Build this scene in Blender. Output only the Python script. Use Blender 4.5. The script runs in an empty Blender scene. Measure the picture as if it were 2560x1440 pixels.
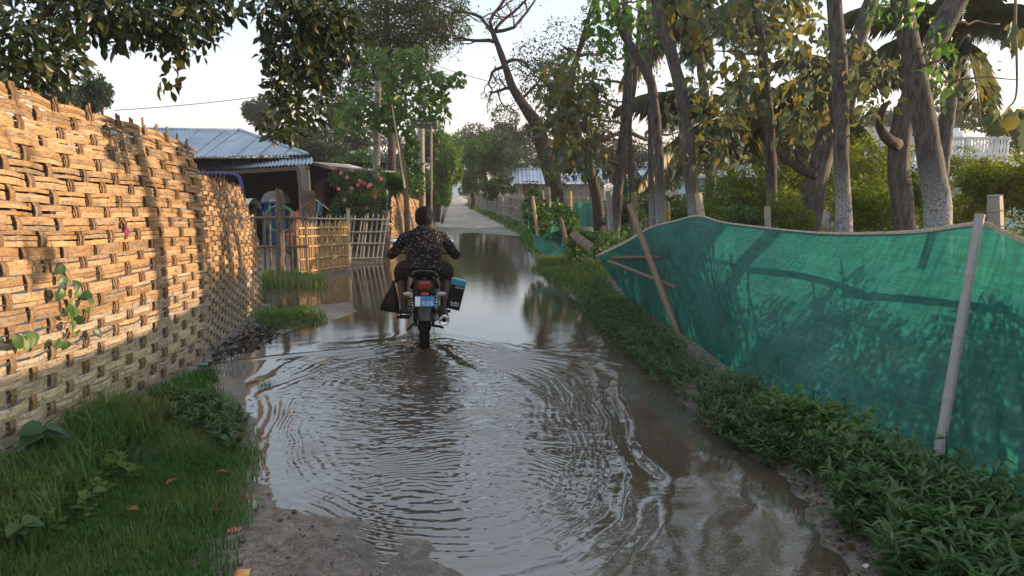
import bpy, math, random
import numpy as np
from mathutils import Vector, Matrix

random.seed(11)
RNG = np.random.default_rng(11)
R = math.radians
SC = bpy.context.scene
COL = SC.collection

# ------------------------------------------------------------------ camera
PITCH = math.atan(260 / 1750.0)
EYE = 1.75
camd = bpy.data.cameras.new('camera')
camd.sensor_width = 36.0
camd.lens = 36.0 * 1750 / 2560
camd.clip_start = 0.05
camd.clip_end = 2000
cam = bpy.data.objects.new('camera', camd)
cam.location = (0, 0, EYE)
cam.rotation_euler = (math.pi / 2 - PITCH, 0, 0)
COL.objects.link(cam)
SC.camera = cam

# ------------------------------------------------------------------ sky and sun
SUN_AZ = R(79)        # clockwise from +Y (the way the lane runs)
SUN_EL = R(7.5)
world = bpy.data.worlds.new('World')
SC.world = world
world.use_nodes = True
nt = world.node_tree
sky = nt.nodes.new('ShaderNodeTexSky')
sky.sky_type = 'NISHITA'
sky.sun_disc = False
sky.sun_elevation = SUN_EL
sky.sun_rotation = SUN_AZ
sky.altitude = 50
sky.air_density = 1.0
sky.dust_density = 2.2
sky.ozone_density = 1.5
bg = nt.nodes['Background']
bg.inputs['Strength'].default_value = 0.15
# thin evening haze veils the blue: pale overhead (raised there to add fill light), rosy towards the horizon, the same all the way round
tcw = nt.nodes.new('ShaderNodeTexCoord')
sep = nt.nodes.new('ShaderNodeSeparateXYZ')
nt.links.new(tcw.outputs['Generated'], sep.inputs[0])
vr = nt.nodes.new('ShaderNodeValToRGB')
for el, (p_, c_) in zip([vr.color_ramp.elements[0], vr.color_ramp.elements[1], vr.color_ramp.elements.new(0.30)],
                        [(0.0, (1.0, 0.80, 0.78, 1)), (0.70, (0.60, 0.78, 1.0, 1)), (0.26, (0.74, 0.87, 1.0, 1))]):
    el.position = p_
    el.color = c_
nt.links.new(sep.outputs['Z'], vr.inputs[0])
vm = nt.nodes.new('ShaderNodeMix')
vm.data_type = 'RGBA'
vm.blend_type = 'MULTIPLY'
vm.inputs[0].default_value = 1.0
nt.links.new(vr.outputs[0], vm.inputs[6])
vm.inputs[7].default_value = (2.2, 2.2, 2.2, 1)
cn = nt.nodes.new('ShaderNodeTexNoise')
cn.inputs['Scale'].default_value = 3.0
cn.inputs['Detail'].default_value = 6
cmap = nt.nodes.new('ShaderNodeMapping')
cmap.inputs['Scale'].default_value = (1, 1, 5)
nt.links.new(tcw.outputs['Generated'], cmap.inputs['Vector'])
nt.links.new(cmap.outputs[0], cn.inputs['Vector'])
cr = nt.nodes.new('ShaderNodeMapRange')
cr.inputs['To Min'].default_value = 0.55
cr.inputs['To Max'].default_value = 0.78
nt.links.new(cn.outputs['Fac'], cr.inputs['Value'])
sm = nt.nodes.new('ShaderNodeMix')
sm.data_type = 'RGBA'
nt.links.new(cr.outputs[0], sm.inputs[0])
nt.links.new(sky.outputs[0], sm.inputs[6])
nt.links.new(vm.outputs[2], sm.inputs[7])
nt.links.new(sm.outputs[2], bg.inputs['Color'])

sund = bpy.data.lights.new('sun', 'SUN')
sund.energy = 2.9
sund.angle = R(0.6)
sund.color = (1.0, 0.70, 0.44)
sun = bpy.data.objects.new('sun', sund)
sdir = Vector((math.sin(SUN_AZ) * math.cos(SUN_EL), math.cos(SUN_AZ) * math.cos(SUN_EL), math.sin(SUN_EL)))
sun.rotation_euler = sdir.to_track_quat('Z', 'Y').to_euler()
sun.location = (20, 10, 12)
COL.objects.link(sun)

vs = SC.view_settings
vs.view_transform = 'Standard'
vs.look = 'None'
vs.gamma = 1.0
vs.use_curve_mapping = False
vs.exposure = 1.93
SC.cycles.use_denoising = True
SC.cycles.max_bounces = 8
SC.cycles.transparent_max_bounces = 24
SC.cycles.volume_bounces = 0
SC.cycles.sample_clamp_indirect = 6.0

# ------------------------------------------------------------------ helpers
CP, SP = math.cos(PITCH), math.sin(PITCH)

def ray(px, py):
    u = (px - 1280) / 1750.0
    v = (720 - py) / 1750.0
    return Vector((u, CP + v * SP, -SP + v * CP))

def G(px, py, z=0.0):
    "place on the level z that the survey point (px, py) marks"
    d = ray(px, py)
    t = (z - EYE) / d.z
    return Vector((d.x * t, d.y * t, z))

def W(px, py, Y):
    "point at distance Y along the lane that the survey point marks"
    d = ray(px, py)
    t = Y / d.y
    return Vector((d.x * t, Y, EYE + d.z * t))

LOC = {}

def thing(name, label, cat, loc, group=None):
    o = bpy.data.objects.new(name, None)
    o.empty_display_size = 0.1
    COL.objects.link(o)
    o.location = loc
    o['label'] = label
    o['category'] = cat
    if group:
        o['group'] = group
    LOC[o.name] = Vector(loc)
    return o

def tag(o, label, cat, group=None):
    o['label'] = label
    o['category'] = cat
    if group:
        o['group'] = group
    return o

def root_loc(p):
    return LOC.get(p.name, Vector((0, 0, 0))) if p else Vector((0, 0, 0))

def fast_mesh(name, V, F, smooth=False, attrs=None):
    V = np.asarray(V, dtype=np.float32).reshape(-1, 3)
    me = bpy.data.meshes.new(name)
    if isinstance(F, np.ndarray):
        n, k = F.shape
        me.vertices.add(len(V))
        me.vertices.foreach_set('co', V.ravel())
        me.loops.add(n * k)
        me.loops.foreach_set('vertex_index', F.astype(np.int32).ravel())
        me.polygons.add(n)
        me.polygons.foreach_set('loop_start', np.arange(0, n * k, k, dtype=np.int32))
        me.polygons.foreach_set('loop_total', np.full(n, k, dtype=np.int32))
    else:
        me.from_pydata([tuple(map(float, v)) for v in V], [], F)
    if smooth:
        me.polygons.foreach_set('use_smooth', np.ones(len(me.polygons), dtype=bool))
    if attrs:
        for k_, a in attrs.items():
            at = me.attributes.new(k_, 'FLOAT', 'POINT')
            at.data.foreach_set('value', np.asarray(a, dtype=np.float32))
    me.update(calc_edges=True)
    me.validate()
    return me

def link(name, me, mat=None, parent=None, kind=None):
    o = bpy.data.objects.new(name, me)
    COL.objects.link(o)
    if mat is not None:
        if len(me.materials) == 0:
            me.materials.append(mat)
        elif me.materials[0] is not mat:
            o.material_slots[0].link = 'OBJECT'
            o.material_slots[0].material = mat
    if parent:
        o.parent = parent
        LOC[o.name] = root_loc(parent)
    if kind:
        o['kind'] = kind
    return o

def inst(name, me, M, mat, parent):
    "an object of shared mesh data, placed by a world matrix under its thing"
    o = link(name, me, mat, parent)
    o.matrix_basis = Matrix.Translation(-root_loc(parent)) @ M
    return o

class MB:
    "collects geometry in world coordinates, then links it as one mesh"
    def __init__(s):
        s.v, s.f, s.a = [], [], []

    def add(s, V, F):
        b = len(s.v)
        s.v.extend([tuple(p) for p in V])
        s.f.extend([tuple(i + b for i in f) for f in F])
        return s

    def box(s, c, size, rot=None, bevel=0.0):
        x, y, z = size[0] / 2, size[1] / 2, size[2] / 2
        P = [Vector((a * x, b * y, d * z)) for d in (-1, 1) for a, b in ((-1, -1), (1, -1), (1, 1), (-1, 1))]
        if rot is not None:
            P = [rot @ p for p in P]
        c = Vector(c)
        return s.add([p + c for p in P], [(3, 2, 1, 0), (4, 5, 6, 7), (0, 1, 5, 4), (1, 2, 6, 5), (2, 3, 7, 6), (3, 0, 4, 7)])

    def beam(s, p0, p1, w, h, up=(0, 0, 1)):
        p0, p1 = Vector(p0), Vector(p1)
        d = (p1 - p0)
        L = d.length
        d.normalize()
        u = Vector(up)
        a = d.cross(u)
        if a.length < 1e-4:
            a = d.cross(Vector((0, 1, 0)))
        a.normalize()
        b = a.cross(d)
        rot = Matrix((a, d, b)).transposed()
        return s.box((p0 + p1) / 2, (w, L, h), rot)

    def tube(s, pts, rad, n=8, cap=True, wob=0.0, seed=0, flat=1.0):
        pts = [Vector(p) for p in pts]
        if not hasattr(rad, '__len__'):
            rad = [rad] * len(pts)
        rg = random.Random(seed)
        b = len(s.v)
        ref = Vector((0, 0, 1))
        t0 = (pts[1] - pts[0]).normalized()
        if abs(t0.dot(ref)) > 0.9:
            ref = Vector((1, 0, 0))
        a = t0.cross(ref).normalized()
        for i, p in enumerate(pts):
            t = (pts[min(i + 1, len(pts) - 1)] - pts[max(i - 1, 0)])
            if t.length < 1e-6:
                t = t0
            t = t.normalized()
            a = (a - t * a.dot(t))
            a.normalize()
            c = t.cross(a)
            for k in range(n):
                q = 2 * math.pi * k / n
                r = rad[i] * (1 + wob * (rg.random() - 0.5))
                s.v.append(tuple(p + a * (r * math.cos(q)) + c * (r * flat * math.sin(q))))
        for i in range(len(pts) - 1):
            for k in range(n):
                k2 = (k + 1) % n
                s.f.append((b + i * n + k, b + i * n + k2, b + (i + 1) * n + k2, b + (i + 1) * n + k))
        if cap:
            s.f.append(tuple(b + k for k in range(n))[::-1])
            s.f.append(tuple(b + (len(pts) - 1) * n + k for k in range(n)))
        return s

    def lathe(s, prof, n, c, axis='Z', rot=None):
        b = len(s.v)
        c = Vector(c)
        for r, h in prof:
            for k in range(n):
                q = 2 * math.pi * k / n
                if axis == 'Z':
                    p = Vector((r * math.cos(q), r * math.sin(q), h))
                elif axis == 'X':
                    p = Vector((h, r * math.cos(q), r * math.sin(q)))
                else:
                    p = Vector((r * math.cos(q), h, r * math.sin(q)))
                if rot is not None:
                    p = rot @ p
                s.v.append(tuple(p + c))
        for i in range(len(prof) - 1):
            for k in range(n):
                k2 = (k + 1) % n
                s.f.append((b + i * n + k, b + i * n + k2, b + (i + 1) * n + k2, b + (i + 1) * n + k))
        return s

    def grid(s, rows):
        "rows of points joined into a sheet"
        b = len(s.v)
        m = len(rows[0])
        for r in rows:
            s.v.extend([tuple(p) for p in r])
        for i in range(len(rows) - 1):
            for j in range(m - 1):
                s.f.append((b + i * m + j, b + i * m + j + 1, b + (i + 1) * m + j + 1, b + (i + 1) * m + j))
        return s

    def prism(s, poly, off):
        "a flat outline (3-D points) given thickness by the vector off"
        b = len(s.v)
        off = Vector(off)
        n = len(poly)
        s.v.extend([tuple(p) for p in poly])
        s.v.extend([tuple(Vector(p) + off) for p in poly])
        s.f.append(tuple(b + i for i in range(n))[::-1])
        s.f.append(tuple(b + n + i for i in range(n)))
        for i in range(n):
            j = (i + 1) % n
            s.f.append((b + i, b + j, b + n + j, b + n + i))
        return s

    def build(s, name, mat, parent=None, smooth=False, kind=None, attrs=None):
        L = root_loc(parent)
        V = np.array(s.v, dtype=np.float32).reshape(-1, 3) - np.array(L, dtype=np.float32)
        me = fast_mesh(name, V, s.f, smooth, attrs)
        return link(name, me, mat, parent, kind)

def spline(pts, n):
    "Catmull-Rom through points"
    pts = [Vector(p) for p in pts]
    P = [pts[0] * 2 - pts[1]] + pts + [pts[-1] * 2 - pts[-2]]
    out = []
    m = len(pts) - 1
    for i in range(n):
        t = i / (n - 1) * m
        k = min(int(t), m - 1)
        f = t - k
        a, b, c, d = P[k], P[k + 1], P[k + 2], P[k + 3]
        out.append(0.5 * ((2 * b) + (c - a) * f + (2 * a - 5 * b + 4 * c - d) * f * f + (3 * b - a - 3 * c + d) * f ** 3))
    return out

def lerp(a, b, t):
    return a + (b - a) * t

# value noise on arrays
def _hash(ix, iy, s):
    n = (ix * 374761393 + iy * 668265263 + s * 1442695041) & 0xffffffff
    n = ((n ^ (n >> 13)) * 1274126177) & 0xffffffff
    return ((n ^ (n >> 16)) & 0xffff) / 65535.0

def vnoise(x, y, s=0):
    x = np.asarray(x, dtype=np.float64)
    y = np.asarray(y, dtype=np.float64)
    ix = np.floor(x).astype(np.int64)
    iy = np.floor(y).astype(np.int64)
    fx, fy = x - ix, y - iy
    fx = fx * fx * (3 - 2 * fx)
    fy = fy * fy * (3 - 2 * fy)
    a = _hash(ix, iy, s); b = _hash(ix + 1, iy, s)
    c = _hash(ix, iy + 1, s); d = _hash(ix + 1, iy + 1, s)
    return (a + (b - a) * fx) * (1 - fy) + (c + (d - c) * fx) * fy - 0.5

def fbm(x, y, s=0, o=4):
    r = 0; a = 1.0
    for k in range(o):
        r = r + a * vnoise(np.asarray(x) * 2 ** k + 17.3 * k, np.asarray(y) * 2 ** k - 9.1 * k, s + k)
        a *= 0.5
    return r

# ------------------------------------------------------------------ materials
def nmat(name):
    m = bpy.data.materials.new(name)
    m.use_nodes = True
    t = m.node_tree
    return m, t, t.nodes['Principled BSDF']

def ramp(t, fac, stops):
    r = t.nodes.new('ShaderNodeValToRGB')
    e = r.color_ramp.elements
    while len(e) < len(stops):
        e.new(0.5)
    for el, (p, c) in zip(e, stops):
        el.position = p
        el.color = (*c, 1) if len(c) == 3 else c
    t.links.new(fac, r.inputs[0])
    return r.outputs[0]

def math_node(t, op, a, b=None, clamp=False):
    n = t.nodes.new('ShaderNodeMath')
    n.operation = op
    n.use_clamp = clamp
    for i, x in enumerate((a, b)):
        if x is None:
            continue
        if isinstance(x, (int, float)):
            n.inputs[i].default_value = x
        else:
            t.links.new(x, n.inputs[i])
    return n.outputs[0]

def noise_node(t, scale, stretch=(1, 1, 1), detail=4, rough=0.55, coord='Object', rnd=False):
    tc = t.nodes.new('ShaderNodeTexCoord')
    mp = t.nodes.new('ShaderNodeMapping')
    mp.inputs['Scale'].default_value = stretch
    src = tc.outputs[coord]
    if coord == 'World':
        src = None
    t.links.new(tc.outputs[coord], mp.inputs['Vector'])
    if rnd:
        oi = t.nodes.new('ShaderNodeObjectInfo')
        t.links.new(math_node(t, 'MULTIPLY', oi.outputs['Random'], 37.0), mp.inputs['Location'])
    n = t.nodes.new('ShaderNodeTexNoise')
    n.inputs['Scale'].default_value = scale
    n.inputs['Detail'].default_value = detail
    n.inputs['Roughness'].default_value = rough
    t.links.new(mp.outputs[0], n.inputs['Vector'])
    return n.outputs['Fac']

def bump(t, bs, h, strength, dist=0.01):
    b = t.nodes.new('ShaderNodeBump')
    b.inputs['Strength'].default_value = strength
    b.inputs['Distance'].default_value = dist
    t.links.new(h, b.inputs['Height'])
    t.links.new(b.outputs[0], bs.inputs['Normal'])

def mixc(t, fac, a, b, mode='MIX'):
    n = t.nodes.new('ShaderNodeMix')
    n.data_type = 'RGBA'
    n.blend_type = mode
    for k, x in ((0, fac), (6, a), (7, b)):
        if isinstance(x, (int, float)):
            n.inputs[k].default_value = x
        elif isinstance(x, tuple):
            n.inputs[k].default_value = (*x, 1) if len(x) == 3 else x
        else:
            t.links.new(x, n.inputs[k])
    return n.outputs[2]

def surf(name, c1, c2, scale=6, rough=0.8, stretch=(1, 1, 1), bmp=0.3, dist=0.01, rnd=0.0, metal=0.0, spec=0.3, lo=0.35, hi=0.65, obrnd=True):
    "two-tone noisy surface; rnd varies brightness from object to object"
    m, t, b = nmat(name)
    n = noise_node(t, scale, stretch, 5, 0.6, 'Object', obrnd)
    c = ramp(t, n, [(lo, c1), (hi, c2)])
    if rnd:
        oi = t.nodes.new('ShaderNodeObjectInfo')
        v = math_node(t, 'ADD', math_node(t, 'MULTIPLY', oi.outputs['Random'], 2 * rnd), 1 - rnd)
        hs = t.nodes.new('ShaderNodeHueSaturation')
        t.links.new(v, hs.inputs['Value'])
        t.links.new(c, hs.inputs['Color'])
        c = hs.outputs[0]
    t.links.new(c, b.inputs['Base Color'])
    b.inputs['Roughness'].default_value = rough
    b.inputs['Metallic'].default_value = metal
    b.inputs['Specular IOR Level'].default_value = spec
    if bmp:
        bump(t, b, n, bmp, dist)
    return m

def plain(name, c, rough=0.5, metal=0.0, spec=0.5):
    return surf(name, tuple(x * 0.85 for x in c), c, 9, rough, bmp=0.05, metal=metal, spec=spec)

def leafmat(name, stops, rough=0.5, trans=0.3, spec=0.35):
    "leaf colour by per-leaf tint; some light passes through the blade"
    m, t, b = nmat(name)
    at = t.nodes.new('ShaderNodeAttribute')
    at.attribute_name = 'tint'
    oi = t.nodes.new('ShaderNodeObjectInfo')
    atp = t.nodes.new('ShaderNodeAttribute')
    atp.attribute_name = 'single'
    f = math_node(t, 'ADD', at.outputs['Fac'], math_node(t, 'MULTIPLY', oi.outputs['Random'], atp.outputs['Fac']))
    k = len(stops)
    c = ramp(t, f, [(i / (k - 1) if k > 1 else 0, s) for i, s in enumerate(stops)])
    t.links.new(c, b.inputs['Base Color'])
    b.inputs['Roughness'].default_value = rough
    b.inputs['Specular IOR Level'].default_value = spec
    tr = t.nodes.new('ShaderNodeBsdfTranslucent')
    hs = t.nodes.new('ShaderNodeHueSaturation')
    hs.inputs['Saturation'].default_value = 1.15
    hs.inputs['Value'].default_value = 1.5
    t.links.new(c, hs.inputs['Color'])
    t.links.new(hs.outputs[0], tr.inputs['Color'])
    mx = t.nodes.new('ShaderNodeMixShader')
    mx.inputs[0].default_value = trans
    t.links.new(b.outputs[0], mx.inputs[1])
    t.links.new(tr.outputs[0], mx.inputs[2])
    t.links.new(mx.outputs[0], t.nodes['Material Output'].inputs['Surface'])
    return m

def bamboomat(name, fresh, dull, grey, node=True, rnd=0.14, stretch=(6, 1, 6), scale=9):
    m, t, b = nmat(name)
    oi = t.nodes.new('ShaderNodeObjectInfo')
    n = noise_node(t, scale, stretch, 5, 0.65, 'Object', True)
    n2 = noise_node(t, 1.7, (1, 1, 1), 3, 0.5, 'Object', True)
    base = mixc(t, oi.outputs['Random'], fresh, dull)
    w = ramp(t, n2, [(0.45, (0, 0, 0)), (0.68, (1, 1, 1))])
    base = mixc(t, w, base, grey)
    dark = ramp(t, n, [(0.3, (0.45, 0.4, 0.36)), (0.55, (1, 1, 1))])
    c = mixc(t, 0.85, base, dark, 'MULTIPLY')
    n3 = noise_node(t, 75, (1, 0.5, 1), 2, 0.6, 'Object', True)
    c = mixc(t, 0.6, c, ramp(t, n3, [(0.36, (0.45, 0.38, 0.32)), (0.5, (1, 1, 1))]), 'MULTIPLY')
    if node:
        at = t.nodes.new('ShaderNodeAttribute')
        at.attribute_name = 'along'
        ph = math_node(t, 'ADD', math_node(t, 'MULTIPLY', at.outputs['Fac'], 2.9), math_node(t, 'MULTIPLY', oi.outputs['Random'], 9.0))
        fr = math_node(t, 'FRACT', ph)
        k = math_node(t, 'LESS_THAN', fr, 0.035)
        c = mixc(t, math_node(t, 'MULTIPLY', k, 0.6), c, tuple(x * 0.3 for x in dull))
    hs = t.nodes.new('ShaderNodeHueSaturation')
    hs.inputs['Saturation'].default_value = 1.05
    r2 = math_node(t, 'FRACT', math_node(t, 'MULTIPLY', oi.outputs['Random'], 7.7))
    t.links.new(math_node(t, 'ADD', math_node(t, 'MULTIPLY', r2, 2 * rnd), 1 - rnd), hs.inputs['Value'])
    t.links.new(c, hs.inputs['Color'])
    t.links.new(hs.outputs[0], b.inputs['Base Color'])
    b.inputs['Roughness'].default_value = 0.62
    b.inputs['Specular IOR Level'].default_value = 0.25
    bump(t, b, n, 0.5, 0.004)
    return m

M = {}
M['weave'] = bamboomat('split_bamboo', (0.375, 0.235, 0.122), (0.29, 0.188, 0.105), (0.25, 0.205, 0.15), rnd=0.32)
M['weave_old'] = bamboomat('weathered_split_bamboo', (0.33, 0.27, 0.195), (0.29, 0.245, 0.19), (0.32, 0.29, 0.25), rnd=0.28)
M['weave_dark'] = bamboomat('bamboo_upright', (0.20, 0.125, 0.065), (0.16, 0.105, 0.06), (0.18, 0.14, 0.10), rnd=0.25, stretch=(6, 6, 1))
M['bamboo'] = bamboomat('bamboo_pole', (0.46, 0.36, 0.20), (0.38, 0.31, 0.20), (0.36, 0.33, 0.28), node=False, stretch=(4, 4, 1))
M['bamboo_grey'] = bamboomat('grey_bamboo', (0.32, 0.29, 0.24), (0.27, 0.25, 0.21), (0.30, 0.29, 0.27), node=False, stretch=(4, 4, 1))
M['bamboo_brown'] = bamboomat('brown_bamboo', (0.20, 0.13, 0.08), (0.16, 0.11, 0.08), (0.19, 0.15, 0.12), node=False, stretch=(4, 4, 1))
M['bamboo_gold'] = bamboomat('golden_bamboo', (0.52, 0.33, 0.13), (0.45, 0.30, 0.14), (0.40, 0.31, 0.2), node=False, stretch=(4, 4, 1))
M['bamboo_green'] = bamboomat('green_bamboo', (0.22, 0.24, 0.07), (0.18, 0.19, 0.07), (0.25, 0.22, 0.10), node=False, stretch=(4, 4, 1))
M['wood'] = surf('weathered_wood', (0.07, 0.05, 0.04), (0.17, 0.125, 0.09), 7, 0.85, (5, 5, 0.8), 0.8, 0.02, rnd=0.15)
M['bark'] = surf('bark', (0.042, 0.037, 0.033), (0.12, 0.107, 0.096), 9, 0.9, (2, 2, 0.7), 0.9, 0.03)
M['bark_dark'] = surf('dark_bark', (0.03, 0.022, 0.018), (0.085, 0.062, 0.05), 9, 0.9, (2, 2, 0.7), 0.9, 0.03)
M['bark_brown'] = surf('twig_bark', (0.10, 0.07, 0.045), (0.20, 0.14, 0.09), 12, 0.85, (2, 2, 1), 0.5, 0.01)
M['concrete'] = surf('pole_concrete', (0.17, 0.155, 0.14), (0.27, 0.25, 0.23), 12, 0.9, bmp=0.2)
M['plaster'] = surf('aged_plaster', (0.42, 0.41, 0.39), (0.62, 0.61, 0.58), 2.2, 0.9, bmp=0.1)
M['white'] = plain('white_paint', (0.72, 0.72, 0.70), 0.5)
M['dark'] = surf('shade_black', (0.002, 0.002, 0.0025), (0.006, 0.0055, 0.0055), 5, 0.95, bmp=0.2, spec=0.05)  # near-black colour carries the shade of the unlit shed interior
M['rubber'] = surf('tyre_rubber', (0.004, 0.004, 0.0045), (0.010, 0.0095, 0.009), 20, 0.8, bmp=0.2, spec=0.15)
M['blackp'] = plain('black_plastic', (0.006, 0.006, 0.007), 0.45, spec=0.25)
M['blackgloss'] = plain('black_lacquer', (0.004, 0.0045, 0.008), 0.18, spec=0.35)
M['steel'] = plain('brushed_steel', (0.5, 0.5, 0.5), 0.3, 1.0)
M['chrome'] = plain('chrome', (0.72, 0.71, 0.70), 0.14, 1.0)
M['blue'] = plain('blue_paint', (0.03, 0.09, 0.26), 0.45)
M['navy'] = plain('navy_paint', (0.03, 0.03, 0.16), 0.4)
M['orange'] = surf('orange_red_paint', (0.42, 0.09, 0.05), (0.60, 0.16, 0.09), 8, 0.6, bmp=0.15)
M['hose'] = plain('green_hose', (0.015, 0.13, 0.08), 0.4)
M['denim'] = surf('denim', (0.08, 0.14, 0.2), (0.14, 0.22, 0.3), 14, 0.9)
M['rope'] = surf('rope', (0.3, 0.25, 0.17), (0.45, 0.38, 0.28), 30, 0.95)

# ================================================================== ground, water, lane
PUD_PX = [(1330, 1560), (1150, 1410), (1040, 1325), (900, 1302), (750, 1290), (690, 1250), (655, 1170), (632, 1090), (622, 1010), (600, 945),
          (535, 940), (520, 915), (570, 885), (640, 870), (690, 838), (760, 818), (830, 802), (890, 778), (870, 757), (800, 762), (720, 768),
          (655, 758), (645, 735), (652, 722), (700, 716), (800, 706), (880, 690), (900, 668), (965, 655), (985, 640), (1000, 610), (1080, 590), (1180, 581),
          (1300, 590), (1318, 620), (1330, 668), (1390, 708), (1430, 742), (1480, 800), (1560, 850), (1650, 935), (1700, 1000), (1800, 1075),
          (1880, 1150), (1950, 1210), (1990, 1300), (2010, 1400), (2080, 1560)]
PUD = np.array([[*G(a, b)[:2]] for a, b in PUD_PX])

def poly_sd(x, y, poly):
    "signed distance to the pond outline, negative inside"
    x = np.asarray(x, dtype=np.float64); y = np.asarray(y, dtype=np.float64)
    d = np.full(x.shape, 1e9)
    ins = np.zeros(x.shape, dtype=bool)
    n = len(poly)
    for i in range(n):
        ax, ay = poly[i]; bx, by = poly[(i + 1) % n]
        ex, ey = bx - ax, by - ay
        t = np.clip(((x - ax) * ex + (y - ay) * ey) / (ex * ex + ey * ey), 0, 1)
        d = np.minimum(d, (x - ax - t * ex) ** 2 + (y - ay - t * ey) ** 2)
        c = ((ay > y) != (by > y)) & (x < ex * (y - ay) / (ey if abs(ey) > 1e-9 else 1e-9) + ax)
        ins ^= c
    d = np.sqrt(d)
    return np.where(ins, -d, d)

def sstep(a, b, x):
    t = np.clip((x - a) / (b - a), 0, 1)
    return t * t * (3 - 2 * t)

def height(x, y):
    x = np.asarray(x, dtype=np.float64); y = np.asarray(y, dtype=np.float64)
    sd = poly_sd(x, y, PUD)
    h = np.where(sd < 0, -0.13 * (1 - np.exp(sd / 0.45)), 0.075 * (1 - np.exp(-sd / 0.7)))
    near = sstep(30, 16, y)
    h = h + near * (0.022 * fbm(x * 1.3, y * 1.3, 3, 4) + 0.010 * fbm(x * 7, y * 7, 8, 3))
    h = h + 0.016 * sstep(4.6, 3.8, y) * fbm(x * 3.5, y * 5.5, 13, 3) - 0.008 * sstep(4.6, 3.8, y)
    # grass bank on the left, weed bank on the right
    h = h + 0.06 * sstep(-1.7, -2.4, x) * sstep(8.0, 6.0, y) * sstep(0.0, 0.25, sd)
    h = h + 0.07 * sstep(1.4, 2.2, x) * sstep(0.0, 0.35, sd) * sstep(14, 10, y)
    # flattened wheel track in the wet sand by the shore
    tr = np.exp(-((x + 0.62 + 0.05 * (y - 3)) / 0.14) ** 2) + np.exp(-((x + 0.05 + 0.08 * (y - 3)) / 0.16) ** 2)
    h = h - 0.018 * tr * sstep(4.2, 3.4, y)
    return h

def hz(x, y):
    return float(height(np.array([x]), np.array([y]))[0])

def axis(parts):
    out = []
    for a, b, st in parts:
        out.append(np.arange(a, b, st))
    return np.concatenate(out + [np.array([parts[-1][1]])])

gx = axis([(-260, -60, 20), (-60, -14, 2), (-14, -4.4, 0.3), (-4.4, 4.0, 0.035), (4.0, 14, 0.3), (14, 60, 2), (60, 260, 20)])
gy = axis([(-12, 1.5, 0.7), (1.5, 9, 0.03), (9, 16, 0.06), (16, 30, 0.15), (30, 60, 1.5), (60, 420, 18)])
GX, GY = np.meshgrid(gx, gy)
GZ = height(GX, GY)
nx, ny = len(gx), len(gy)
V = np.stack([GX, GY, GZ], -1).reshape(-1, 3)
ii = (np.arange(ny - 1)[:, None] * nx + np.arange(nx - 1)[None, :]).reshape(-1)
F = np.stack([ii, ii + 1, ii + 1 + nx, ii + nx], -1)

def ground_mat():
    m, t, b = nmat('muddy_soil')
    geo = t.nodes.new('ShaderNodeNewGeometry')
    sx = t.nodes.new('ShaderNodeSeparateXYZ')
    t.links.new(geo.outputs['Position'], sx.inputs[0])
    n1 = noise_node(t, 1.1, detail=6, rough=0.6)
    n2 = noise_node(t, 14, detail=6, rough=0.7)
    n3 = noise_node(t, 70, detail=3, rough=0.6)
    c = ramp(t, n1, [(0.35, (0.115, 0.098, 0.083)), (0.65, (0.215, 0.187, 0.16))])
    c = mixc(t, ramp(t, n2, [(0.42, (1, 1, 1)), (0.6, (0, 0, 0))]), c, (0.085, 0.072, 0.061))
    c = mixc(t, 0.7, c, ramp(t, n3, [(0.35, (0.5, 0.48, 0.46)), (0.6, (1.15, 1.15, 1.15))]), 'MULTIPLY')
    # growth away from the lane
    far = math_node(t, 'GREATER_THAN', sx.outputs['Y'], 26.0)
    g = mixc(t, n1, (0.06, 0.07, 0.025), (0.12, 0.10, 0.05))
    c = mixc(t, far, c, g)
    t.links.new(c, b.inputs['Base Color'])
    wet = ramp(t, math_node(t, 'ADD', sx.outputs['Z'], math_node(t, 'MULTIPLY', math_node(t, 'SUBTRACT', n2, 0.5), 0.05)), [(0.0, (0.13,) * 3), (0.03, (0.24,) * 3), (0.10, (0.75,) * 3)])
    t.links.new(wet, b.inputs['Roughness'])
    b.inputs['Specular IOR Level'].default_value = 0.5
    hh = math_node(t, 'ADD', math_node(t, 'MULTIPLY', n2, 1.0), math_node(t, 'MULTIPLY', n3, 0.35))
    bump(t, b, hh, 0.75, 0.022)
    return m

ground = link('ground', fast_mesh('ground', V, F, True), ground_mat(), kind='structure')

# --- water with the wake the motorcycle has left
WH = G(1058, 868)                                  # where the rear wheel meets the water

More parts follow.
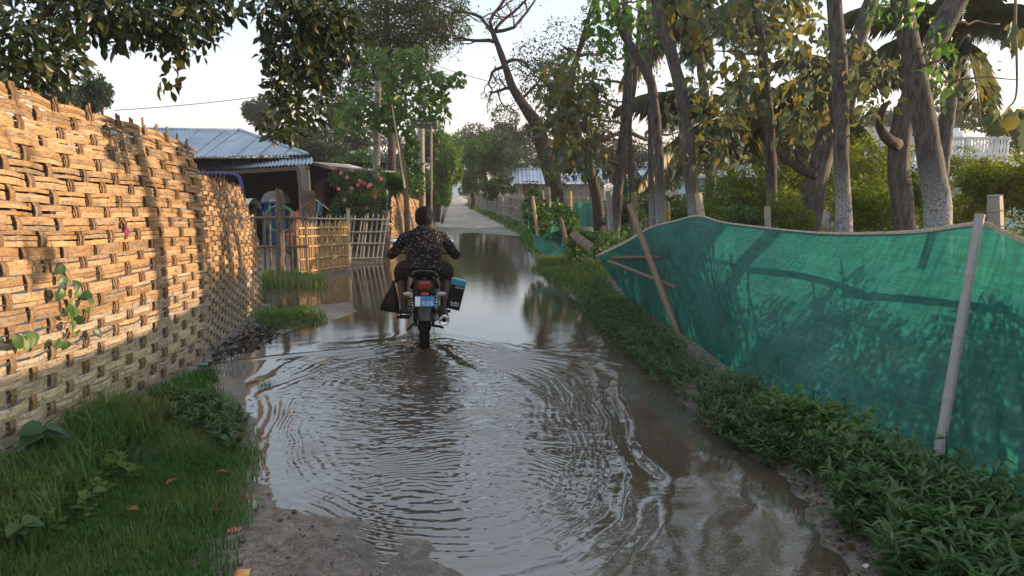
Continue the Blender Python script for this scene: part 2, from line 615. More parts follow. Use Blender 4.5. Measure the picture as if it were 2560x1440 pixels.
def wave(x, y):
    z = np.zeros_like(x)
    wx = x + 0.26 * fbm(x * 0.9, y * 0.9, 21, 3) + 0.05 * fbm(x * 3.7, y * 3.7, 25, 2)
    wy = y + 0.26 * fbm(x * 0.9 + 9, y * 0.9, 22, 3) + 0.05 * fbm(x * 3.7, y * 3.7 + 5, 26, 2)
    yc, b = 5.25, 2.25
    xc = -0.62 - 0.10 * (wy - 5.2)
    a = 1.30 + 0.10 * (wy - 5)
    r = np.sqrt(((wx - xc) / a) ** 2 + ((wy - yc) / b) ** 2)
    ph = r * 1.75 * (1 + 0.10 * fbm(x * 0.8, y * 0.8, 27, 2))
    # rings that spread to the shores, broken and uneven
    env = np.exp(-((r - 0.88) / 0.20) ** 2) * np.clip(0.55 + 1.7 * fbm(x * 1.7, y * 1.3, 31, 2), 0.22, 1.5)
    z += 0.0046 * env * np.sin(2 * np.pi * ph / (0.098 + 0.03 * vnoise(x * 0.7, y * 0.7, 28)))
    env2 = np.exp(-((r - 1.10) / 0.15) ** 2)
    z += 0.0050 * env2 * np.sin(2 * np.pi * ph / 0.31)
    # short broken cross ripples in the middle of the wake
    env3 = sstep(1.05, 0.6, r) * sstep(7.3, 6.3, y)
    q = wy + 0.33 * (wx - xc) ** 2 + 0.07 * fbm(x * 5, y * 4, 41, 2)
    z += 0.0016 * env3 * np.sin(2 * np.pi * q / 0.046) * np.clip(0.35 + 2.2 * fbm(x * 4.5, y * 4, 33, 2), 0, 1.6)
    z += 0.0050 * env3 * fbm(x * 11, y * 25, 51, 3)
    z += 0.0030 * sstep(1.25, 0.9, r) * fbm(x * 9, y * 14, 55, 2)
    # broken crest on the right flank of the wheel track
    crest = -0.35 + 0.16 * (6.6 - wy) + 0.06 * fbm(x * 0, wy * 5, 57, 2)
    z += 0.010 * np.exp(-((wx - crest) / 0.035) ** 2) * sstep(4.2, 4.8, y) * sstep(6.9, 6.4, y) * np.clip(0.4 + 2.4 * vnoise(wy * 3.1, x * 0, 58), 0, 1)
    # the two arms of the V behind the wheel
    s = WH.y - wy
    for sg, kx in ((-1, 0.62), (1, 0.78)):
        arm = WH.x + sg * kx * np.maximum(s, 0) ** 0.82
        d = (wx - arm) / (0.10 + 0.06 * np.maximum(s, 0))
        z += 0.015 * np.exp(-d * d) * np.cos(d * 2.6) * sstep(-0.05, 0.15, s) * np.exp(-np.maximum(s, 0) / 1.7)
    # bow arc running ahead of the V across the pond
    arc = WH.y + 0.10 - 0.16 * (wx - WH.x) ** 2 - 0.12 * np.abs(wx - WH.x)
    d = (wy - arc) / 0.13
    z += 0.008 * np.exp(-d * d) * np.cos(d * 2.2) * sstep(3.2, 0.6, np.abs(wx - WH.x))
    # boil at the tyre
    rr = np.hypot(x - WH.x, y - WH.y + 0.03)
    z += 0.035 * np.exp(-(rr / 0.10) ** 2) + 0.010 * np.exp(-(rr / 0.35) ** 2) * fbm(x * 24, y * 24, 61, 2)
    # slow swell and swirls to the right
    sw = sstep(-0.2, 0.9, x) * sstep(9.5, 7.0, y)
    z += 0.0048 * sw * fbm(x * 2.1 + 2.0 * fbm(x * 0.9, y * 0.9, 71, 2), y * 2.6, 72, 3)
    z += 0.0016 * sstep(9, 7.5, y) * fbm(x * 5, y * 6, 73, 2)
    z += 0.0004 * fbm(x * 1.2, y * 3.2, 81, 2) * sstep(7, 9, y)
    z += 0.0013 * sstep(1.5, 0.9, r) * fbm(x * 34, y * 42, 83, 1)
    return z

wxs = axis([(-5.2, -2.4, 0.05), (-2.4, 1.7, 0.0095), (1.7, 4.2, 0.04)])
wys = axis([(1.6, 3.0, 0.04), (3.0, 7.7, 0.0085), (7.7, 27.5, 0.07)])
WX, WY = np.meshgrid(wxs, wys)
WZ = wave(WX, WY)
V = np.stack([WX, WY, WZ], -1).reshape(-1, 3)
nx, ny = len(wxs), len(wys)
ii = (np.arange(ny - 1)[:, None] * nx + np.arange(nx - 1)[None, :]).reshape(-1)
F = np.stack([ii, ii + 1, ii + 1 + nx, ii + nx], -1)
# keep only what lies near the pond
sdw = poly_sd(WX, WY, PUD).reshape(-1)
F = F[sdw[F].min(1) < 0.9]
used = np.unique(F)
remap = np.zeros(len(V), dtype=np.int64); remap[used] = np.arange(len(used))
V = V[used]; F = remap[F]

def water_mat():
    m, t, b = nmat('muddy_water')
    n = noise_node(t, 0.9, detail=4)
    c = ramp(t, n, [(0.3, (0.046, 0.036, 0.027)), (0.7, (0.072, 0.056, 0.042))])
    t.links.new(c, b.inputs['Base Color'])
    b.inputs['Roughness'].default_value = 0.025
    b.inputs['IOR'].default_value = 2.3
    b.inputs['Specular IOR Level'].default_value = 0.5
    fine = noise_node(t, 30, (1, 1.6, 1), 3, 0.6)
    bump(t, b, fine, 0.045, 0.01)
    return m

water = link('water', fast_mesh('water', V, F, True), water_mat(), kind='structure')

# --- the lane beyond the pond
def lane_x(y):
    return -1.3 - 0.100 * (y - 25.0)

rows = []
for y in list(np.arange(24.6, 34, 0.4)) + list(np.arange(34, 100, 4.0)):
    w = 1.5 + 0.12 * float(vnoise(np.array([y * 0.4]), np.array([3.0]), 5)[0])
    c = lane_x(y)
    zz = 0.088 if y > 28.2 else lerp(-0.075, 0.088, max(0, (y - 24.6) / 3.6))
    rows.append([(c + k * w + (0.05 * math.sin(y * 2.2) if abs(k) == 1 else 0), y, zz + 0.03 * (1 - k * k) + 0.035 * float(vnoise(np.array([c * 3 + k * 2.1]), np.array([y * 1.3]), 6)[0]) * (y < 29)) for k in (-1.08, -1, -0.5, 0, 0.5, 1, 1.08)])
    rows[-1][0] = (rows[-1][0][0], y, zz - 0.06)
    rows[-1][-1] = (rows[-1][-1][0], y, zz - 0.06)
M['lane'] = surf('pale_dirt', (0.27, 0.235, 0.20), (0.40, 0.355, 0.31), 2.5, 0.9, (1, 0.4, 1), 0.5, 0.03)
MB().grid(rows).build('road', M['lane'], smooth=True, kind='structure')

# ================================================================== woven bamboo fence panels
PROF = [(-0.5, -1.0), (-0.46, 0.7), (-0.16, 1.25), (0.2, 1.2), (0.47, 0.65), (0.5, -1.0)]

def strip_mesh(P, wide, nrm, w, th, along):
    n = len(P); m = len(PROF)
    V = np.zeros((n, m, 3))
    for k, (a, e) in enumerate(PROF):
        V[:, k] = P + wide * (a * w)[:, None] + nrm * (e * th)[:, None]
    V = V.reshape(-1, 3)
    i = (np.arange(n - 1)[:, None] * m)
    k = np.arange(m)[None, :]
    k2 = (k + 1) % m
    F = np.stack([i + k, i + m + k, i + m + k2, i + k2], -1).reshape(-1, 4)
    caps = [tuple(range(m)), tuple(range((n - 1) * m, n * m))[::-1]]
    return V, [tuple(f) for f in F.tolist()] + caps, np.repeat(along, m)

def woven(name, label, b0, b1, t0, t1, out, up_sp, rows_n, per_row, seg, amp, bulge, mats, seed, ragged=0.12, double=True, sag=0.0, topfn=None):
    rg = random.Random(seed)
    b0, b1, t0, t1, out = map(lambda q: np.array(q, dtype=float), (b0, b1, t0, t1, out))
    root = thing(name, label, 'fence', tuple(b0))
    base = np.array(b0)
    L = np.linalg.norm(b1 - b0)
    dirv = (b1 - b0) / L
    out = out / np.linalg.norm(out)

    def S(s, t):
        s = np.asarray(s, float); t = np.asarray(t, float)
        a = s / L
        bb = b0 + (b1 - b0) * a[:, None]
        tt = t0 + (t1 - t0) * a[:, None]
        if topfn is not None:
            tt = tt + np.array([0, 0, 1.0]) * topfn(a)[:, None]
        P = bb + (tt - bb) * t[:, None]
        P = P + out * bulge(a, t)[:, None]
        return P

    H = np.linalg.norm(t0 - b0)
    rh = H / rows_n
    n_up = int(L / up_sp)
    # weavers, row by row, each split strip an object of its own
    for j in range(rows_n):
        for q in range(per_row):
            s0 = -0.06 + rg.uniform(-seg, 0)
            while s0 < L:
                s1 = s0 + seg * rg.uniform(0.75, 1.25)
                e0, e1 = max(s0, -0.05 + rg.uniform(-.04, .03)), min(s1 + 0.12, L + rg.uniform(0, ragged))
                s0 = s1
                if e1 - e0 < 0.25:
                    continue
                n = max(4, int((e1 - e0) / (up_sp / 5)))
                s = np.linspace(e0, e1, n)
                jj = rg.uniform(-0.13, 0.13) + 0.16 * np.array([math.sin(rg.random() * 6 + 1.1 * v) for v in s]) * 0 + 0.13 * vnoise(s * 1.6 + j * 3.1, s * 0 + q, seed)
                t = (j + (q + 0.5) / per_row + jj * 0.8) / rows_n
                P = S(np.clip(s, -0.2, L + 0.2), np.clip(t, 0.0, 1.0))
                off = amp * np.cos(np.pi * (s / up_sp + j)) + 0.004 * rg.uniform(-1, 1)
                # stronger plateau so strips hug the uprights
                off = amp * np.tanh(0.8 * np.cos(np.pi * (s / up_sp + j))) / math.tanh(0.8) + 0.0045 * rg.uniform(-1, 1)
                P = P + out * off[:, None]
                tg = np.gradient(P, axis=0); tg /= np.linalg.norm(tg, axis=1)[:, None]
                nr = out - tg * (tg @ out)[:, None]; nr /= np.linalg.norm(nr, axis=1)[:, None]
                wd = np.cross(nr, tg)
                w = np.full(n, rh / per_row * rg.uniform(0.72, 1.06)) * (1 + 0.22 * vnoise(s * 5, s * 0 + j, seed + 5))
                th = np.full(n, 0.0023)
                ph = (s * 2.9) % 1.0
                V, F, al = strip_mesh(P - base, wd, nr, w, th, s)
                me = fast_mesh('bamboo_strip', V, F, False, {'along': al})
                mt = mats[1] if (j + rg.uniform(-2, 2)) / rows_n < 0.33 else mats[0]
                link('bamboo_strip', me, mt, root)
    # uprights
    for k in range(n_up + 1):
        s_ = min(k * up_sp, L - 0.02)
        for dd in ((-0.5, 0.5) if double else (0,)):
            n = rows_n * 3
            top = 1.0 + rg.uniform(0.0, 0.032)
            t = np.linspace(-0.01, top, n)
            s = np.full(n, s_ + dd * 0.031 + rg.uniform(-.006, .006)) + 0.012 * vnoise(t * 3, t * 0 + k, seed + 9)
            tc = np.clip(t, 0, 1)
            P = S(s, tc)
            P[:, 2] += (t - tc) * H
            off = -0.6 * amp * np.cos(np.pi * (s_ / up_sp + rows_n * t - 0.5))
            P = P + out * (off * (t <= 1.0))[:, None]
            tg = np.gradient(P, axis=0); tg /= np.linalg.norm(tg, axis=1)[:, None]
            nr = out - tg * (tg @ out)[:, None]; nr /= np.linalg.norm(nr, axis=1)[:, None]
            wd = np.cross(nr, tg)
            w = np.full(n, 0.026 if double else 0.026) * rg.uniform(0.85, 1.15)
            V, F, al = strip_mesh(P - base, wd, nr, w, np.full(n, 0.0045), t * H)
            link('upright', fast_mesh('upright', V, F, False, {'along': al}), mats[2], root)
    return root, S, L

pA0 = (-2.83, 1.9, 0.05)
pA1 = tuple(G(505, 905, 0.03))
tA0 = (-2.98, 1.9, 2.62)
tA1 = tuple(Vector(W(478, 362, 6.95)))
def bulgeA(a, t):
    return 0.10 * np.sin(np.pi * np.clip(t, 0, 1)) * (0.6 + 0.4 * np.sin(2.2 * a + 0.6)) - 0.03 * vnoise(a * 5, t * 4, 77)
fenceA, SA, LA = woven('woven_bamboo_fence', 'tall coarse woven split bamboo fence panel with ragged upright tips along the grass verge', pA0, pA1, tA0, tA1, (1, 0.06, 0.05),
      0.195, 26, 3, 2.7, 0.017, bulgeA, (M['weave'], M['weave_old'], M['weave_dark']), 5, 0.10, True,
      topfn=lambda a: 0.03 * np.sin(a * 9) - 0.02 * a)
pB0 = tuple(G(512, 893, 0.03) + Vector((-0.03, 0, 0)))
pB1 = tuple(G(648, 765, 0.03))
tB0 = tuple(W(487, 437, 7.1))
tB1 = tuple(W(603, 470, 9.85))
def bulgeB(a, t):
    return 0.12 * np.sin(np.pi * np.clip(t, 0, 1)) * (0.5 + 0.5 * a) - 0.05 * vnoise(a * 4, t * 4, 78)
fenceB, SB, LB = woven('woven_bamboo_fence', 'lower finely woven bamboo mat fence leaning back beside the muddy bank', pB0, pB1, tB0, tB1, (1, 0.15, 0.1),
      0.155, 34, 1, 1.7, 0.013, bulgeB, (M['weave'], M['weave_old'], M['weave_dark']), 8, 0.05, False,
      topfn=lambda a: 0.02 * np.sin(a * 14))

# ================================================================== plants: builders
LEAF = {}
LEAF['mango'] = leafmat('glossy_dark_leaf', [(0.013, 0.026, 0.010), (0.022, 0.040, 0.013), (0.038, 0.056, 0.016), (0.085, 0.085, 0.024)], 0.35, 0.25, 0.4)
LEAF['broad'] = leafmat('fresh_broad_leaf', [(0.035, 0.08, 0.02), (0.055, 0.12, 0.028), (0.085, 0.16, 0.035), (0.12, 0.17, 0.04)], 0.45, 0.4)
LEAF['teak'] = leafmat('large_teak_leaf', [(0.065, 0.09, 0.07), (0.075, 0.10, 0.05), (0.10, 0.12, 0.05), (0.14, 0.13, 0.04), (0.20, 0.15, 0.035)], 0.6, 0.35, 0.25)
LEAF['palm'] = leafmat('palm_leaflet', [(0.07, 0.09, 0.05), (0.11, 0.125, 0.06), (0.18, 0.165, 0.07)], 0.5, 0.45)
LEAF['shrub'] = leafmat('shrub_leaf', [(0.065, 0.105, 0.018), (0.11, 0.16, 0.026), (0.165, 0.195, 0.032), (0.21, 0.205, 0.04)], 0.55, 0.45, 0.2)
LEAF['deep'] = leafmat('deep_green_leaf', [(0.02, 0.05, 0.015), (0.035, 0.075, 0.02), (0.055, 0.10, 0.025)], 0.5, 0.3)
LEAF['far'] = leafmat('hazy_tree_leaf', [(0.022, 0.044, 0.028), (0.034, 0.064, 0.036), (0.05, 0.08, 0.042)], 0.6, 0.25, 0.2)
LEAF['fine'] = leafmat('fine_leaflet', [(0.03, 0.05, 0.014), (0.05, 0.075, 0.02), (0.075, 0.095, 0.025)], 0.5, 0.35)
LEAF['grass'] = leafmat('grass_blade', [(0.018, 0.058, 0.012), (0.036, 0.10, 0.02), (0.065, 0.145, 0.03), (0.15, 0.16, 0.055)], 0.5, 0.35, 0.3)
LEAF['weed'] = leafmat('weed_leaf', [(0.014, 0.044, 0.013), (0.027, 0.074, 0.02), (0.045, 0.105, 0.028), (0.085, 0.14, 0.04)], 0.42, 0.3, 0.4)
LEAF['dry'] = leafmat('dry_leaf', [(0.07, 0.04, 0.02), (0.13, 0.075, 0.035), (0.19, 0.12, 0.05)], 0.8, 0.2, 0.15)
LEAF['brownish'] = leafmat('dusky_small_leaf', [(0.035, 0.028, 0.012), (0.06, 0.042, 0.016), (0.075, 0.06, 0.02)], 0.6, 0.3, 0.2)

def unit(v):
    return v / np.maximum(np.linalg.norm(v, axis=-1, keepdims=True), 1e-9)

def leaf_arrays(P, D, N, L, wr, tint, mode='lo', droop=0.12):
    "leaf blades from base points P along D; mode lo = folded rhomb, hi = shaped blade with a drooping tip"
    n = len(P)
    D = unit(D)
    S_ = unit(np.cross(D, N))
    U = np.cross(S_, D)
    L = L[:, None]
    if mode == 'lo':
        tmpl = [(0, 0, 0), (0.45, 0.5, 0.06), (0.45, -0.5, 0.06), (1, 0, -droop)]
        fc = [(0, 2, 3), (0, 3, 1)]
    else:
        tmpl = [(0, 0, 0), (0.5, 0, -0.02), (1, 0, -droop * 1.6), (0.22, 0.36, 0.04), (0.58, 0.5, 0.03), (0.22, -0.36, 0.04), (0.58, -0.5, 0.03)]
        fc = [(0, 5, 1), (5, 6, 1), (6, 2, 1), (2, 4, 1), (4, 3, 1), (3, 0, 1)]
    k = len(tmpl)
    V = np.zeros((n, k, 3))
    for i, (a, s, u) in enumerate(tmpl):
        V[:, i] = P + D * (a * L) + S_ * (s * wr * L) + U * (u * L)
    F = (np.arange(n)[:, None, None] * k + np.array(fc)[None]).reshape(-1, 3)
    return V.reshape(-1, 3), F, np.repeat(tint, k)

def leaves_obj(name, mat, parent, arrs, kind='stuff'):
    V = []; F = []; T = []; b = 0
    for v, f, t in arrs:
        V.append(v); F.append(f + b); T.append(t); b += len(v)
    V = np.concatenate(V) - np.array(root_loc(parent))
    me = fast_mesh(name, V, np.concatenate(F), False, {'tint': np.concatenate(T)})
    return link(name, me, mat, parent, kind)

def cloud(clumps, rg, shell=0.5, outward=0.6, down=0.35):
    "leaf base points and directions spread through ellipsoid clumps (centre, radii, count)"
    P, D = [], []
    for c, r, n in clumps:
        v = unit(rg.normal(size=(n, 3)))
        rad = rg.random(n) ** (1 / 3) * (1 - shell) + shell * rg.random(n) ** 0.25
        q = v * rad[:, None]
        # lumps and holes
        hole = vnoise(q[:, 0] * 2.6 + c[0], q[:, 2] * 2.6 + c[1] + q[:, 1] * 1.9, int(abs(c[0] * 7)) % 97)
        q = q[hole > -0.17]; v = v[hole > -0.17]
        P.append(np.array(c) + q * np.array(r))
        d = v * outward + rg.normal(size=v.shape) * 0.6
        d[:, 2] -= down
        D.append(unit(d))
    return np.concatenate(P), np.concatenate(D)

def crown_part(parent, clumps, size, mat, seed, wr=0.45, mode='lo', shell=0.5, down=0.35, tint=(0.0, 1.0), name='crown', droop=0.12):
    rg = np.random.default_rng(seed)
    P, D = cloud(clumps, rg, shell, 0.6, down)
    n = len(P)
    N = unit(rg.normal(size=(n, 3)) * 0.7 + np.array([0, 0, 1.0]))
    L = size * rg.uniform(0.65, 1.3, n)
    T = np.clip(tint[0] + (tint[1] - tint[0]) * (0.5 * rg.random(n) + 0.5 * (0.5 + fbm(P[:, 0] * 1.3 + P[:, 1], P[:, 2] * 1.3, seed, 2))), 0, 1)
    return leaves_obj(name, mat, parent, [leaf_arrays(P, D, N, L, wr, T, mode, droop)])

def nearest_on(pts, c):
    best = min(range(len(pts)), key=lambda i: (pts[i] - Vector(c)).length + max(0, pts[i].z - c[2]) * 2)
    return best

def limb_pts(a, b, seed, n=6, sag=0.08):
    rg = random.Random(seed)
    a, b = Vector(a), Vector(b)
    d = b - a
    L = d.length
    out = []
    for i in range(n):
        t = i / (n - 1)
        p = a.lerp(b, t)
        k = math.sin(math.pi * t)
        p += Vector((rg.uniform(-1, 1), rg.uniform(-1, 1), rg.uniform(-0.2, 1))) * (L * sag * k)
        out.append(p)
    return out

def tree(name, label, trunk, rad, clumps, size, leafm, barkm, seed, group=None, wr=0.45, mode='lo', down=0.35, shell=0.5, tint=(0, 1), sides=10, limbs=True, cat='tree', limb_r=0.28, ntr=18, twigs=2):
    pts = spline(trunk, ntr)
    n = len(pts)
    rr = [float(np.interp(i / (n - 1), np.linspace(0, 1, len(rad)), rad)) for i in range(n)]
    root = thing(name, label, cat, tuple(pts[0]), group)
    MB().tube(pts, rr, sides, True, 0.16, seed).build('trunk', barkm, root, True)
    rg = random.Random(seed)
    if limbs:
        for i, (c, r, k) in enumerate(clumps):
            j = nearest_on(pts[n // 3:], c) + n // 3
            lp = limb_pts(pts[j], c, seed + i, 7, 0.10)
            r0 = rr[j] * (0.35 + limb_r)
            m = MB().tube(lp, [lerp(r0, r0 * 0.25, q / 6) for q in range(7)], 6, True, 0.1, seed + i)
            for q in range(twigs):
                e = Vector(c) + Vector((rg.uniform(-1, 1) * r[0], rg.uniform(-1, 1) * r[1], rg.uniform(-1, 1) * r[2])) * 0.85
                m.tube(limb_pts(lp[3 + q % 3], e, seed + 31 * i + q, 5, 0.12), [r0 * 0.4, r0 * 0.32, r0 * 0.25, r0 * 0.18, r0 * 0.1], 4)
            m.build('limb', barkm, root, True)
    if clumps and leafm is not None:
        crown_part(root, clumps, size, leafm, seed, wr, mode, shell, down, tint)
    return root, pts, rr

def clumpify(center, radii, n, each, seed, cr=0.42, flat=0.8):
    "break a crown volume into n uneven lumps"
    rg = np.random.default_rng(seed)
    out = []
    for i in range(n):
        v = unit(rg.normal(size=3)) * rg.uniform(0.35, 0.85)
        k = rg.uniform(0.7, 1.3)
        out.append((tuple(np.array(center) + v * np.array(radii)), tuple(np.array(radii) * cr * k * np.array([1, 1, flat])), int(each * k)))
    return out

# one shaped blade for single leaves that can be told apart
def blade_mesh(name, wr, droop, n=9, cup=0.10, shape='ovate', wave=0.0):
    V = []; F = []
    for i in range(n):
        t = i / (n - 1)
        if shape == 'ovate':
            w = math.sin(math.pi * min(1, t ** 0.75 * 1.0)) ** 0.8
        elif shape == 'obovate':
            w = math.sin(math.pi * t ** 1.3) ** 0.85
        else:
            w = math.sin(math.pi * t) ** 0.7
        w = max(w, 0.03) * wr / 2
        z = -droop * t * t
        V += [(t, -w, z + cup * w + wave * math.sin(t * 15)), (t, 0, z), (t, w, z + cup * w + wave * math.sin(t * 13 + 2))]
    for i in range(n - 1):
        for k in (0, 1):
            F.append((i * 3 + k, (i + 1) * 3 + k, (i + 1) * 3 + k + 1, i * 3 + k + 1))
    me = fast_mesh(name, V, F, True, {'single': [1.0] * len(V)})
    return me

BL = {'mango': blade_mesh('leaf', 0.50, 0.15, shape='obovate', cup=0.5), 'teak': blade_mesh('leaf', 0.56, 0.42, shape='ovate', cup=0.5, wave=0.035),
      'heart': blade_mesh('leaf', 0.80, 0.25, shape='ovate', cup=0.4), 'lance': blade_mesh('leaf', 0.24, 0.25, shape='lance', cup=0.5)}

def put_leaf(me, p, d, nrm, L, mat, parent, name='leaf'):
    d = Vector(d).normalized()
    n = Vector(nrm)
    s = d.cross(n)
    if s.length < 1e-3:
        s = d.cross(Vector((0.3, 0.9, 0.1)))
    s.normalize()
    u = s.cross(d)
    Mx = Matrix((d * L, -s * L, u * L)).transposed().to_4x4()
    Mx.translation = Vector(p)
    return inst(name, me, Mx, mat, parent)

# ---- bamboo sticks: one shared culm, ringed at its nodes
def culm_mesh(name, tip='cut', nodes=4, sides=8):
    m = MB()
    pts, rad = [], []
    for i in range(nodes):
        a, b = i / nodes, (i + 1) / nodes
        for t, r in ((a + 0.001, 1.12), (a + 0.015, 1.0), (b - 0.015, 0.97), (b - 0.002, 1.10)):
            pts.append((0, 0, t)); rad.append(r * lerp(1.05, 0.9, t))
    if tip == 'point':
        pts[-1] = (0, 0, 0.93)
        pts[-2] = (0, 0, 0.925)
        pts.append((0, 0, 1.0)); rad.append(0.15)
    m.tube(pts, rad, sides, True)
    V = np.array(m.v)
    return fast_mesh(name, V, m.f, False, {'along': V[:, 2]})

CULM = culm_mesh('pole')
CULM7 = culm_mesh('pole', nodes=7, sides=10)
PICK = culm_mesh('picket', 'point', 3, 7)

def stick(name, p0, p1, r, mat, parent, me=None):
    p0, p1 = Vector(p0), Vector(p1)
    d = p1 - p0
    q = d.to_track_quat('Z', 'Y').to_matrix().to_4x4()
    Mx = Matrix.Translation(p0) @ q @ Matrix.Diagonal((r, r, d.length, 1))
    return inst(name, me or CULM, Mx, mat, parent)

def lone(name, label, cat, p0, p1, r, mat, me=None, group=None):
    o = stick(name, p0, p1, r, mat, None, me)
    return tag(o, label, cat, group)

# ================================================================== motorcycle and rider
def remeshed(name, m, voxel, smooth_it, disp=None):
    me = fast_mesh(name, np.array(m.v), m.f, False)
    o = bpy.data.objects.new('tmp', me)
    COL.objects.link(o)
    a = o.modifiers.new('r', 'REMESH'); a.mode = 'VOXEL'; a.voxel_size = voxel
    b = o.modifiers.new('s', 'SMOOTH'); b.iterations = smooth_it; b.factor = 0.5
    dg = bpy.context.evaluated_depsgraph_get()
    dg.update()
    out = bpy.data.meshes.new_from_object(o.evaluated_get(dg))
    out.name = name
    bpy.data.objects.remove(o)
    out.polygons.foreach_set('use_smooth', np.ones(len(out.polygons), dtype=bool))
    if disp is not None:
        n = len(out.vertices)
        co = np.zeros(n * 3, dtype=np.float32); nr = np.zeros(n * 3, dtype=np.float32)
        out.vertices.foreach_get('co', co); out.vertices.foreach_get('normal', nr)
        co = co.reshape(-1, 3); nr = nr.reshape(-1, 3)
        co = co + nr * disp(co)[:, None]
        out.vertices.foreach_set('co', co.ravel().astype(np.float32))
        out.update()
    return out

def rings(m, secs, n=16):
    "loft of ellipses (centre, half width, half depth) along a bending spine"
    pts = [Vector(s[0]) for s in secs]
    b = len(m.v)
    for i, (c, w, d) in enumerate(secs):
        t = (pts[min(i + 1, len(pts) - 1)] - pts[max(i - 1, 0)]).normalized()
        x = Vector((1, 0, 0)); x = (x - t * x.dot(t)).normalized()
        y = t.cross(x)
        for k in range(n):
            q = 2 * math.pi * k / n
            m.v.append(tuple(Vector(c) + x * (w * math.cos(q)) + y * (d * math.sin(q))))
    for i in range(len(secs) - 1):
        for k in range(n):
            k2 = (k + 1) % n
            m.f.append((b + i * n + k, b + i * n + k2, b + (i + 1) * n + k2, b + (i + 1) * n + k))
    m.f.append(tuple(b + k for k in range(n))[::-1])
    m.f.append(tuple(b + (len(secs) - 1) * n + k for k in range(n)))

def ball(m, c, r, nu=14, nv=10):
    prof = []
    for i in range(nv + 1):
        a = -math.pi / 2 + math.pi * i / nv
        prof.append((max(math.cos(a), 0.02), math.sin(a)))
    b = len(m.v)
    m.lathe(prof, nu, (0, 0, 0))
    for i in range(b, len(m.v)):
        v = m.v[i]
        m.v[i] = (c[0] + v[0] * r[0], c[1] + v[1] * r[1], c[2] + v[2] * r[2])
    m.f.append(tuple(b + k for k in range(nu))[::-1])
    m.f.append(tuple(b + nv * nu + k for k in range(nu)))

def text_part(name, body, size, Mx, mat, parent, ext=0.0008):
    cu = bpy.data.curves.new(name, 'FONT')
    cu.body = body
    cu.size = size
    cu.align_x = 'CENTER'
    cu.align_y = 'CENTER'
    cu.extrude = ext
    o = bpy.data.objects.new('tmp', cu)
    COL.objects.link(o)
    dg = bpy.context.evaluated_depsgraph_get(); dg.update()
    me = bpy.data.meshes.new_from_object(o.evaluated_get(dg))
    bpy.data.objects.remove(o)
    me.name = name
    me.materials.clear()
    q = link(name, me, mat, parent)
    q.matrix_basis = Mx
    return q

FACE_BACK = Matrix(((1, 0, 0, 0), (0, 0, 1, 0), (0, 1, 0, 0), (0, 0, 0, 1)))
FACE_BACK = Matrix.Rotation(math.pi / 2, 4, 'X')       # lettering that faces -Y

M['redlens'] = plain('red_lens', (0.20, 0.012, 0.01), 0.2)
M['reflector'] = plain('orange_reflector', (0.62, 0.05, 0.03), 0.25)
M['lens'] = plain('clear_lens', (0.30, 0.28, 0.26), 0.2)
M['greyguard'] = surf('dusty_grey_plastic', (0.07, 0.07, 0.075), (0.12, 0.115, 0.11), 9, 0.55)
M['plateblue'] = surf('worn_blue_plate', (0.03, 0.16, 0.38), (0.05, 0.22, 0.46), 16, 0.4)
M['teal'] = plain('teal_print', (0.02, 0.22, 0.30), 0.4)
M['boxblack'] = plain('black_card', (0.004, 0.005, 0.007), 0.45, spec=0.2)
M['bagplastic'] = plain('black_plastic_bag', (0.002, 0.002, 0.0025), 0.35, spec=0.2)
M['mirror'] = plain('mirror_glass', (0.8, 0.8, 0.8), 0.04, 1.0)

bike = thing('motorcycle', 'black commuter motorcycle with a blue number plate wading through the muddy pond', 'motorcycle', (WH.x + 0.0, WH.y + 0.10, -0.08))
LOC[bike.name] = Vector((0, 0, 0))
bike.rotation_euler = (R(0.8), R(1.0), R(7.5))

def wheel(y, w):
    sp = MB()
    sp.lathe([(0.205, -0.03), (0.222, -0.034), (0.214, 0.0), (0.222, 0.034), (0.205, 0.03), (0.198, 0.0), (0.205, -0.03)], 40, (0, y, 0.30), 'X')
    sp.lathe([(0.001, -0.075), (0.05, -0.07), (0.055, 0.07), (0.001, 0.075)], 18, (0, y, 0.30), 'X')
    for k in range(6):
        a = k * math.pi / 3
        d = Vector((0, math.cos(a), math.sin(a)))
        sp.beam(Vector((0, y, 0.30)) + d * 0.04, Vector((0, y, 0.30)) + d * 0.205, 0.03, 0.022, (1, 0, 0))
    rim = sp.build('wheel', M['blackp'], bike, True)
    pr = []
    for i in range(17):
        a = math.pi * 1.3 * (i / 16 - 0.5)
        pr.append((0.255 + 0.047 * math.cos(a), w * math.sin(a)))
    t = MB().lathe(pr, 56, (0, y, 0.30), 'X')
    for k in range(56):
        a = 2 * math.pi * k / 56
        d = Vector((0, math.cos(a), math.sin(a)))
        for x in (-0.7, -0.24, 0.24, 0.7):
            t.beam(Vector((x * w, y, 0.30)) + d * (0.296 - 0.02 * x * x), Vector((x * w + 0.012, y, 0.30)) + d * (0.304 - 0.022 * x * x), 0.016, 0.016, (1, 0, 0))
    t.build('tyre', M['rubber'], rim)
wheel(0.0, 0.054)
wheel(1.27, 0.045)

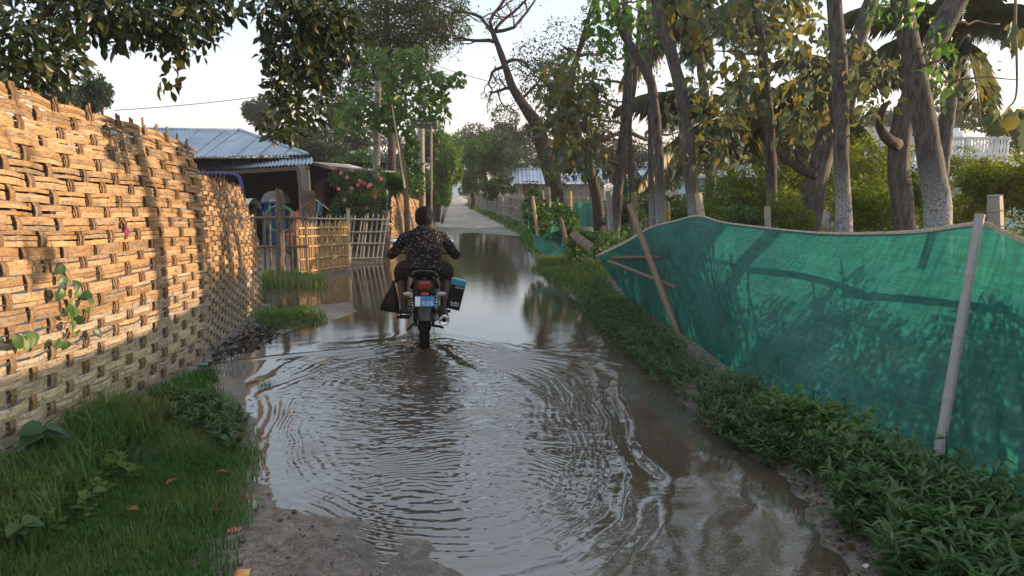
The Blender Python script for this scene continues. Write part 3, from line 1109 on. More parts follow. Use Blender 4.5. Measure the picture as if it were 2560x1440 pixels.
# tail, lamps, plate
m = MB()
secs = []
for i in range(7):
    t = i / 6
    y = lerp(-0.36, 0.25, t)
    secs.append([(lerp(0.145, 0.12, t) * math.sin(a) * (1.0 if math.cos(a) > 0 else 1.15), y, lerp(0.835, 0.77, t) + lerp(0.07, 0.06, t) * math.cos(a) - (0.05 * abs(math.sin(a)) ** 3)) for a in np.linspace(-2.2, 2.2, 13)])
m.grid(secs).build('tail_cowl', M['blackgloss'], bike, True)
m = MB()
m.grid([[(k * 0.085 * (1 + 0.10 * j), -0.372 - 0.018 * (1 - k * k) + 0.010 * abs(j - 1), 0.765 + 0.042 * j - 0.012 * k * k) for k in np.linspace(-1, 1, 9)] for j in range(3)])
m.build('tail_light', M['redlens'], bike, True)
MB().box((0, -0.33, 0.80), (0.22, 0.09, 0.12)).build('lamp_housing', M['blackp'], bike)
gr = spline([(-0.135, 0.15, 0.84), (-0.13, -0.10, 0.885), (-0.105, -0.28, 0.925), (-0.05, -0.35, 0.945), (0.05, -0.35, 0.945), (0.105, -0.28, 0.925), (0.13, -0.10, 0.885), (0.135, 0.15, 0.84)], 30)
MB().tube(gr, 0.014, 8).build('grab_rail', M['blackgloss'], bike, True)
sh = MB()
sh.grid([[(k * lerp(0.17, 0.10, j / 4), -0.37 + 0.05 * abs(k) + 0.012 * j, lerp(0.71, 0.88, j / 4) - 0.10 * abs(k) ** 2 * (1 - j / 4)) for k in np.linspace(-1, 1, 15)] for j in range(5) if j in (0, 1, 4)][1:])
sh.build('tail_trim', M['blackgloss'], bike, True)
seat = MB()
rows = []
for i in range(12):
    t = i / 11
    y = lerp(-0.28, 0.66, t)
    zt = 0.86 - 0.075 * (1 / (1 + math.exp(-(t - 0.35) * 16)))
    rows.append([(0.135 * math.sin(a) * (1 - 0.3 * t), y, zt - 0.05 + 0.055 * math.cos(a)) for a in np.linspace(-1.9, 1.9, 11)])
seat.grid(rows).build('seat', surf('seat_vinyl', (0.005, 0.005, 0.005), (0.009, 0.009, 0.009), 30, 0.6, spec=0.2), bike, True)
MB().box((0, -0.405, 0.725), (0.105, 0.02, 0.062)).build('plate_bracket', M['blackp'], bike)
MB().box((0, -0.419, 0.722), (0.074, 0.012, 0.026)).build('reflector', M['reflector'], bike)
tiltp = Matrix.Rotation(R(-10), 3, 'X')
plate = MB().box((0, -0.428, 0.645), (0.205, 0.004, 0.105), tiltp).build('number_plate', M['plateblue'], bike)
MB().box((-0.072, -0.4305, 0.645), (0.050, 0.002, 0.098), tiltp).build('worn_patch', M['white'], plate)
text_part('lettering', 'KL5GDH', 0.043, Matrix.Translation((0.022, -0.424, 0.671)) @ FACE_BACK @ Matrix.Rotation(R(-10), 4, 'X'), M['white'], plate)
text_part('lettering', '035', 0.058, Matrix.Translation((0.032, -0.4352, 0.624)) @ FACE_BACK @ Matrix.Rotation(R(-10), 4, 'X') @ Matrix.Diagonal((1.25, 1, 1, 1)), M['white'], plate)
mg = MB()
mg.grid([[(k * lerp(0.072, 0.052, j / 6), -0.41 + 0.03 * j / 6 * 1.2 + 0.028 * k * k, lerp(0.60, 0.43, j / 6)) for k in np.linspace(-1, 1, 7)] for j in range(7)])
mg.grid([[(k * lerp(0.072, 0.052, j / 6), -0.402 + 0.03 * j / 6 * 1.2 + 0.028 * k * k, lerp(0.60, 0.43, j / 6)) for k in np.linspace(1, -1, 7)] for j in range(7)])
mg.build('mudguard', M['greyguard'], bike, True)
fen = MB()
fen.grid([[(k * 0.068, -(0.335 + 0.02 * (1 - k * k)) * math.cos(a), 0.30 + (0.335 + 0.02 * (1 - k * k)) * math.sin(a)) for k in np.linspace(-1, 1, 7)] for a in np.linspace(0.35, 1.9, 10)])
fen.build('rear_fender', M['blackp'], bike, True)
for s in (-1, 1):
    q = MB()
    q.tube([(s * 0.05, -0.36, 0.715), (s * 0.13, -0.37, 0.715)], 0.012, 8)
    ind = q.build('indicator', M['blackp'], bike, True)
    q = MB()
    ball(q, (s * 0.17, -0.385, 0.715), (0.052, 0.028, 0.024))
    q.build('lens', M['lens'], ind, True)
    # shock absorber with its coil
    q = MB().tube([(s * 0.125, 0.03, 0.34), (s * 0.125, 0.10, 0.68)], 0.018, 10)
    a = q.build('shock_absorber', M['chrome'], bike, True)
    coil = [(s * 0.125 + 0.031 * math.cos(k * 0.8), 0.045 + 0.05 * k / 60 + 0.031 * math.sin(k * 0.8), lerp(0.42, 0.66, k / 60)) for k in range(61)]
    MB().tube(coil, 0.006, 5).build('coil_spring', M['blackp'], a, True)
    MB().beam((s * 0.095, 0.0, 0.31), (s * 0.085, 0.50, 0.36), 0.03, 0.045).build('swing_arm', M['blackp'], bike)
    MB().tube([(s * 0.10, 0.46, 0.37), (s * 0.21, 0.44, 0.37), (s * 0.30, 0.42, 0.375)], 0.017, 8).build('foot_peg', M['rubber'], bike, True)
    MB().tube([(s * 0.09, 0.22, 0.41), (s * 0.24, 0.18, 0.42)], 0.016, 8).build('foot_peg', M['rubber'], bike, True)
    MB().beam((s * 0.085, 0.50, 0.40), (s * 0.10, 0.12, 0.62), 0.02, 0.04).build('frame_tube', M['blackp'], bike)
    # forks
    MB().tube([(s * 0.085, 1.27, 0.30), (s * 0.085, 1.02, 0.93)], 0.019, 10).build('fork_leg', M['steel'], bike, True)
    # mirrors
    mx = -0.345 if s < 0 else 0.315
    st = MB().tube(spline([(s * 0.22, 1.0, 0.985), (s * 0.26, 1.03, 1.06), (mx, 1.02, 1.105)], 8), 0.006, 6).build('mirror', M['blackp'], bike, True)
    q = MB(); ball(q, (mx, 1.03, 1.12), (0.062, 0.028, 0.042)); q.build('shell', M['blackp'], st, True)
    q = MB(); ball(q, (mx, 1.008, 1.121), (0.055, 0.014, 0.036)); q.build('mirror_glass', M['mirror'], st, True)
    MB().tube([(s * 0.31, 0.97, 0.985), (s * 0.43, 0.93, 0.975)], 0.017, 10).build('grip', M['rubber'], bike, True)
    MB().tube([(s * 0.26, 1.02, 0.985), (s * 0.41, 1.03, 0.965)], 0.005, 6).build('lever', M['steel'], bike, True)
MB().tube(spline([(-0.42, 0.935, 0.975), (-0.28, 0.99, 0.985), (-0.12, 1.04, 0.965), (0, 1.05, 0.95), (0.12, 1.04, 0.965), (0.28, 0.99, 0.985), (0.42, 0.935, 0.975)], 24), 0.0115, 8).build('handlebar', M['blackp'], bike, True)
q = MB(); ball(q, (0, 0.84, 0.80), (0.15, 0.25, 0.13), 20, 12); q.build('fuel_tank', M['blackgloss'], bike, True)
q = MB(); q.box((0, 0.66, 0.40), (0.22, 0.34, 0.26)); q.box((0, 0.76, 0.58), (0.17, 0.18, 0.14)); q.lathe([(0.001, -0.15), (0.09, -0.15), (0.10, 0.15), (0.001, 0.15)], 18, (0, 0.62, 0.37), 'X')
q.build('engine', surf('engine_metal', (0.03, 0.03, 0.032), (0.07, 0.07, 0.07), 12, 0.5, metal=0.6), bike)
q = MB(); ball(q, (0, 1.14, 0.88), (0.10, 0.09, 0.10)); q.build('headlamp', M['blackgloss'], bike, True)
q = MB(); q.grid([[(k * 0.06, 1.27 - 0.335 * math.cos(a), 0.30 + (0.33 - 0.02 * k * k) * math.sin(a)) for k in np.linspace(-1, 1, 5)] for a in np.linspace(0.3, 2.4, 12)]); q.build('front_fender', M['blackgloss'], bike, True)
for s in (-1, 1):
    MB().prism([(s * 0.115, 0.15, 0.78), (s * 0.125, 0.55, 0.76), (s * 0.125, 0.50, 0.56), (s * 0.12, 0.20, 0.64)], (s * 0.015, 0, 0)).build('side_panel', M['blackgloss'], bike)
ex = MB()
ex.lathe([(0.02, 0.62), (0.045, 0.45), (0.056, 0.30), (0.056, -0.20), (0.050, -0.22)], 22, (0.205, 0, 0.405), 'Y')
exo = ex.build('silencer', M['blackp'], bike, True)
ex = MB()
ex.lathe([(0.0565, -0.16), (0.0585, -0.165), (0.0585, -0.235), (0.050, -0.245), (0.040, -0.236), (0.026, -0.232), (0.022, -0.228), (0.020, -0.16)], 26, (0.205, 0, 0.405), 'Y')
ex.build('end_cap', M['chrome'], exo, True)
MB().tube(spline([(0.12, 0.80, 0.40), (0.15, 0.75, 0.25), (0.18, 0.5, 0.28), (0.205, 0.45, 0.40)], 12), 0.02, 8).build('exhaust_pipe', M['steel'], bike, True)
# sari guard, chain case, stand on the near-left side
q = MB()
q.tube([(-0.13, 0.02, 0.60), (-0.235, -0.04, 0.585), (-0.255, -0.02, 0.42), (-0.14, 0.05, 0.40)], 0.009, 6)
q.tube([(-0.13, 0.0, 0.52), (-0.245, -0.03, 0.50)], 0.008, 6)
q.build('sari_guard', M['blackp'], bike, True)
MB().beam((-0.09, 0.05, 0.33), (-0.09, 0.50, 0.38), 0.025, 0.10).build('chain_case', M['blackp'], bike)
MB().tube([(-0.10, 0.30, 0.28), (-0.16, 0.12, 0.25), (-0.19, 0.05, 0.24)], 0.012, 6).build('side_stand', M['blackp'], bike, True)
q = MB(); q.box((-0.23, 0.20, 0.42), (0.17, 0.16, 0.025)); q.box((-0.23, 0.10, 0.375), (0.15, 0.08, 0.02)); q.build('step_plate', M['blackp'], bike)
MB().tube([(0.07, 0.1, 0.28), (0.17, 0.08, 0.27), (0.20, 0.02, 0.27)], 0.014, 6).build('brake_arm', M['blackp'], bike, True)

BW = Matrix.Translation(bike.location) @ bike.rotation_euler.to_matrix().to_4x4()

# the box and the carrier bag hung on the machine
def hang(o, label, cat):
    LOC[o.name] = Vector((0, 0, 0))
    return o
bx = thing('gift_box', 'black carton with teal lid band and white lettering hung beside the silencer', 'box', BW @ Vector((0.30, -0.05, 0.50)))
LOC[bx.name] = Vector((0, 0, 0))
bx.rotation_euler = (R(4), R(14), R(5))
q = MB(); q.box((0, 0, 0.135), (0.155, 0.10, 0.27)); q.build('carton', M['boxblack'], bx)
q = MB(); q.box((0, 0, 0.298), (0.157, 0.102, 0.052)); q.box((0, 0, 0.326), (0.14, 0.09, 0.01)); q.build('lid_band', M['teal'], bx)
text_part('lettering', 'LED IN', 0.028, Matrix.Translation((0.02, -0.052, 0.247)) @ FACE_BACK, M['white'], bx)
text_part('lettering', 'bulbs', 0.045, Matrix.Translation((0.012, -0.052, 0.075)) @ FACE_BACK, M['white'], bx)
MB().box((0.012, -0.0512, 0.047), (0.085, 0.002, 0.006)).build('printed_line', M['white'], bx)
bag = MB()
prof = [(0.012, 0.0), (0.02, 0.05), (0.035, 0.10), (0.06, 0.16), (0.085, 0.24), (0.10, 0.31), (0.09, 0.335), (0.02, 0.34)]
rws = []
for k in range(15):
    a = 2 * math.pi * k / 14
    rws.append([(r * 1.05 * math.cos(a) * (1 + 0.10 * math.sin(5 * a + r * 30)), r * 0.7 * math.sin(a), -h) for r, h in prof])
bago = bag.grid(rws).build('carrier_bag', M['bagplastic'], None, True)
bago.matrix_basis = BW @ Matrix.Translation((-0.325, -0.02, 0.80)) @ Matrix.Rotation(R(9), 4, 'Y')
tag(bago, 'black plastic carrier bag hanging from the side of the motorcycle', 'bag')

# ---- rider
skin = surf('skin', (0.055, 0.026, 0.016), (0.085, 0.042, 0.026), 18, 0.55, bmp=0.1)
def shirt_mat():
    m, t, b = nmat('speckled_shirt')
    tc = t.nodes.new('ShaderNodeTexCoord')
    vo = t.nodes.new('ShaderNodeTexVoronoi')
    vo.inputs['Scale'].default_value = 50
    t.links.new(tc.outputs['Object'], vo.inputs['Vector'])
    dot = math_node(t, 'LESS_THAN', vo.outputs['Distance'], 0.21)
    sel = t.nodes.new('ShaderNodeSeparateColor')
    t.links.new(vo.outputs['Color'], sel.inputs[0])
    dot = math_node(t, 'MULTIPLY', dot, math_node(t, 'GREATER_THAN', sel.outputs[0], 0.25))
    n = noise_node(t, 30)
    base = ramp(t, n, [(0.3, (0.002, 0.002, 0.0035)), (0.7, (0.005, 0.004, 0.0055))])
    t.links.new(mixc(t, dot, base, (0.42, 0.40, 0.40)), b.inputs['Base Color'])
    b.inputs['Roughness'].default_value = 0.9
    b.inputs['Specular IOR Level'].default_value = 0.15
    bump(t, b, n, 0.3, 0.004)
    return m

rider = thing('person', 'rider in a dark shirt with white specks seen from behind steering the motorcycle', 'person', tuple(bike.location))
LOC[rider.name] = Vector((0, 0, 0))
rider.rotation_euler = bike.rotation_euler
b = MB()
rings(b, [((0, 0.30, 0.84), 0.165, 0.12), ((0, 0.34, 0.95), 0.155, 0.11), ((0, 0.42, 1.08), 0.155, 0.105), ((0, 0.50, 1.20), 0.165, 0.10), ((0, 0.56, 1.285), 0.10, 0.07), ((0, 0.60, 1.335), 0.056, 0.056), ((0, 0.64, 1.40), 0.054, 0.056)])
ball(b, (0, 0.665, 1.440), (0.087, 0.104, 0.116), 18, 14)
ball(b, (0, 0.745, 1.40), (0.05, 0.03, 0.05))
b.tube([(0, 0.755, 1.46), (0, 0.778, 1.435), (0, 0.765, 1.425)], [0.012, 0.018, 0.012], 8)        # nose
ARM = []
for s in (-1, 1):
    ball(b, (s * 0.092, 0.665, 1.43), (0.013, 0.026, 0.036))                                        # ear
    a = [(s * 0.14, 0.55, 1.235), (s * 0.205, 0.56, 1.215), (s * 0.275, 0.585, 1.13), (s * 0.345, 0.62, 1.03), (s * 0.375, 0.68, 1.0), (s * 0.385, 0.80, 0.99), (s * 0.38, 0.915, 0.985)]
    b.tube(spline(a, 16), [float(np.interp(i, [0, 3, 8, 10, 15], [0.055, 0.058, 0.044, 0.042, 0.029])) for i in range(16)], 12)
    ARM.append(a)
    l = [(s * 0.08, 0.33, 0.88), (s * 0.16, 0.46, 0.88), (s * 0.245, 0.64, 0.83), (s * 0.262, 0.68, 0.78), (s * 0.25, 0.63, 0.66), (s * 0.235, 0.53, 0.48), (s * 0.225, 0.47, 0.42)]
    b.tube(spline(l, 20), [float(np.interp(i, [0, 5, 9, 13, 16, 19], [0.095, 0.088, 0.064, 0.058, 0.05, 0.036])) for i in range(20)], 12)
    b.tube([(s * 0.225, 0.43, 0.405), (s * 0.232, 0.52, 0.40), (s * 0.245, 0.62, 0.39), (s * 0.25, 0.67, 0.388)], [0.034, 0.038, 0.038, 0.02], 10, True, 0, 0, 0.7)
link('body', remeshed('body', b, 0.010, 4), skin, rider)

sm_ = MB()
rings(sm_, [((0, 0.27, 0.835), 0.205, 0.155), ((0, 0.31, 0.90), 0.20, 0.15), ((0, 0.36, 1.0), 0.20, 0.138), ((0, 0.43, 1.10), 0.205, 0.128), ((0, 0.505, 1.205), 0.218, 0.118), ((0, 0.545, 1.262), 0.19, 0.098), ((0, 0.57, 1.30), 0.12, 0.08), ((0, 0.59, 1.328), 0.078, 0.068)])
for a in ARM:
    a2 = a[:-1] + [tuple(Vector(a[-1]) + Vector((0, -0.02, 0)))]
    sm_.tube(spline(a2, 16), [float(np.interp(i, [0, 3, 8, 10, 15], [0.062, 0.066, 0.060, 0.058, 0.040])) for i in range(16)], 12)
def folds(co):
    return 0.006 * fbm(co[:, 0] * 9 + co[:, 1] * 6, co[:, 2] * 16 + co[:, 1] * 8, 91, 3)
link('shirt', remeshed('shirt', sm_, 0.011, 4, folds), shirt_mat(), rider)
tr = MB()
rings(tr, [((0, 0.28, 0.80), 0.15, 0.13), ((0, 0.31, 0.87), 0.17, 0.135), ((0, 0.35, 0.95), 0.165, 0.12)])
for s in (-1, 1):
    l = [(s * 0.08, 0.32, 0.87), (s * 0.16, 0.46, 0.875), (s * 0.25, 0.65, 0.83), (s * 0.268, 0.69, 0.77), (s * 0.258, 0.65, 0.69)]
    tr.tube(spline(l, 14), [0.108, 0.108, 0.105, 0.102, 0.1, 0.097, 0.094, 0.09, 0.088, 0.085, 0.084, 0.083, 0.082, 0.082], 12)
link('shorts', remeshed('shorts', tr, 0.011, 3, folds), surf('maroon_cloth', (0.006, 0.003, 0.003), (0.012, 0.005, 0.005), 16, 0.9), rider)
hr = MB()
ball(hr, (0, 0.652, 1.460), (0.106, 0.116, 0.110), 20, 14)
ball(hr, (0, 0.625, 1.42), (0.100, 0.10, 0.095), 16, 10)
ball(hr, (0, 0.595, 1.36), (0.068, 0.045, 0.045), 14, 8)
link('hair', remeshed('hair', hr, 0.008, 2, lambda co: 0.010 * fbm(co[:, 0] * 70, co[:, 2] * 60 + co[:, 1] * 50, 95, 2)), surf('black_hair', (0.0015, 0.0015, 0.002), (0.004, 0.004, 0.004), 60, 0.7, bmp=0.5, spec=0.12), rider)
for s in (-1, 1):
    h = MB()
    gx_ = s * 0.375
    h.tube([(gx_, 0.885, 0.988), (gx_, 0.915, 0.992), (gx_, 0.94, 0.995)], [0.030, 0.036, 0.034], 10, True, 0, 0, 0.7)
    for k in range(4):
        x = gx_ + (k - 1.5) * 0.0215 * s * -1
        ln = [0.9, 1.0, 0.95, 0.8][k]
        yc_, zc_ = 0.948, 0.978
        fp = [(x, 0.935, 0.998)] + [(x, yc_ + 0.028 * ln * math.sin(q), zc_ + 0.028 * math.cos(q)) for q in (0.2, 0.9, 1.6, 2.3, 3.0)]
        h.tube(spline(fp, 12), [0.0095 - 0.00025 * i for i in range(12)], 8)
    h.tube(spline([(gx_ - s * 0.03, 0.90, 0.985), (gx_ - s * 0.045, 0.925, 0.968), (gx_ - s * 0.05, 0.95, 0.952), (gx_ - s * 0.045, 0.972, 0.95)], 8), 0.0105, 8)
    link('hand', remeshed('hand', h, 0.0042, 2), skin, rider)

# ================================================================== yard on the left: fences, gate, shed and machines
M['tin'] = surf('galvanised_tin', (0.26, 0.33, 0.42), (0.38, 0.45, 0.54), 1.6, 0.5, (1, 1, 1), 0.05, metal=0.55, spec=0.5)
M['tin_rust'] = surf('rusty_tin', (0.42, 0.43, 0.44), (0.20, 0.12, 0.08), 2.2, 0.6, (3, 0.5, 1), 0.1, metal=0.2, lo=0.5, hi=0.66)
M['plank'] = surf('brown_plank', (0.08, 0.05, 0.035), (0.19, 0.125, 0.085), 8, 0.8, (6, 6, 0.7), 0.5, rnd=0.2)

def corr(name, E0, E1, T0, T1, mat, parent, pitch=0.10, amp=0.022, rows=5, lift=0.0, nrm=None):
    "one corrugated sheet between its eave edge and its top edge"
    E0, E1, T0, T1 = map(Vector, (E0, E1, T0, T1))
    n = max(6, int((E1 - E0).length / pitch * 4))
    nrm = nrm or (E1 - E0).cross(T0 - E0 if (T0 - E0).length > (T1 - E1).length else T1 - E1).normalized()
    if nrm.z < 0:
        nrm = -nrm
    rws = []
    for j in range(rows):
        t = j / (rows - 1)
        rws.append([E0.lerp(E1, i / n).lerp(T0.lerp(T1, i / n), t) + nrm * (amp * math.sin(i / 4 * 2 * math.pi) + lift) for i in range(n + 1)])
    return MB().grid(rws).build(name, mat, parent, True)

shed = thing('farm_shed', 'open farm shed with hipped bluish corrugated tin roof and dark interior', 'shed', (-8.5, 19.0, 0.05))
eR, eL = W(777, 409, 18.0), W(440, 431, 20.2)
uR, uL = W(770, 391, 18.9), W(440, 397, 21.0)
rR, rL = W(598, 329, 23.3), W(440, 327, 23.3)
ext = lambda a, b, k: a + (b - a) * k
# lower skirt and upper slope sheets, left end carried on beyond the fence
NS = 9
for i in range(NS):
    s0, s1 = 1.75 - 1.75 * i / NS, 1.75 - 1.75 * (i + 1) / NS - 0.02
    corr('roof_sheet', ext(eR, eL, s0), ext(eR, eL, s1), ext(uR, uL, s0) + Vector((0, 0.12, -0.03)), ext(uR, uL, s1) + Vector((0, 0.12, -0.03)), M['tin'], shed, 0.125, 0.026, 4, 0.004 * (i % 2))
hipS = 0.78
upn = (uL - uR).cross(rR - uR).normalized()
def topline(s):
    if s >= hipS:
        return rR + (rL - rR).normalized() * ((s - hipS) * (uL - uR).length)
    return uR.lerp(rR, s / hipS)
for i in range(NS + 1):
    s0, s1 = 1.75 - 1.75 * i / (NS + 1), 1.75 - 1.75 * (i + 1) / (NS + 1)
    if s0 > hipS > s1:
        cuts = [(s0, hipS), (hipS, s1)]
    else:
        cuts = [(s0, s1)]
    for a, b_ in cuts:
        corr('roof_sheet', ext(uR, uL, a), ext(uR, uL, max(b_ - 0.012, 0)), topline(a), topline(max(b_ - 0.012, 0)), M['tin'], shed, 0.125, 0.026, 5, 0.05, upn)
bR = W(757, 391, 23.6)
corr('roof_sheet', uR, bR, rR, rR + Vector((0, 0.5, 0)), M['tin'], shed, 0.1, 0.016, 4, 0.04)
MB().tube([uR + Vector((0, 0, 0.07)), rR + Vector((0, 0, 0.07))], 0.045, 8).build('hip_cap', M['tin'], shed, True)
MB().tube([rR + Vector((0.1, 0, 0.05)), topline(1.75) + Vector((0, 0, 0.05))], 0.05, 8).build('ridge_cap', M['tin'], shed, True)
MB().beam(eR + Vector((-0.1, 0.15, -0.09)), ext(eR, eL, 1.75) + Vector((0, 0.15, -0.09)), 0.08, 0.10).build('eave_beam', M['plank'], shed)
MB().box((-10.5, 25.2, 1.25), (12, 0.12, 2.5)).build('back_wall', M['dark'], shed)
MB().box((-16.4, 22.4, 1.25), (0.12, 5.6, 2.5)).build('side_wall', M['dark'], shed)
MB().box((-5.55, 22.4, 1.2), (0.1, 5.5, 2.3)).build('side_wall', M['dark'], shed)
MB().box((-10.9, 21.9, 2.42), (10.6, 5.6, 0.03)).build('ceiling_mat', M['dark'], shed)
pb = W(757, 420, 18.25)
MB().box((pb.x, 18.25, 1.13), (0.21, 0.21, 2.24)).build('post', M['concrete'], shed)
for X in (-9.2, -12.5):
    MB().box((X, 19.3, 1.1), (0.2, 0.2, 2.2)).build('post', M['concrete'], shed)
stick('prop', W(762, 560, 18.0), W(744, 418, 18.0), 0.045, M['bamboo_brown'], shed)
stick('prop', W(774, 480, 18.6), W(769, 412, 18.6), 0.04, M['bamboo'], shed)
# plank door leaning on the post
door = thing('plank_door', 'short brown plank door with a top board propped beside the shed post', 'door', tuple(W(775, 600, 18.0)))
for i in range(4):
    a = 762 + i * 7.4
    p0, p1 = W(a + 3.4, 560, 18.0), W(a + 3.2, 486, 18.05)
    MB().beam(p0, p1, 0.068, 0.022, (0, 1, 0)).build('plank', M['plank'], door)
MB().beam(W(754, 482, 17.96), W(787, 482, 17.96), 0.03, 0.10).build('top_board', M['plank'], door)

# lean-to roof to the right of the shed
lean = thing('lean_to', 'low sagging lean-to roof with dark wall behind the flowering bush', 'shed', (-4.6, 20.5, 0.05))
fr = [W(783, 405, 18.4), W(830, 416, 18.8), W(880, 422, 19.2), W(945, 430, 19.8)]
for i in range(3):
    a, b_ = fr[i], fr[i + 1]
    corr('roof_sheet', a, b_, a + Vector((0.2, 3.2, 0.02)), b_ + Vector((0.2, 3.0, 0.02)), M['tin_rust'], lean, 0.09, 0.014, 4, 0.003 * i)
    MB().beam(a + Vector((0, 0.06, -0.05)), b_ + Vector((0, 0.06, -0.05)), 0.06, 0.06).build('rafter', M['bamboo_brown'], lean)
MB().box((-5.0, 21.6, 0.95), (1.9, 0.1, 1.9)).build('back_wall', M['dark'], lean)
for i in range(5):
    c = W(912 + i * 9, 500, 20.2)
    MB().beam((c.x, 20.2, 0.05), (c.x, 20.2, 1.9), 0.09, 0.02, (0, 1, 0)).build('plank', M['plank'], lean)
stick('post', (fr[3].x - 0.05, 19.8, 0), (fr[3].x - 0.05, 19.8, fr[3].z - 0.05), 0.05, M['bamboo_brown'], lean)

# ---- bamboo yard fences
def picket_row(root, p_a, p_b, n, h, lean, r, mat, railz, rail_r, railm, seed, jit=0.03, point=True, tops=None):
    rg = random.Random(seed)
    p_a, p_b = Vector(p_a), Vector(p_b)
    for i in range(n):
        t = (i + rg.uniform(-.18, .18)) / max(1, n - 1)
        p = p_a.lerp(p_b, t)
        p.z -= 0.12
        hh = h + rg.uniform(-jit, jit) * 1.5
        q = p + Vector((lean + rg.uniform(-jit, jit), rg.uniform(-.02, .02), hh + 0.12))
        stick('picket', p, q, r * rg.uniform(0.85, 1.15), mat, root, PICK if point else CULM)
    d = (p_b - p_a).normalized()
    for z in railz:
        sl = z / h * lean
        side = Vector((d.y, -d.x, 0)) * (r + rail_r) * (1 if d.x > 0 else -1)
        stick('rail', p_a - d * 0.08 + Vector((sl, 0, z + rg.uniform(-.02, .02))) + side, p_b + d * 0.08 + Vector((sl, 0, z + rg.uniform(-.02, .02))) + side, rail_r, railm, root, CULM7)

yf = G(612, 700); yg = G(770, 702)
fen1 = thing('picket_fence', 'brown bamboo picket fence with pointed tips between the woven mat and the tall stump post', 'fence', (yf.x, yf.y, 0.0))
picket_row(fen1, (yf.x - 0.9, yf.y, 0.03), (yg.x - 0.02, yg.y, 0.03), 17, 1.22, 0.0, 0.023, M['bamboo_brown'], (0.60, 1.13), 0.026, M['bamboo_brown'], 3)
def stump(name, label, p0, p1, r, mat, seed, jag=0.12):
    "rough split post with a broken top"
    rg = random.Random(seed)
    pts = [Vector(p0).lerp(Vector(p1), i / 9) + Vector((rg.uniform(-1, 1), rg.uniform(-1, 1), 0)) * r * 0.12 for i in range(10)]
    m = MB().tube(pts, [r * (1.12 - 0.03 * i) for i in range(10)], 9, True, 0.3, seed)
    n = len(m.v)
    for k in range(9):
        x, y, z = m.v[n - 9 + k]
        m.v[n - 9 + k] = (x, y, z + rg.uniform(-jag, jag))
    o = m.build(name, mat, None)
    return tag(o, label, 'post')
stump('wooden_post', 'tall weathered wooden post with broken jagged top rising above the picket fence', W(703, 700, 12.55), W(698, 482, 12.55), 0.075, M['wood'], 4)
stump('wooden_post', 'short dark split wooden post holding the hinge side of the bamboo gate', W(741, 697, 13.15), W(741, 588, 13.15), 0.065, M['wood'], 5, 0.06)
# golden gate of thin sticks
gA, gB = G(749, 694, 0.04), G(868, 674, 0.03)
gate = thing('bamboo_gate', 'sunlit golden gate of thin upright bamboo sticks tied to five cross bars', 'gate', tuple(gA))
rg = random.Random(9)
for i in range(24):
    t = i / 23
    p = gA.lerp(gB, t)
    zt = lerp(1.03, 0.99, t) + rg.uniform(-.03, .03)
    stick('gate_stick', p + Vector((rg.uniform(-.008, .008), 0, 0.03)), p + Vector((rg.uniform(-.015, .015), 0, zt)), 0.0155 * rg.uniform(.8, 1.3), M['bamboo_gold'], gate, PICK)
dd = (gB - gA).normalized(); sd_ = Vector((dd.y, -dd.x, 0)) * 0.030
for z0, z1 in ((0.10, 0.08), (0.33, 0.30), (0.57, 0.52), (0.76, 0.70), (0.91, 0.86)):
    for s in (1, -1):
        stick('gate_rail', gA - dd * 0.02 + Vector((0, 0, z0)) + sd_ * s, gB + dd * 0.03 + Vector((0, 0, z1)) + sd_ * s, 0.016, M['bamboo_gold'], gate, CULM7)
lone('bamboo_post', 'straight bamboo post at the free end of the golden gate', 'post', G(872, 676, 0) - Vector((0, 0, 0.2)), W(870, 521, 14.35), 0.042, M['bamboo'], CULM7)
# pale bent fence behind
fb = thing('picket_fence', 'pale slanting bamboo picket fence with four rails standing behind the golden gate', 'fence', tuple(G(800, 656)))
a_, b_ = W(752, 655, 15.4), W(962, 655, 15.9)
picket_row(fb, (a_.x, 15.4, 0.03), (b_.x - 0.12, 15.9, 0.0), 19, 1.06, 0.20, 0.021, M['bamboo_grey'], (0.10, 0.42, 0.68, 0.96), 0.019, M['bamboo_grey'], 6)
stump('wooden_post', 'dark round post with wire lashing beside the reed mat', W(963, 660, 16.3), W(966, 527, 16.3), 0.10, M['wood'], 7, 0.03)
MB().lathe([(0.104, -0.02), (0.112, 0), (0.104, 0.02)], 14, W(965, 560, 16.3)).build('rope_coil', M['rope'], None, True)
tag(bpy.context.scene.objects['rope_coil'], 'thin pale wire coil lashed round the dark round post', 'wire')

# rough reed mats behind the rider
MC = (M['weave'], M['weave'], M['weave_dark'])
woven('reed_mat_fence', 'ragged reed mat panel glowing in the sun behind the rider', W(974, 640, 16.9) * 1.0 - Vector((0, 0, 0.0)), (-2.95, 21.5, 0.03), W(972, 497, 16.9), (-3.25, 21.5, 1.42), (1, 0.1, 0.0),
      0.17, 22, 1, 2.2, 0.012, lambda a, t: 0.06 * np.sin(3 * a + 2 * t), MC, 15, 0.05, False, topfn=lambda a: 0.05 * np.sin(a * 17))
woven('reed_mat_fence', 'narrow leaning reed mat panel at the corner where the lane begins', (-2.95, 21.7, 0.03), tuple(G(1092, 585, 0.03)), (-3.3, 21.7, 1.35), tuple(W(1066, 503, 25.2)), (1, 0.1, 0.0),
      0.16, 20, 1, 2.0, 0.012, lambda a, t: 0.05 * np.sin(4 * a + 2 * t), MC, 16, 0.05, False)
hf = thing('picket_fence', 'dark old stake fence overgrown with vines at the left edge of the lane', 'fence', (-2.6, 26.5, 0.05))
rg = random.Random(3)
for i in range(14):
    y = 25.4 + i * 0.42
    x = lane_x(y) - 1.65 - rg.uniform(0, .15)
    stick('stake', (x, y, -0.05), (x + rg.uniform(-.06, .06), y, rg.uniform(1.1, 1.5)), rg.uniform(.03, .055), M['bamboo_brown'], hf, PICK)
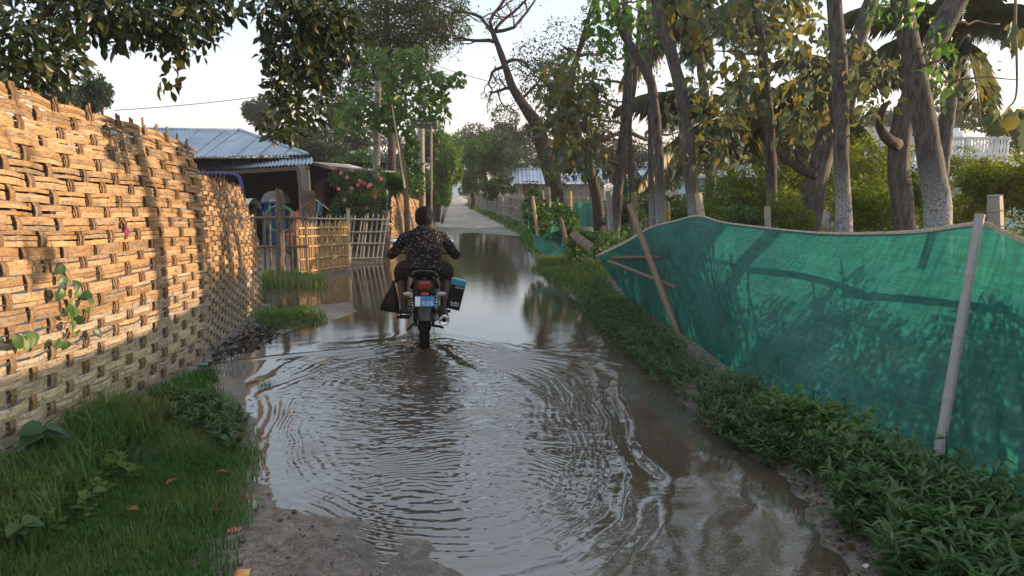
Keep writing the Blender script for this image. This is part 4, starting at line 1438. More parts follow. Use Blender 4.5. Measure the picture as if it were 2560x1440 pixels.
for i in range(6):
    p = W(1103 + i * 1.0, 560, 25.2)
    stick('brushwood', (p.x - .02, 25.2, 0.35), W(1108 + i * 2.4, 512 + 3 * (i % 3), 25.0), 0.010, M['bamboo_brown'], hf)

# ---- machines
tr = thing('tractor', 'old tractor with navy roll bar and white mudguards parked inside the shed', 'tractor', (-7.75, 18.6, 0.05))
def big_tyre(x, y, r, w, parent):
    pr = [(r * 0.55, -w * 0.5), (r * 0.82, -w * 0.55), (r * 0.95, -w * 0.42), (r, 0), (r * 0.95, w * 0.42), (r * 0.82, w * 0.55), (r * 0.55, w * 0.5)]
    t = MB().lathe(pr, 36, (x, y, r + 0.05), 'X')
    for k in range(22):
        a = 2 * math.pi * k / 22
        for s in (-1, 1):
            b2 = a + (0.13 if s > 0 else 0.0)
            d0 = Vector((0, math.cos(b2), math.sin(b2))); d1 = Vector((0, math.cos(b2 + 0.22), math.sin(b2 + 0.22)))
            t.beam(Vector((x, y, r + 0.05)) + d0 * r * 1.0, Vector((x + s * w * 0.52, y, r + 0.05)) + d1 * r * 0.92, 0.05, 0.05, tuple(d0))
    o = t.build('wheel', M['rubber'], parent)
    MB().lathe([(r * 0.56, -w * 0.3), (r * 0.5, -w * 0.25), (r * 0.2, -w * 0.1), (0.01, -w * 0.1), (0.01, w * 0.1), (r * 0.2, w * 0.1), (r * 0.5, w * 0.25), (r * 0.56, w * 0.3)], 24, (x, y, r + 0.05), 'X').build('rim', M['white'], o, True)
for x in (-7.05, -8.45):
    big_tyre(x, 18.75, 0.60, 0.34, tr)
    big_tyre(x + (0.15 if x < -8 else -0.15), 20.9, 0.36, 0.2, tr)
    s = 1 if x > -8 else -1
    f_ = MB().grid([[(x + k * 0.20, 18.75 - 0.70 * math.cos(a), 0.65 + 0.72 * math.sin(a)) for k in (-1, -0.3, 0.3, 1)] for a in np.linspace(0.1, 2.5, 12)])
    f_.box((x, 18.02, 1.33), (0.40, 0.03, 0.16))
    fo = f_.build('mudguard', M['white'], tr, True)
    MB().box((x + 0.06, 17.995, 1.335), (0.15, 0.02, 0.075)).build('tail_lamp', M['redlens'], fo)
MB().box((-7.75, 19.9, 0.95), (0.55, 2.2, 0.5)).build('bonnet', M['blue'], tr)
MB().box((-7.75, 18.9, 0.75), (0.5, 0.7, 0.5)).build('gearbox', M['dark'], tr)
MB().box((-7.75, 18.9, 1.12), (0.5, 0.45, 0.1)).build('seat', M['blackp'], tr)
MB().tube(spline([(-6.95, 18.3, 1.35), (-7.02, 18.35, 1.75), (-7.12, 18.4, 1.96), (-7.4, 18.4, 2.02), (-8.1, 18.4, 2.02), (-8.4, 18.4, 1.96), (-8.5, 18.35, 1.75), (-8.55, 18.3, 1.35)], 26), 0.045, 8).build('roll_bar', M['navy'], tr, True)

th = thing('threshing_machine', 'blue framed threshing machine with grey drum guard and white punched plate in the shed', 'machine', (-6.75, 19.6, 0.05))
c = W(682, 508, 19.4)
def arc(cx, cz, r, a0, a1, n):
    return [(cx + r * math.cos(a), cz + r * math.sin(a)) for a in np.linspace(a0, a1, n)]
half = [Vector((x, 19.42, z)) for x, z in arc(c.x, c.z, 0.335, 0, math.pi, 22)]
MB().prism(half, (0, 0.45, 0)).build('drum_guard', surf('grey_sheet', (0.20, 0.20, 0.19), (0.28, 0.28, 0.27), 4, 0.7), th)
out_ = arc(c.x, c.z, 0.125, 0, math.pi, 14); inn = arc(c.x, c.z + 0.0, 0.055, math.pi, 0, 10)
shp = [(c.x + 0.125, c.z - 0.40)] + out_ + [(c.x - 0.125, c.z - 0.40), (c.x - 0.045, c.z - 0.40)] + inn + [(c.x + 0.045, c.z - 0.40)]
pl = MB().prism([Vector((x, 19.38, z)) for x, z in shp], (0, 0.02, 0)).build('punched_plate', surf('chalky_white_sheet', (0.35, 0.34, 0.33), (0.5, 0.49, 0.47), 6, 0.7), th)
for s in (-1, 1):
    for k in range(4):
        MB().lathe([(0.001, -0.004), (0.014, -0.004), (0.014, 0)], 8, (c.x + s * 0.085, 19.377, c.z - 0.05 - 0.10 * k), 'Y').build('hole', M['dark'], pl)
for x in (-0.33, -0.19, 0.19, 0.33):
    MB().beam((c.x + x, 19.36, 0.05), (c.x + x, 19.36, c.z), 0.045, 0.045).build('frame_leg', M['blue'], th)
for z in (0.02, -0.25, -0.55):
    MB().beam((c.x - 0.35, 19.335, c.z + z), (c.x + 0.35, 19.335, c.z + z), 0.03, 0.05).build('frame_bar', M['blue'], th)
MB().box((c.x, 19.75, 0.55), (0.75, 0.7, 0.85)).build('hopper', M['blue'], th)
q = MB(); ball(q, (c.x - 0.55, 19.5, 0.95), (0.17, 0.17, 0.22)); q.build('tank', M['blue'], th, True)

pg = thing('plough_frame', 'orange red steel plough frame standing behind the gate hinge', 'plough', (-4.75, 15.1, 0.05))
def PX(pts, Y):
    return [W(a, b__, Y) for a, b__ in pts]
MB().prism(PX([(725, 530), (744, 530), (745, 545), (752, 600), (753, 640), (733, 640), (731, 600), (733, 548), (727, 545)], 14.6), (0, 0.09, 0)).build('upright_plate', M['orange'], pg)
MB().prism(PX([(716, 583), (750, 583), (750, 591), (716, 591)], 14.52), (0, 0.08, 0)).build('cross_bar', M['orange'], pg)
MB().prism(PX([(714, 595), (728, 594), (740, 606), (726, 612)], 14.54), (0, 0.10, 0)).build('share', M['orange'], pg)
MB().tube(PX([(740, 532), (757, 518), (771, 507)], 14.7), 0.02, 8).build('lever', M['bamboo_brown'], pg, True)
MB().lathe([(0.02, -0.03), (0.13, -0.02), (0.15, 0), (0.13, 0.02), (0.02, 0.03)], 16, W(727, 620, 14.6), 'Y').build('disc', M['greyguard'], pg, True)
hp = []
hc = W(700, 548, 16.2)
for k in range(40):
    a = k / 39 * 2 * math.pi * 1.75
    hp.append((hc.x + 0.33 * math.cos(a), 16.2 + 0.03 * k / 39, hc.z + 0.30 * math.sin(a)))
tag(MB().tube(hp, 0.036, 8).build('hose', M['hose'], None, True), 'coiled green hose hanging behind the picket fence', 'hose')
cl = MB().grid([[W(792 + 3.2 * k + 2 * math.sin(j), 507 + 8 * j, 17.4 + 0.05 * math.sin(k * 1.7 + j)) for k in range(5)] for j in range(5)]).build('hung_cloth', M['denim'], None, True)
tag(cl, 'blue cloth draped over a stick by the shed', 'cloth')
lone('leaning_pole', 'pale thin pole leaning into the flowering bush', 'pole', W(791, 500, 17.6), W(822, 524, 17.3), 0.018, M['bamboo'])

# flowering bush
fbush = thing('flowering_bush', 'dense green bush dotted with pink blossoms in front of the lean-to', 'bush', tuple(G(895, 640, 0.05)))
crown_part(fbush, [(tuple(W(905, 480, 17.6)), (0.62, 0.5, 0.45), 2600), (tuple(W(870, 530, 17.4)), (0.48, 0.5, 0.5), 2200), (tuple(W(940, 530, 17.4)), (0.5, 0.5, 0.55), 2400), (tuple(W(850, 450, 17.8)), (0.35, 0.3, 0.22), 700), (tuple(W(930, 440, 17.8)), (0.4, 0.3, 0.3), 900), (tuple(W(900, 590, 17.3)), (0.6, 0.4, 0.4), 1500)],
           0.075, LEAF['deep'], 61, 0.5, 'lo', 0.6, 0.2)
for i in range(7):
    p = G(895, 640, 0.0); rg = random.Random(i)
    MB().tube(limb_pts(p, Vector(W(850 + i * 17, 470 + 10 * (i % 3), 17.6)), i, 6, 0.08), [0.02, 0.018, 0.015, 0.012, 0.008, 0.004], 5).build('stem', M['bark_brown'], fbush, True)
M['petal'] = leafmat('pink_petal', [(0.30, 0.06, 0.10), (0.42, 0.12, 0.15), (0.46, 0.19, 0.20)], 0.6, 0.35, 0.2)
fl = MB()
for k in range(6):
    a = 2 * math.pi * k / 6
    d = Vector((math.cos(a), math.sin(a), 0.25)); s = Vector((-math.sin(a), math.cos(a), 0))
    fl.add([(0, 0, 0), d * 0.6 + s * 0.36, d * 1.0, d * 0.6 - s * 0.36], [(0, 1, 2), (0, 2, 3)])
FLOWER = fast_mesh('blossom', np.array(fl.v), fl.f, False, {'single': [1.0] * len(fl.v)})
rg = random.Random(44)
for a, b__ in [(853, 433), (868, 443), (903, 455), (912, 458), (895, 462), (879, 470), (921, 465), (847, 472), (953, 447), (917, 519), (900, 452), (926, 462), (862, 500), (938, 490)]:
    p = W(a, b__, 17.0)
    put_leaf(FLOWER, p, (rg.uniform(-1, 1), 0.1, rg.uniform(-1, 1)), (rg.uniform(-.4, .4), -1, rg.uniform(-.1, .6)), 0.055, M['petal'], fbush, 'blossom')

# ================================================================== green shade net on the right
def net_mat(name, c1, c2, transp=0.07):
    m, t, b = nmat(name)
    n = noise_node(t, 2.2, (1, 1, 0.5), 4)
    n2 = noise_node(t, 60, (1, 1, 0.3), 2)
    c = ramp(t, math_node(t, 'ADD', math_node(t, 'MULTIPLY', n, 0.7), math_node(t, 'MULTIPLY', n2, 0.3)), [(0.35, c1), (0.65, c2)])
    streak = noise_node(t, 26, (1, 1, 0.04), 3, 0.6)
    weft = noise_node(t, 30, (0.1, 0.1, 2.5), 2, 0.6)
    c = mixc(t, 0.75, c, ramp(t, streak, [(0.35, (0.55, 0.6, 0.6)), (0.62, (1.2, 1.15, 1.1))]), 'MULTIPLY')
    c = mixc(t, 0.5, c, ramp(t, weft, [(0.38, (0.6, 0.62, 0.62)), (0.6, (1.15, 1.15, 1.15))]), 'MULTIPLY')
    mud = noise_node(t, 7, (1, 1, 1), 5, 0.7)
    c = mixc(t, ramp(t, mud, [(0.66, (0, 0, 0)), (0.76, (0.5, 0.5, 0.5))]), c, (0.16, 0.16, 0.12))
    t.links.new(c, b.inputs['Base Color'])
    b.inputs['Roughness'].default_value = 0.55
    b.inputs['Specular IOR Level'].default_value = 0.25
    bump(t, b, n2, 0.25, 0.004)
    tr = t.nodes.new('ShaderNodeBsdfTranslucent')
    hs = t.nodes.new('ShaderNodeHueSaturation')
    hs.inputs['Value'].default_value = 1.35
    t.links.new(c, hs.inputs['Color'])
    t.links.new(hs.outputs[0], tr.inputs['Color'])
    tp = t.nodes.new('ShaderNodeBsdfTransparent')
    tp.inputs['Color'].default_value = (0.55, 0.9, 0.75, 1)
    m1 = t.nodes.new('ShaderNodeMixShader'); m1.inputs[0].default_value = 0.38
    t.links.new(b.outputs[0], m1.inputs[1]); t.links.new(tr.outputs[0], m1.inputs[2])
    # open mesh: some of the light goes straight through, more where the knit is thin
    m2 = t.nodes.new('ShaderNodeMixShader')
    t.links.new(math_node(t, 'ADD', math_node(t, 'MULTIPLY', n2, 0.12), transp), m2.inputs[0])
    t.links.new(m1.outputs[0], m2.inputs[1]); t.links.new(tp.outputs[0], m2.inputs[2])
    t.links.new(m2.outputs[0], t.nodes['Material Output'].inputs['Surface'])
    return m

M['net'] = net_mat('green_shade_net', (0.008, 0.105, 0.098), (0.020, 0.160, 0.145))
M['netpale'] = net_mat('faded_green_net', (0.035, 0.19, 0.15), (0.06, 0.26, 0.21), 0.06)
M['hem'] = surf('beige_hem', (0.33, 0.26, 0.20), (0.46, 0.38, 0.30), 30, 0.9)

TOP = [W(1490, 640, 9.9), W(1560, 606, 9.4), W(1625, 570, 9.0), W(1690, 552, 8.6), W(1745, 540, 8.3), W(1800, 554, 7.8), W(1850, 562, 7.4), W(1980, 577, 6.6), W(2100, 584, 5.8), W(2280, 579, 4.9), W(2450, 558, 4.2), W(2500, 574, 3.98), W(2570, 602, 3.7), (2.78, 3.1, 1.33), (2.75, 2.2, 1.36)]
BOT = [W(1500, 656, 9.7), G(1590, 765, .1), G(1680, 838, .1), G(1735, 880, .1), G(1790, 925, .1), G(1840, 965, .1), G(1890, 1000, .1), G(2020, 1078, .1), G(2160, 1150, .1), G(2300, 1210, .1), G(2440, 1275, .1), G(2500, 1310, .1), G(2590, 1360, .1), (2.62, 2.75, .1), (2.6, 2.0, .1)]
BOT = [Vector(p) + Vector((0.14 if i >= 2 else 0.0, 0, 0)) for i, p in enumerate(BOT)]
NC = 150
tp_, bt_ = spline(TOP, NC), spline(BOT, NC)
def net_pt(i, t):
    p = bt_[i].lerp(tp_[i], t)
    u = i / NC
    k = math.sin(math.pi * t)
    # billow, drag folds from the stakes
    dx = -0.05 * k * math.sin(math.pi * min(1, max(0, (u - 0.28) / 0.45)))
    dx += 0.014 * math.sin(u * 46 + t * 5) * k + 0.010 * math.sin(u * 93 - t * 9) * k
    dx += 0.012 * math.sin(u * 31 + 2.5 * math.sin(t * 7)) * k + 0.008 * math.sin(u * 160 + t * 13 + 3 * math.sin(u * 23)) * k * (1 - 0.5 * t)
    dx += 0.06 * float(vnoise(np.array([u * 13]), np.array([t * 3.1]), 5)[0]) * k
    return p + Vector((dx, 0, 0.0))
netf = thing('shade_net_fence', 'long teal green shade net fence sagging between leaning bamboo poles on the right', 'fence', (2.3, 6.5, 0.05))
MB().grid([[net_pt(i, t) for i in range(NC)] for t in np.linspace(0, 1, 26)]).build('net', M['net'], netf, True)
MB().grid([[tp_[i] + Vector((-0.004, 0, dz)) for i in range(NC)] for dz in (-0.022, 0.0, 0.012)] + [[tp_[i] + Vector((0.006, 0, dz)) for i in range(NC)] for dz in (0.0, -0.022)]).build('hem', M['hem'], netf, True)
p2t = W(2472, 535, 4.1)
stick('net_pole', G(2398, 1250, 0.0) - Vector((0.17, 0, 0.15)), p2t + Vector((-0.05, 0, 0)), 0.030, surf('grey_bamboo_bark', (0.22, 0.21, 0.21), (0.36, 0.35, 0.35), 9, 0.7, (4, 4, 1), 0.4, 0.01), netf, culm_mesh('net_pole', nodes=5, sides=12))
stick('net_pole', G(1755, 862, 0.0) + Vector((-0.18, 0, -0.1)), W(1597, 513, 9.0) + Vector((-0.12, 0, 0)), 0.040, M['bamboo_brown'], netf, culm_mesh('net_pole', nodes=6, sides=10))
# stakes and rails that stand behind the net and show through it
rg = random.Random(21)
for i in [q for q in range(2, NC - 1, 2) if q < 46 or q % 6 == 0]:
    b0 = bt_[i] + Vector((0.13 + rg.uniform(0, .06), 0, -0.1))
    hgt = rg.uniform(0.45, 0.9) if i > 46 else rg.uniform(0.7, 1.02)
    t1 = bt_[i].lerp(tp_[i], hgt) + Vector((0.15 + rg.uniform(0, .05), rg.uniform(-.1, .1), 0))
    stick('stake', b0, t1, rg.uniform(0.010, 0.026), M['bamboo_brown'], netf)
for t in (0.36, 0.70):
    for a in range(0, NC - 30 if t > 0.5 else 40, 28):
        stick('rail', bt_[a].lerp(tp_[a], t + rg.uniform(-.02, .02)) + Vector((0.11, 0, 0)), bt_[a + 32 if a + 32 < NC else NC - 1].lerp(tp_[min(a + 32, NC - 1)], t + rg.uniform(-.02, .02)) + Vector((0.11, 0, 0)), 0.024, M['bamboo_brown'], netf)

# bamboo posts around the net
def cutpost(label, p0, p1, r, mat, me=None):
    return lone('bamboo_post', label, 'post', p0, p1, r, mat, me or CULM)
cutpost('thick grey bamboo post with a split crown standing behind the net pole', W(2490, 640, 4.75), W(2487, 488, 4.75), 0.052, M['bamboo_grey'])
cutpost('square cut bamboo stub between two whitewashed trunks above the net', W(1922, 640, 8.2), W(1918, 516, 8.2), 0.042, M['bamboo_grey'])
cutpost('pale split bamboo post leaning on the whitewashed trunk at the peak of the net', W(1770, 640, 8.8), W(1745, 482, 8.8), 0.048, M['bamboo'])
cutpost('green bamboo post with golden cut top beside twin whitewashed trunks', W(1672, 620, 10.4), W(1668, 503, 10.4), 0.045, M['bamboo_green'])
cutpost('slender green and yellow bamboo post among the weeds past the net end', W(1594, 640, 11.5), W(1584, 480, 11.5), 0.050, M['bamboo_green'])
cutpost('thick broken bamboo log slanting down towards the net corner', W(1492, 634, 10.3), W(1436, 588, 11.4), 0.085, M['bamboo_brown'])
cutpost('short dark broken bamboo slanting up beside the pale cloth strip', W(1545, 622, 10.6), W(1508, 570, 11.0), 0.065, M['bamboo_brown'])
cutpost('tall grey bamboo stake holding the pale cloth strip', W(1531, 640, 12.2), W(1520, 478, 12.2), 0.052, M['bamboo_grey'])
cutpost('white banded bamboo post amid the vine tangle', W(1378, 610, 16.0), W(1369, 466, 16.0), 0.062, M['bamboo_grey'], CULM7)
cutpost('cut bamboo post with golden sunlit rim behind the vine tangle', W(1426, 560, 17.0), W(1424, 477, 17.0), 0.060, M['bamboo_gold'])
cutpost('leaning bamboo stake in the leafy left half of the vine tangle', W(1345, 590, 15.5), W(1331, 490, 15.5), 0.040, M['bamboo'])
cutpost('thin golden stake next to the white banded post', W(1360, 560, 16.4), W(1356, 476, 16.4), 0.035, M['bamboo_gold'])
cutpost('brown leaning stake at the foot of the hanging green net', W(1424, 640, 13.6), W(1402, 545, 14.2), 0.045, M['bamboo_brown'])

# small hanging net beyond
hn = thing('hanging_net', 'drooping piece of green net slung between vine covered stakes', 'net', tuple(G(1370, 640)))
L0 = spline([W(1315, 528, 15.6), W(1328, 575, 15.2), W(1350, 592, 15.0), W(1372, 580, 15.0), W(1390, 555, 15.0), W(1402, 535, 15.0)], 30)
L1 = spline([W(1322, 560, 15.4), W(1332, 605, 14.8), W(1355, 632, 14.4), W(1380, 638, 14.2), W(1405, 636, 14.0), W(1425, 634, 13.9)], 30)
MB().grid([[L0[i].lerp(L1[i], t) + Vector((0.03 * math.sin(i * 0.8 + 4 * t), 0.06 * math.sin(i * 0.55 + 5 * t), 0)) for i in range(30)] for t in np.linspace(0, 1, 14)]).build('net', M['netpale'], hn, True)
ps = MB().grid([[W(lerp(1518 + 2 * j, 1522 + 5 * j, t), lerp(535, 612, t), 11.9 - 0.3 * t + 0.03 * math.sin(j * 2 + 3 * t)) for j in np.linspace(-0.6, 1.6, 6)] for t in np.linspace(0, 1, 10)])
tag(ps.build('cloth_strip', surf('pale_green_cloth', (0.22, 0.34, 0.27), (0.34, 0.45, 0.37), 8, 0.9), None, True), 'pale green strip of netting tied to a tall grey stake', 'cloth')
bgnet = MB().grid([[W(1470 + 48 * a, 505 + 62 * t, 23.0 + 0.06 * math.sin(a * 9)) for a in np.linspace(-1, 2, 30)] for t in np.linspace(0, 1, 6)])
tag(bgnet.build('net_screen', M['netpale'], None, True), 'faded green net screen behind the lattice fence in the plantation', 'net')

# ================================================================== whitewashed trunks and plantation trees
def washed(name, limit, c1=(0.025, 0.022, 0.02), c2=(0.15, 0.132, 0.118)):
    m, t, b = nmat(name)
    geo = t.nodes.new('ShaderNodeNewGeometry')
    sx = t.nodes.new('ShaderNodeSeparateXYZ'); t.links.new(geo.outputs['Position'], sx.inputs[0])
    n = noise_node(t, 12, (2, 2, 0.45), 7, 0.75)
    n2 = noise_node(t, 55, (1, 1, 0.8), 4, 0.75)
    barkc = ramp(t, n, [(0.35, c1), (0.65, c2)])
    lim = math_node(t, 'SUBTRACT', limit, math_node(t, 'ADD', sx.outputs['Z'], math_node(t, 'MULTIPLY', math_node(t, 'SUBTRACT', n, 0.5), 1.1)))
    edge = math_node(t, 'MULTIPLY', lim, 1.8, True)
    flake = ramp(t, n2, [(0.37, (0, 0, 0)), (0.56, (1, 1, 1))])
    k = math_node(t, 'MULTIPLY', edge, flake, True)
    t.links.new(mixc(t, math_node(t, 'MULTIPLY', k, 0.8), barkc, (0.40, 0.40, 0.415)), b.inputs['Base Color'])
    b.inputs['Roughness'].default_value = 0.9
    b.inputs['Specular IOR Level'].default_value = 0.2
    bump(t, b, math_node(t, 'ADD', n, n2), 0.8, 0.015)
    return m
M['wash_hi'] = washed('whitewashed_bark_tall', 2.0)
M['wash_mid'] = washed('whitewashed_bark', 1.75)
M['wash_low'] = washed('faintly_whitewashed_bark', 1.2)

def px_r(w, Y):
    return w / 2 * Y / 1750.0

def big_leaves(parent, boxes, me, mat, size, seed, hang=0.7):
    "single large leaves on short stalks; boxes = (x0, x1, y0, y1, Y0, Y1, n)"
    rg = random.Random(seed)
    for x0, x1, y0, y1, Ya, Yb, n in boxes:
        for i in range(int(n * 1.2)):
            p = W(rg.uniform(x0, x1), rg.uniform(y0, y1), rg.uniform(Ya, Yb))
            d = Vector((rg.gauss(0, 0.6), rg.gauss(0, 0.6), rg.gauss(-hang, 0.45)))
            nn = Vector((rg.gauss(0, 0.8), rg.gauss(-0.35, 0.6), rg.uniform(0.1, 1)))
            put_leaf(me, p, d, nn, size * rg.uniform(0.45, 1.05), mat, parent)

def twiggy(root, pts, ends, r0, barkm, seed, name='limb'):
    for i, e in enumerate(ends):
        j = nearest_on(pts[len(pts) // 4:], e) + len(pts) // 4
        lp = limb_pts(pts[j], e, seed + i, 8, 0.07)
        MB().tube(lp, [lerp(r0, r0 * 0.25, q / 7) for q in range(8)], 6, True, 0.1, seed + i).build(name, barkm, root, True)

def trunk_tree(label, px, Y, widths, mat, seed, name='whitewashed_tree', ends=(), boxes=(), leaf='teak', lsize=0.3, lm=None, group=None, r0=0.03, dY=0.0):
    pts3 = [W(a, b, Y + dY * i / max(1, len(px) - 1)) for i, (a, b) in enumerate(px)]
    pts3[0] = Vector((pts3[0].x, pts3[0].y, 0.0))
    root, pts, rr = tree(name, label, pts3, [px_r(w * (0.84 if Y < 10.5 else 0.92), Y) for w in widths], [], 0.1, None, mat, seed, group, limbs=False, sides=14, ntr=26)
    twiggy(root, pts, [W(*e) for e in ends], r0, M['bark_brown'], seed)
    if boxes:
        rgl = np.random.default_rng(seed + 900)
        Pl = np.array([tuple(W(rgl.uniform(a0 - 25, a1 + 25), rgl.uniform(b0 - 25, b1 + 25), rgl.uniform(Ya - .5, Yb + .9))) for a0, a1, b0, b1, Ya, Yb, n_ in boxes for _ in range(n_ * 6)])
        Dl = unit(rgl.normal(size=Pl.shape) * 0.6 + np.array([0, 0, -0.55]))
        leaves_obj('crown', lm or LEAF['teak'], root, [leaf_arrays(Pl, Dl, unit(rgl.normal(size=Pl.shape) * 0.7 + np.array([0, -.3, 0.8])), lsize * rgl.uniform(0.22, 0.62, len(Pl)), 0.55, rgl.random(len(Pl)) ** 1.4 * 0.9, 'hi', 0.25)])
        big_leaves(root, boxes, BL[leaf], lm or LEAF['teak'], lsize, seed)
    return root, pts, rr

trunk_tree('thick straight whitewashed trunk in front of the balcony', [(2348, 760), (2345, 560), (2325, 400), (2292, 200), (2252, 0), (2215, -220), (2190, -420)], 7.2, [78, 74, 70, 58, 52, 46, 40], M['wash_hi'], 1,
           ends=[(2215, -60, 7.3), (2330, -60, 7.0), (2355, 150, 7.0)], boxes=[(2195, 2310, -90, 35, 6.8, 7.4, 26), (2335, 2370, 80, 230, 6.8, 7.1, 9)], lm=LEAF['broad'], lsize=0.17)
r2, p2, _ = trunk_tree('gnarled trunk with a broken side stub bending right behind the straight whitewashed one', [(2275, 760), (2262, 570), (2245, 400), (2262, 290), (2310, 160), (2375, 30), (2440, -90), (2500, -300)], 8.4, [66, 60, 60, 58, 62, 60, 52, 44], M['wash_low'], 2,
           ends=[(2500, 60, 8.6), (2550, 200, 8.2)], boxes=[(2325, 2480, 165, 255, 8.2, 8.8, 14), (2140, 2225, 150, 250, 8.0, 8.6, 12)], lsize=0.22, r0=0.02)
MB().tube(spline([W(2245, 365, 8.3), W(2215, 345, 8.2), W(2200, 310, 8.2), W(2208, 270, 8.2), W(2225, 255, 8.2)], 12), [0.07, 0.065, 0.06, 0.055, 0.05, 0.05, 0.045, 0.04, 0.04, 0.035, 0.03, 0.03], 9, True, 0.3, 4).build('limb', M['bark_dark'], r2, True)
trunk_tree('upright whitewashed trunk with scaly dark bark above standing left of the gnarled one', [(2116, 760), (2110, 570), (2104, 420), (2103, 250), (2096, 130), (2085, 0), (2075, -200)], 8.0, [54, 47, 42, 44, 46, 40, 34], M['wash_hi'], 3,
           ends=[(2150, 120, 8.0), (2180, 200, 7.9), (2140, 330, 7.8)], boxes=[(2125, 2185, 120, 290, 7.8, 8.1, 14)], lsize=0.18, r0=0.02)
r4, p4_, _ = trunk_tree('leaning grey trunk with a lopped side branch rising to the right', [(1998, 760), (2015, 590), (2045, 430), (2088, 270), (2125, 150), (2165, 40), (2220, -120)], 9.4, [78, 72, 64, 54, 46, 42, 36], M['wash_low'], 4,
           ends=[(2060, 60, 9.2), (2010, 150, 9.3)], boxes=[(1960, 2080, 60, 330, 8.9, 9.8, 46)], lsize=0.24)
for pp, rr_ in (([(2040, 440), (2005, 425), (1975, 405), (1955, 395), (1945, 370)], 0.065), ([(2010, 425), (2000, 400), (1985, 375)], 0.05)):
    MB().tube(spline([W(a, b, 9.3) for a, b in pp], 10), [rr_ * (1 - 0.05 * i) for i in range(10)], 8, True, 0.35, 6).build('limb', M['bark_dark'], r4, True)
trunk_tree('slim whitewashed trunk curving left behind the square cut stub', [(1938, 760), (1932, 590), (1928, 420), (1920, 280), (1908, 150), (1890, 0), (1875, -200)], 9.8, [34, 31, 31, 30, 28, 24, 20], M['wash_mid'], 5,
           ends=[(1830, 60, 9.8), (1760, 130, 10.2), (1980, 60, 9.6), (1850, 240, 9.6)], boxes=[(1720, 1900, -40, 190, 9.4, 10.6, 52), (1840, 1900, 170, 260, 9.0, 9.6, 16), (1920, 2030, -60, 120, 9.0, 10.0, 30)], lsize=0.28, r0=0.022)
trunk_tree('tall pale trunk sweeping left from the peak of the net', [(1755, 760), (1742, 570), (1722, 400), (1706, 250), (1680, 140), (1650, 40), (1628, -80), (1610, -260)], 9.6, [46, 43, 40, 36, 34, 32, 30, 26], M['wash_mid'], 6,
           ends=[(1600, 60, 9.5), (1560, 20, 9.8), (1760, 250, 9.8), (1800, 350, 9.8)], boxes=[(1690, 1850, 220, 400, 9.3, 10.4, 44), (1640, 1720, -60, 60, 9.4, 10, 14)], lsize=0.27, r0=0.022)
trunk_tree('thin whitewashed trunk forked at mid height left of the sweeping pale one', [(1660, 700), (1652, 560), (1648, 400), (1636, 260), (1622, 190), (1580, 120), (1550, 60), (1530, -60)], 11.0, [30, 27, 25, 24, 26, 22, 20, 16], M['wash_mid'], 7,
           ends=[(1500, 0, 11), (1620, 0, 11), (1470, 90, 11), (1560, -20, 11)], boxes=[(1485, 1625, -60, 130, 10.6, 11.6, 70)], lm=LEAF['broad'], lsize=0.23, r0=0.025)
trunk_tree('thinnest whitewashed trunk of the twin pair beside the green bamboo post', [(1632, 680), (1629, 540), (1627, 400), (1626, 250), (1624, 100), (1622, -60)], 12.5, [18, 16, 15, 14, 13, 12], M['wash_mid'], 8)
trunk_tree('reddish trunk lit along its right edge rising behind the vine tangle', [(1533, 660), (1540, 540), (1552, 400), (1566, 260), (1572, 120), (1560, -20), (1550, -160)], 13.0, [30, 27, 26, 24, 22, 18, 14], M['wash_low'], 9,
           ends=[(1440, 300, 12.6), (1400, 240, 12.6), (1460, 200, 12.8), (1430, 380, 12.4), (1510, 330, 12.4)], boxes=[(1375, 1500, 190, 420, 12.0, 13.0, 80), (1370, 1420, 150, 300, 12.2, 12.8, 22)], lsize=0.34, r0=0.03)
trunk_tree('narrow bare trunk close behind the reddish lit one', [(1584, 660), (1580, 520), (1577, 400), (1574, 300), (1590, 180), (1600, 0), (1604, -120)], 13.4, [17, 15, 14, 13, 12, 10, 9], M['wash_low'], 10, ends=[(1480, 345, 13), (1500, 250, 13.2)], r0=0.02)

# ---- gnarled half-bare tree at the end of the pond
def gnarl(m, p, d, L, r, depth, rg, tips):
    pts = [Vector(p)]
    d = Vector(d).normalized()
    n = 6
    for i in range(n):
        d = (d + Vector((rg.gauss(0, .28), rg.gauss(0, .28), rg.gauss(0.02, .24)))).normalized()
        pts.append(pts[-1] + d * (L / n))
    m.tube(pts, [lerp(r, r * 0.45, i / n) for i in range(n + 1)], 6 if depth > 1 else 4, True, 0.2, rg.randint(0, 999))
    if depth == 0:
        tips.append(pts[-1]); tips.append(pts[3])
        return
    for k in range(rg.choice((2, 3, 3))):
        j = rg.randint(2, n)
        dd = (d + Vector((rg.gauss(0, .75), rg.gauss(0, .6), rg.gauss(-0.05, .6)))).normalized()
        gnarl(m, pts[j], dd, L * rg.uniform(0.5, 0.75), r * 0.5 * rg.uniform(0.8, 1.1), depth - 1, rg, tips)
gt_pts = [W(1398, 640, 19.5), W(1388, 480, 19.5), W(1366, 400, 19.5), W(1345, 320, 19.5), W(1310, 265, 19.5), W(1280, 215, 19.5), W(1258, 150, 19.5), W(1230, 75, 19.5)]
gt_pts[0].z = 0.0
gt, gp, grr = tree('half_bare_tree', 'crooked half-bare tree with twisted twigs leaning over the end of the pond', gt_pts, [px_r(w, 19.5) for w in (48, 42, 40, 34, 24, 20, 16, 12)], [], 0.1, None, M['bark_dark'], 71, limbs=False, sides=12, ntr=28)
rg = random.Random(72)
tips = []
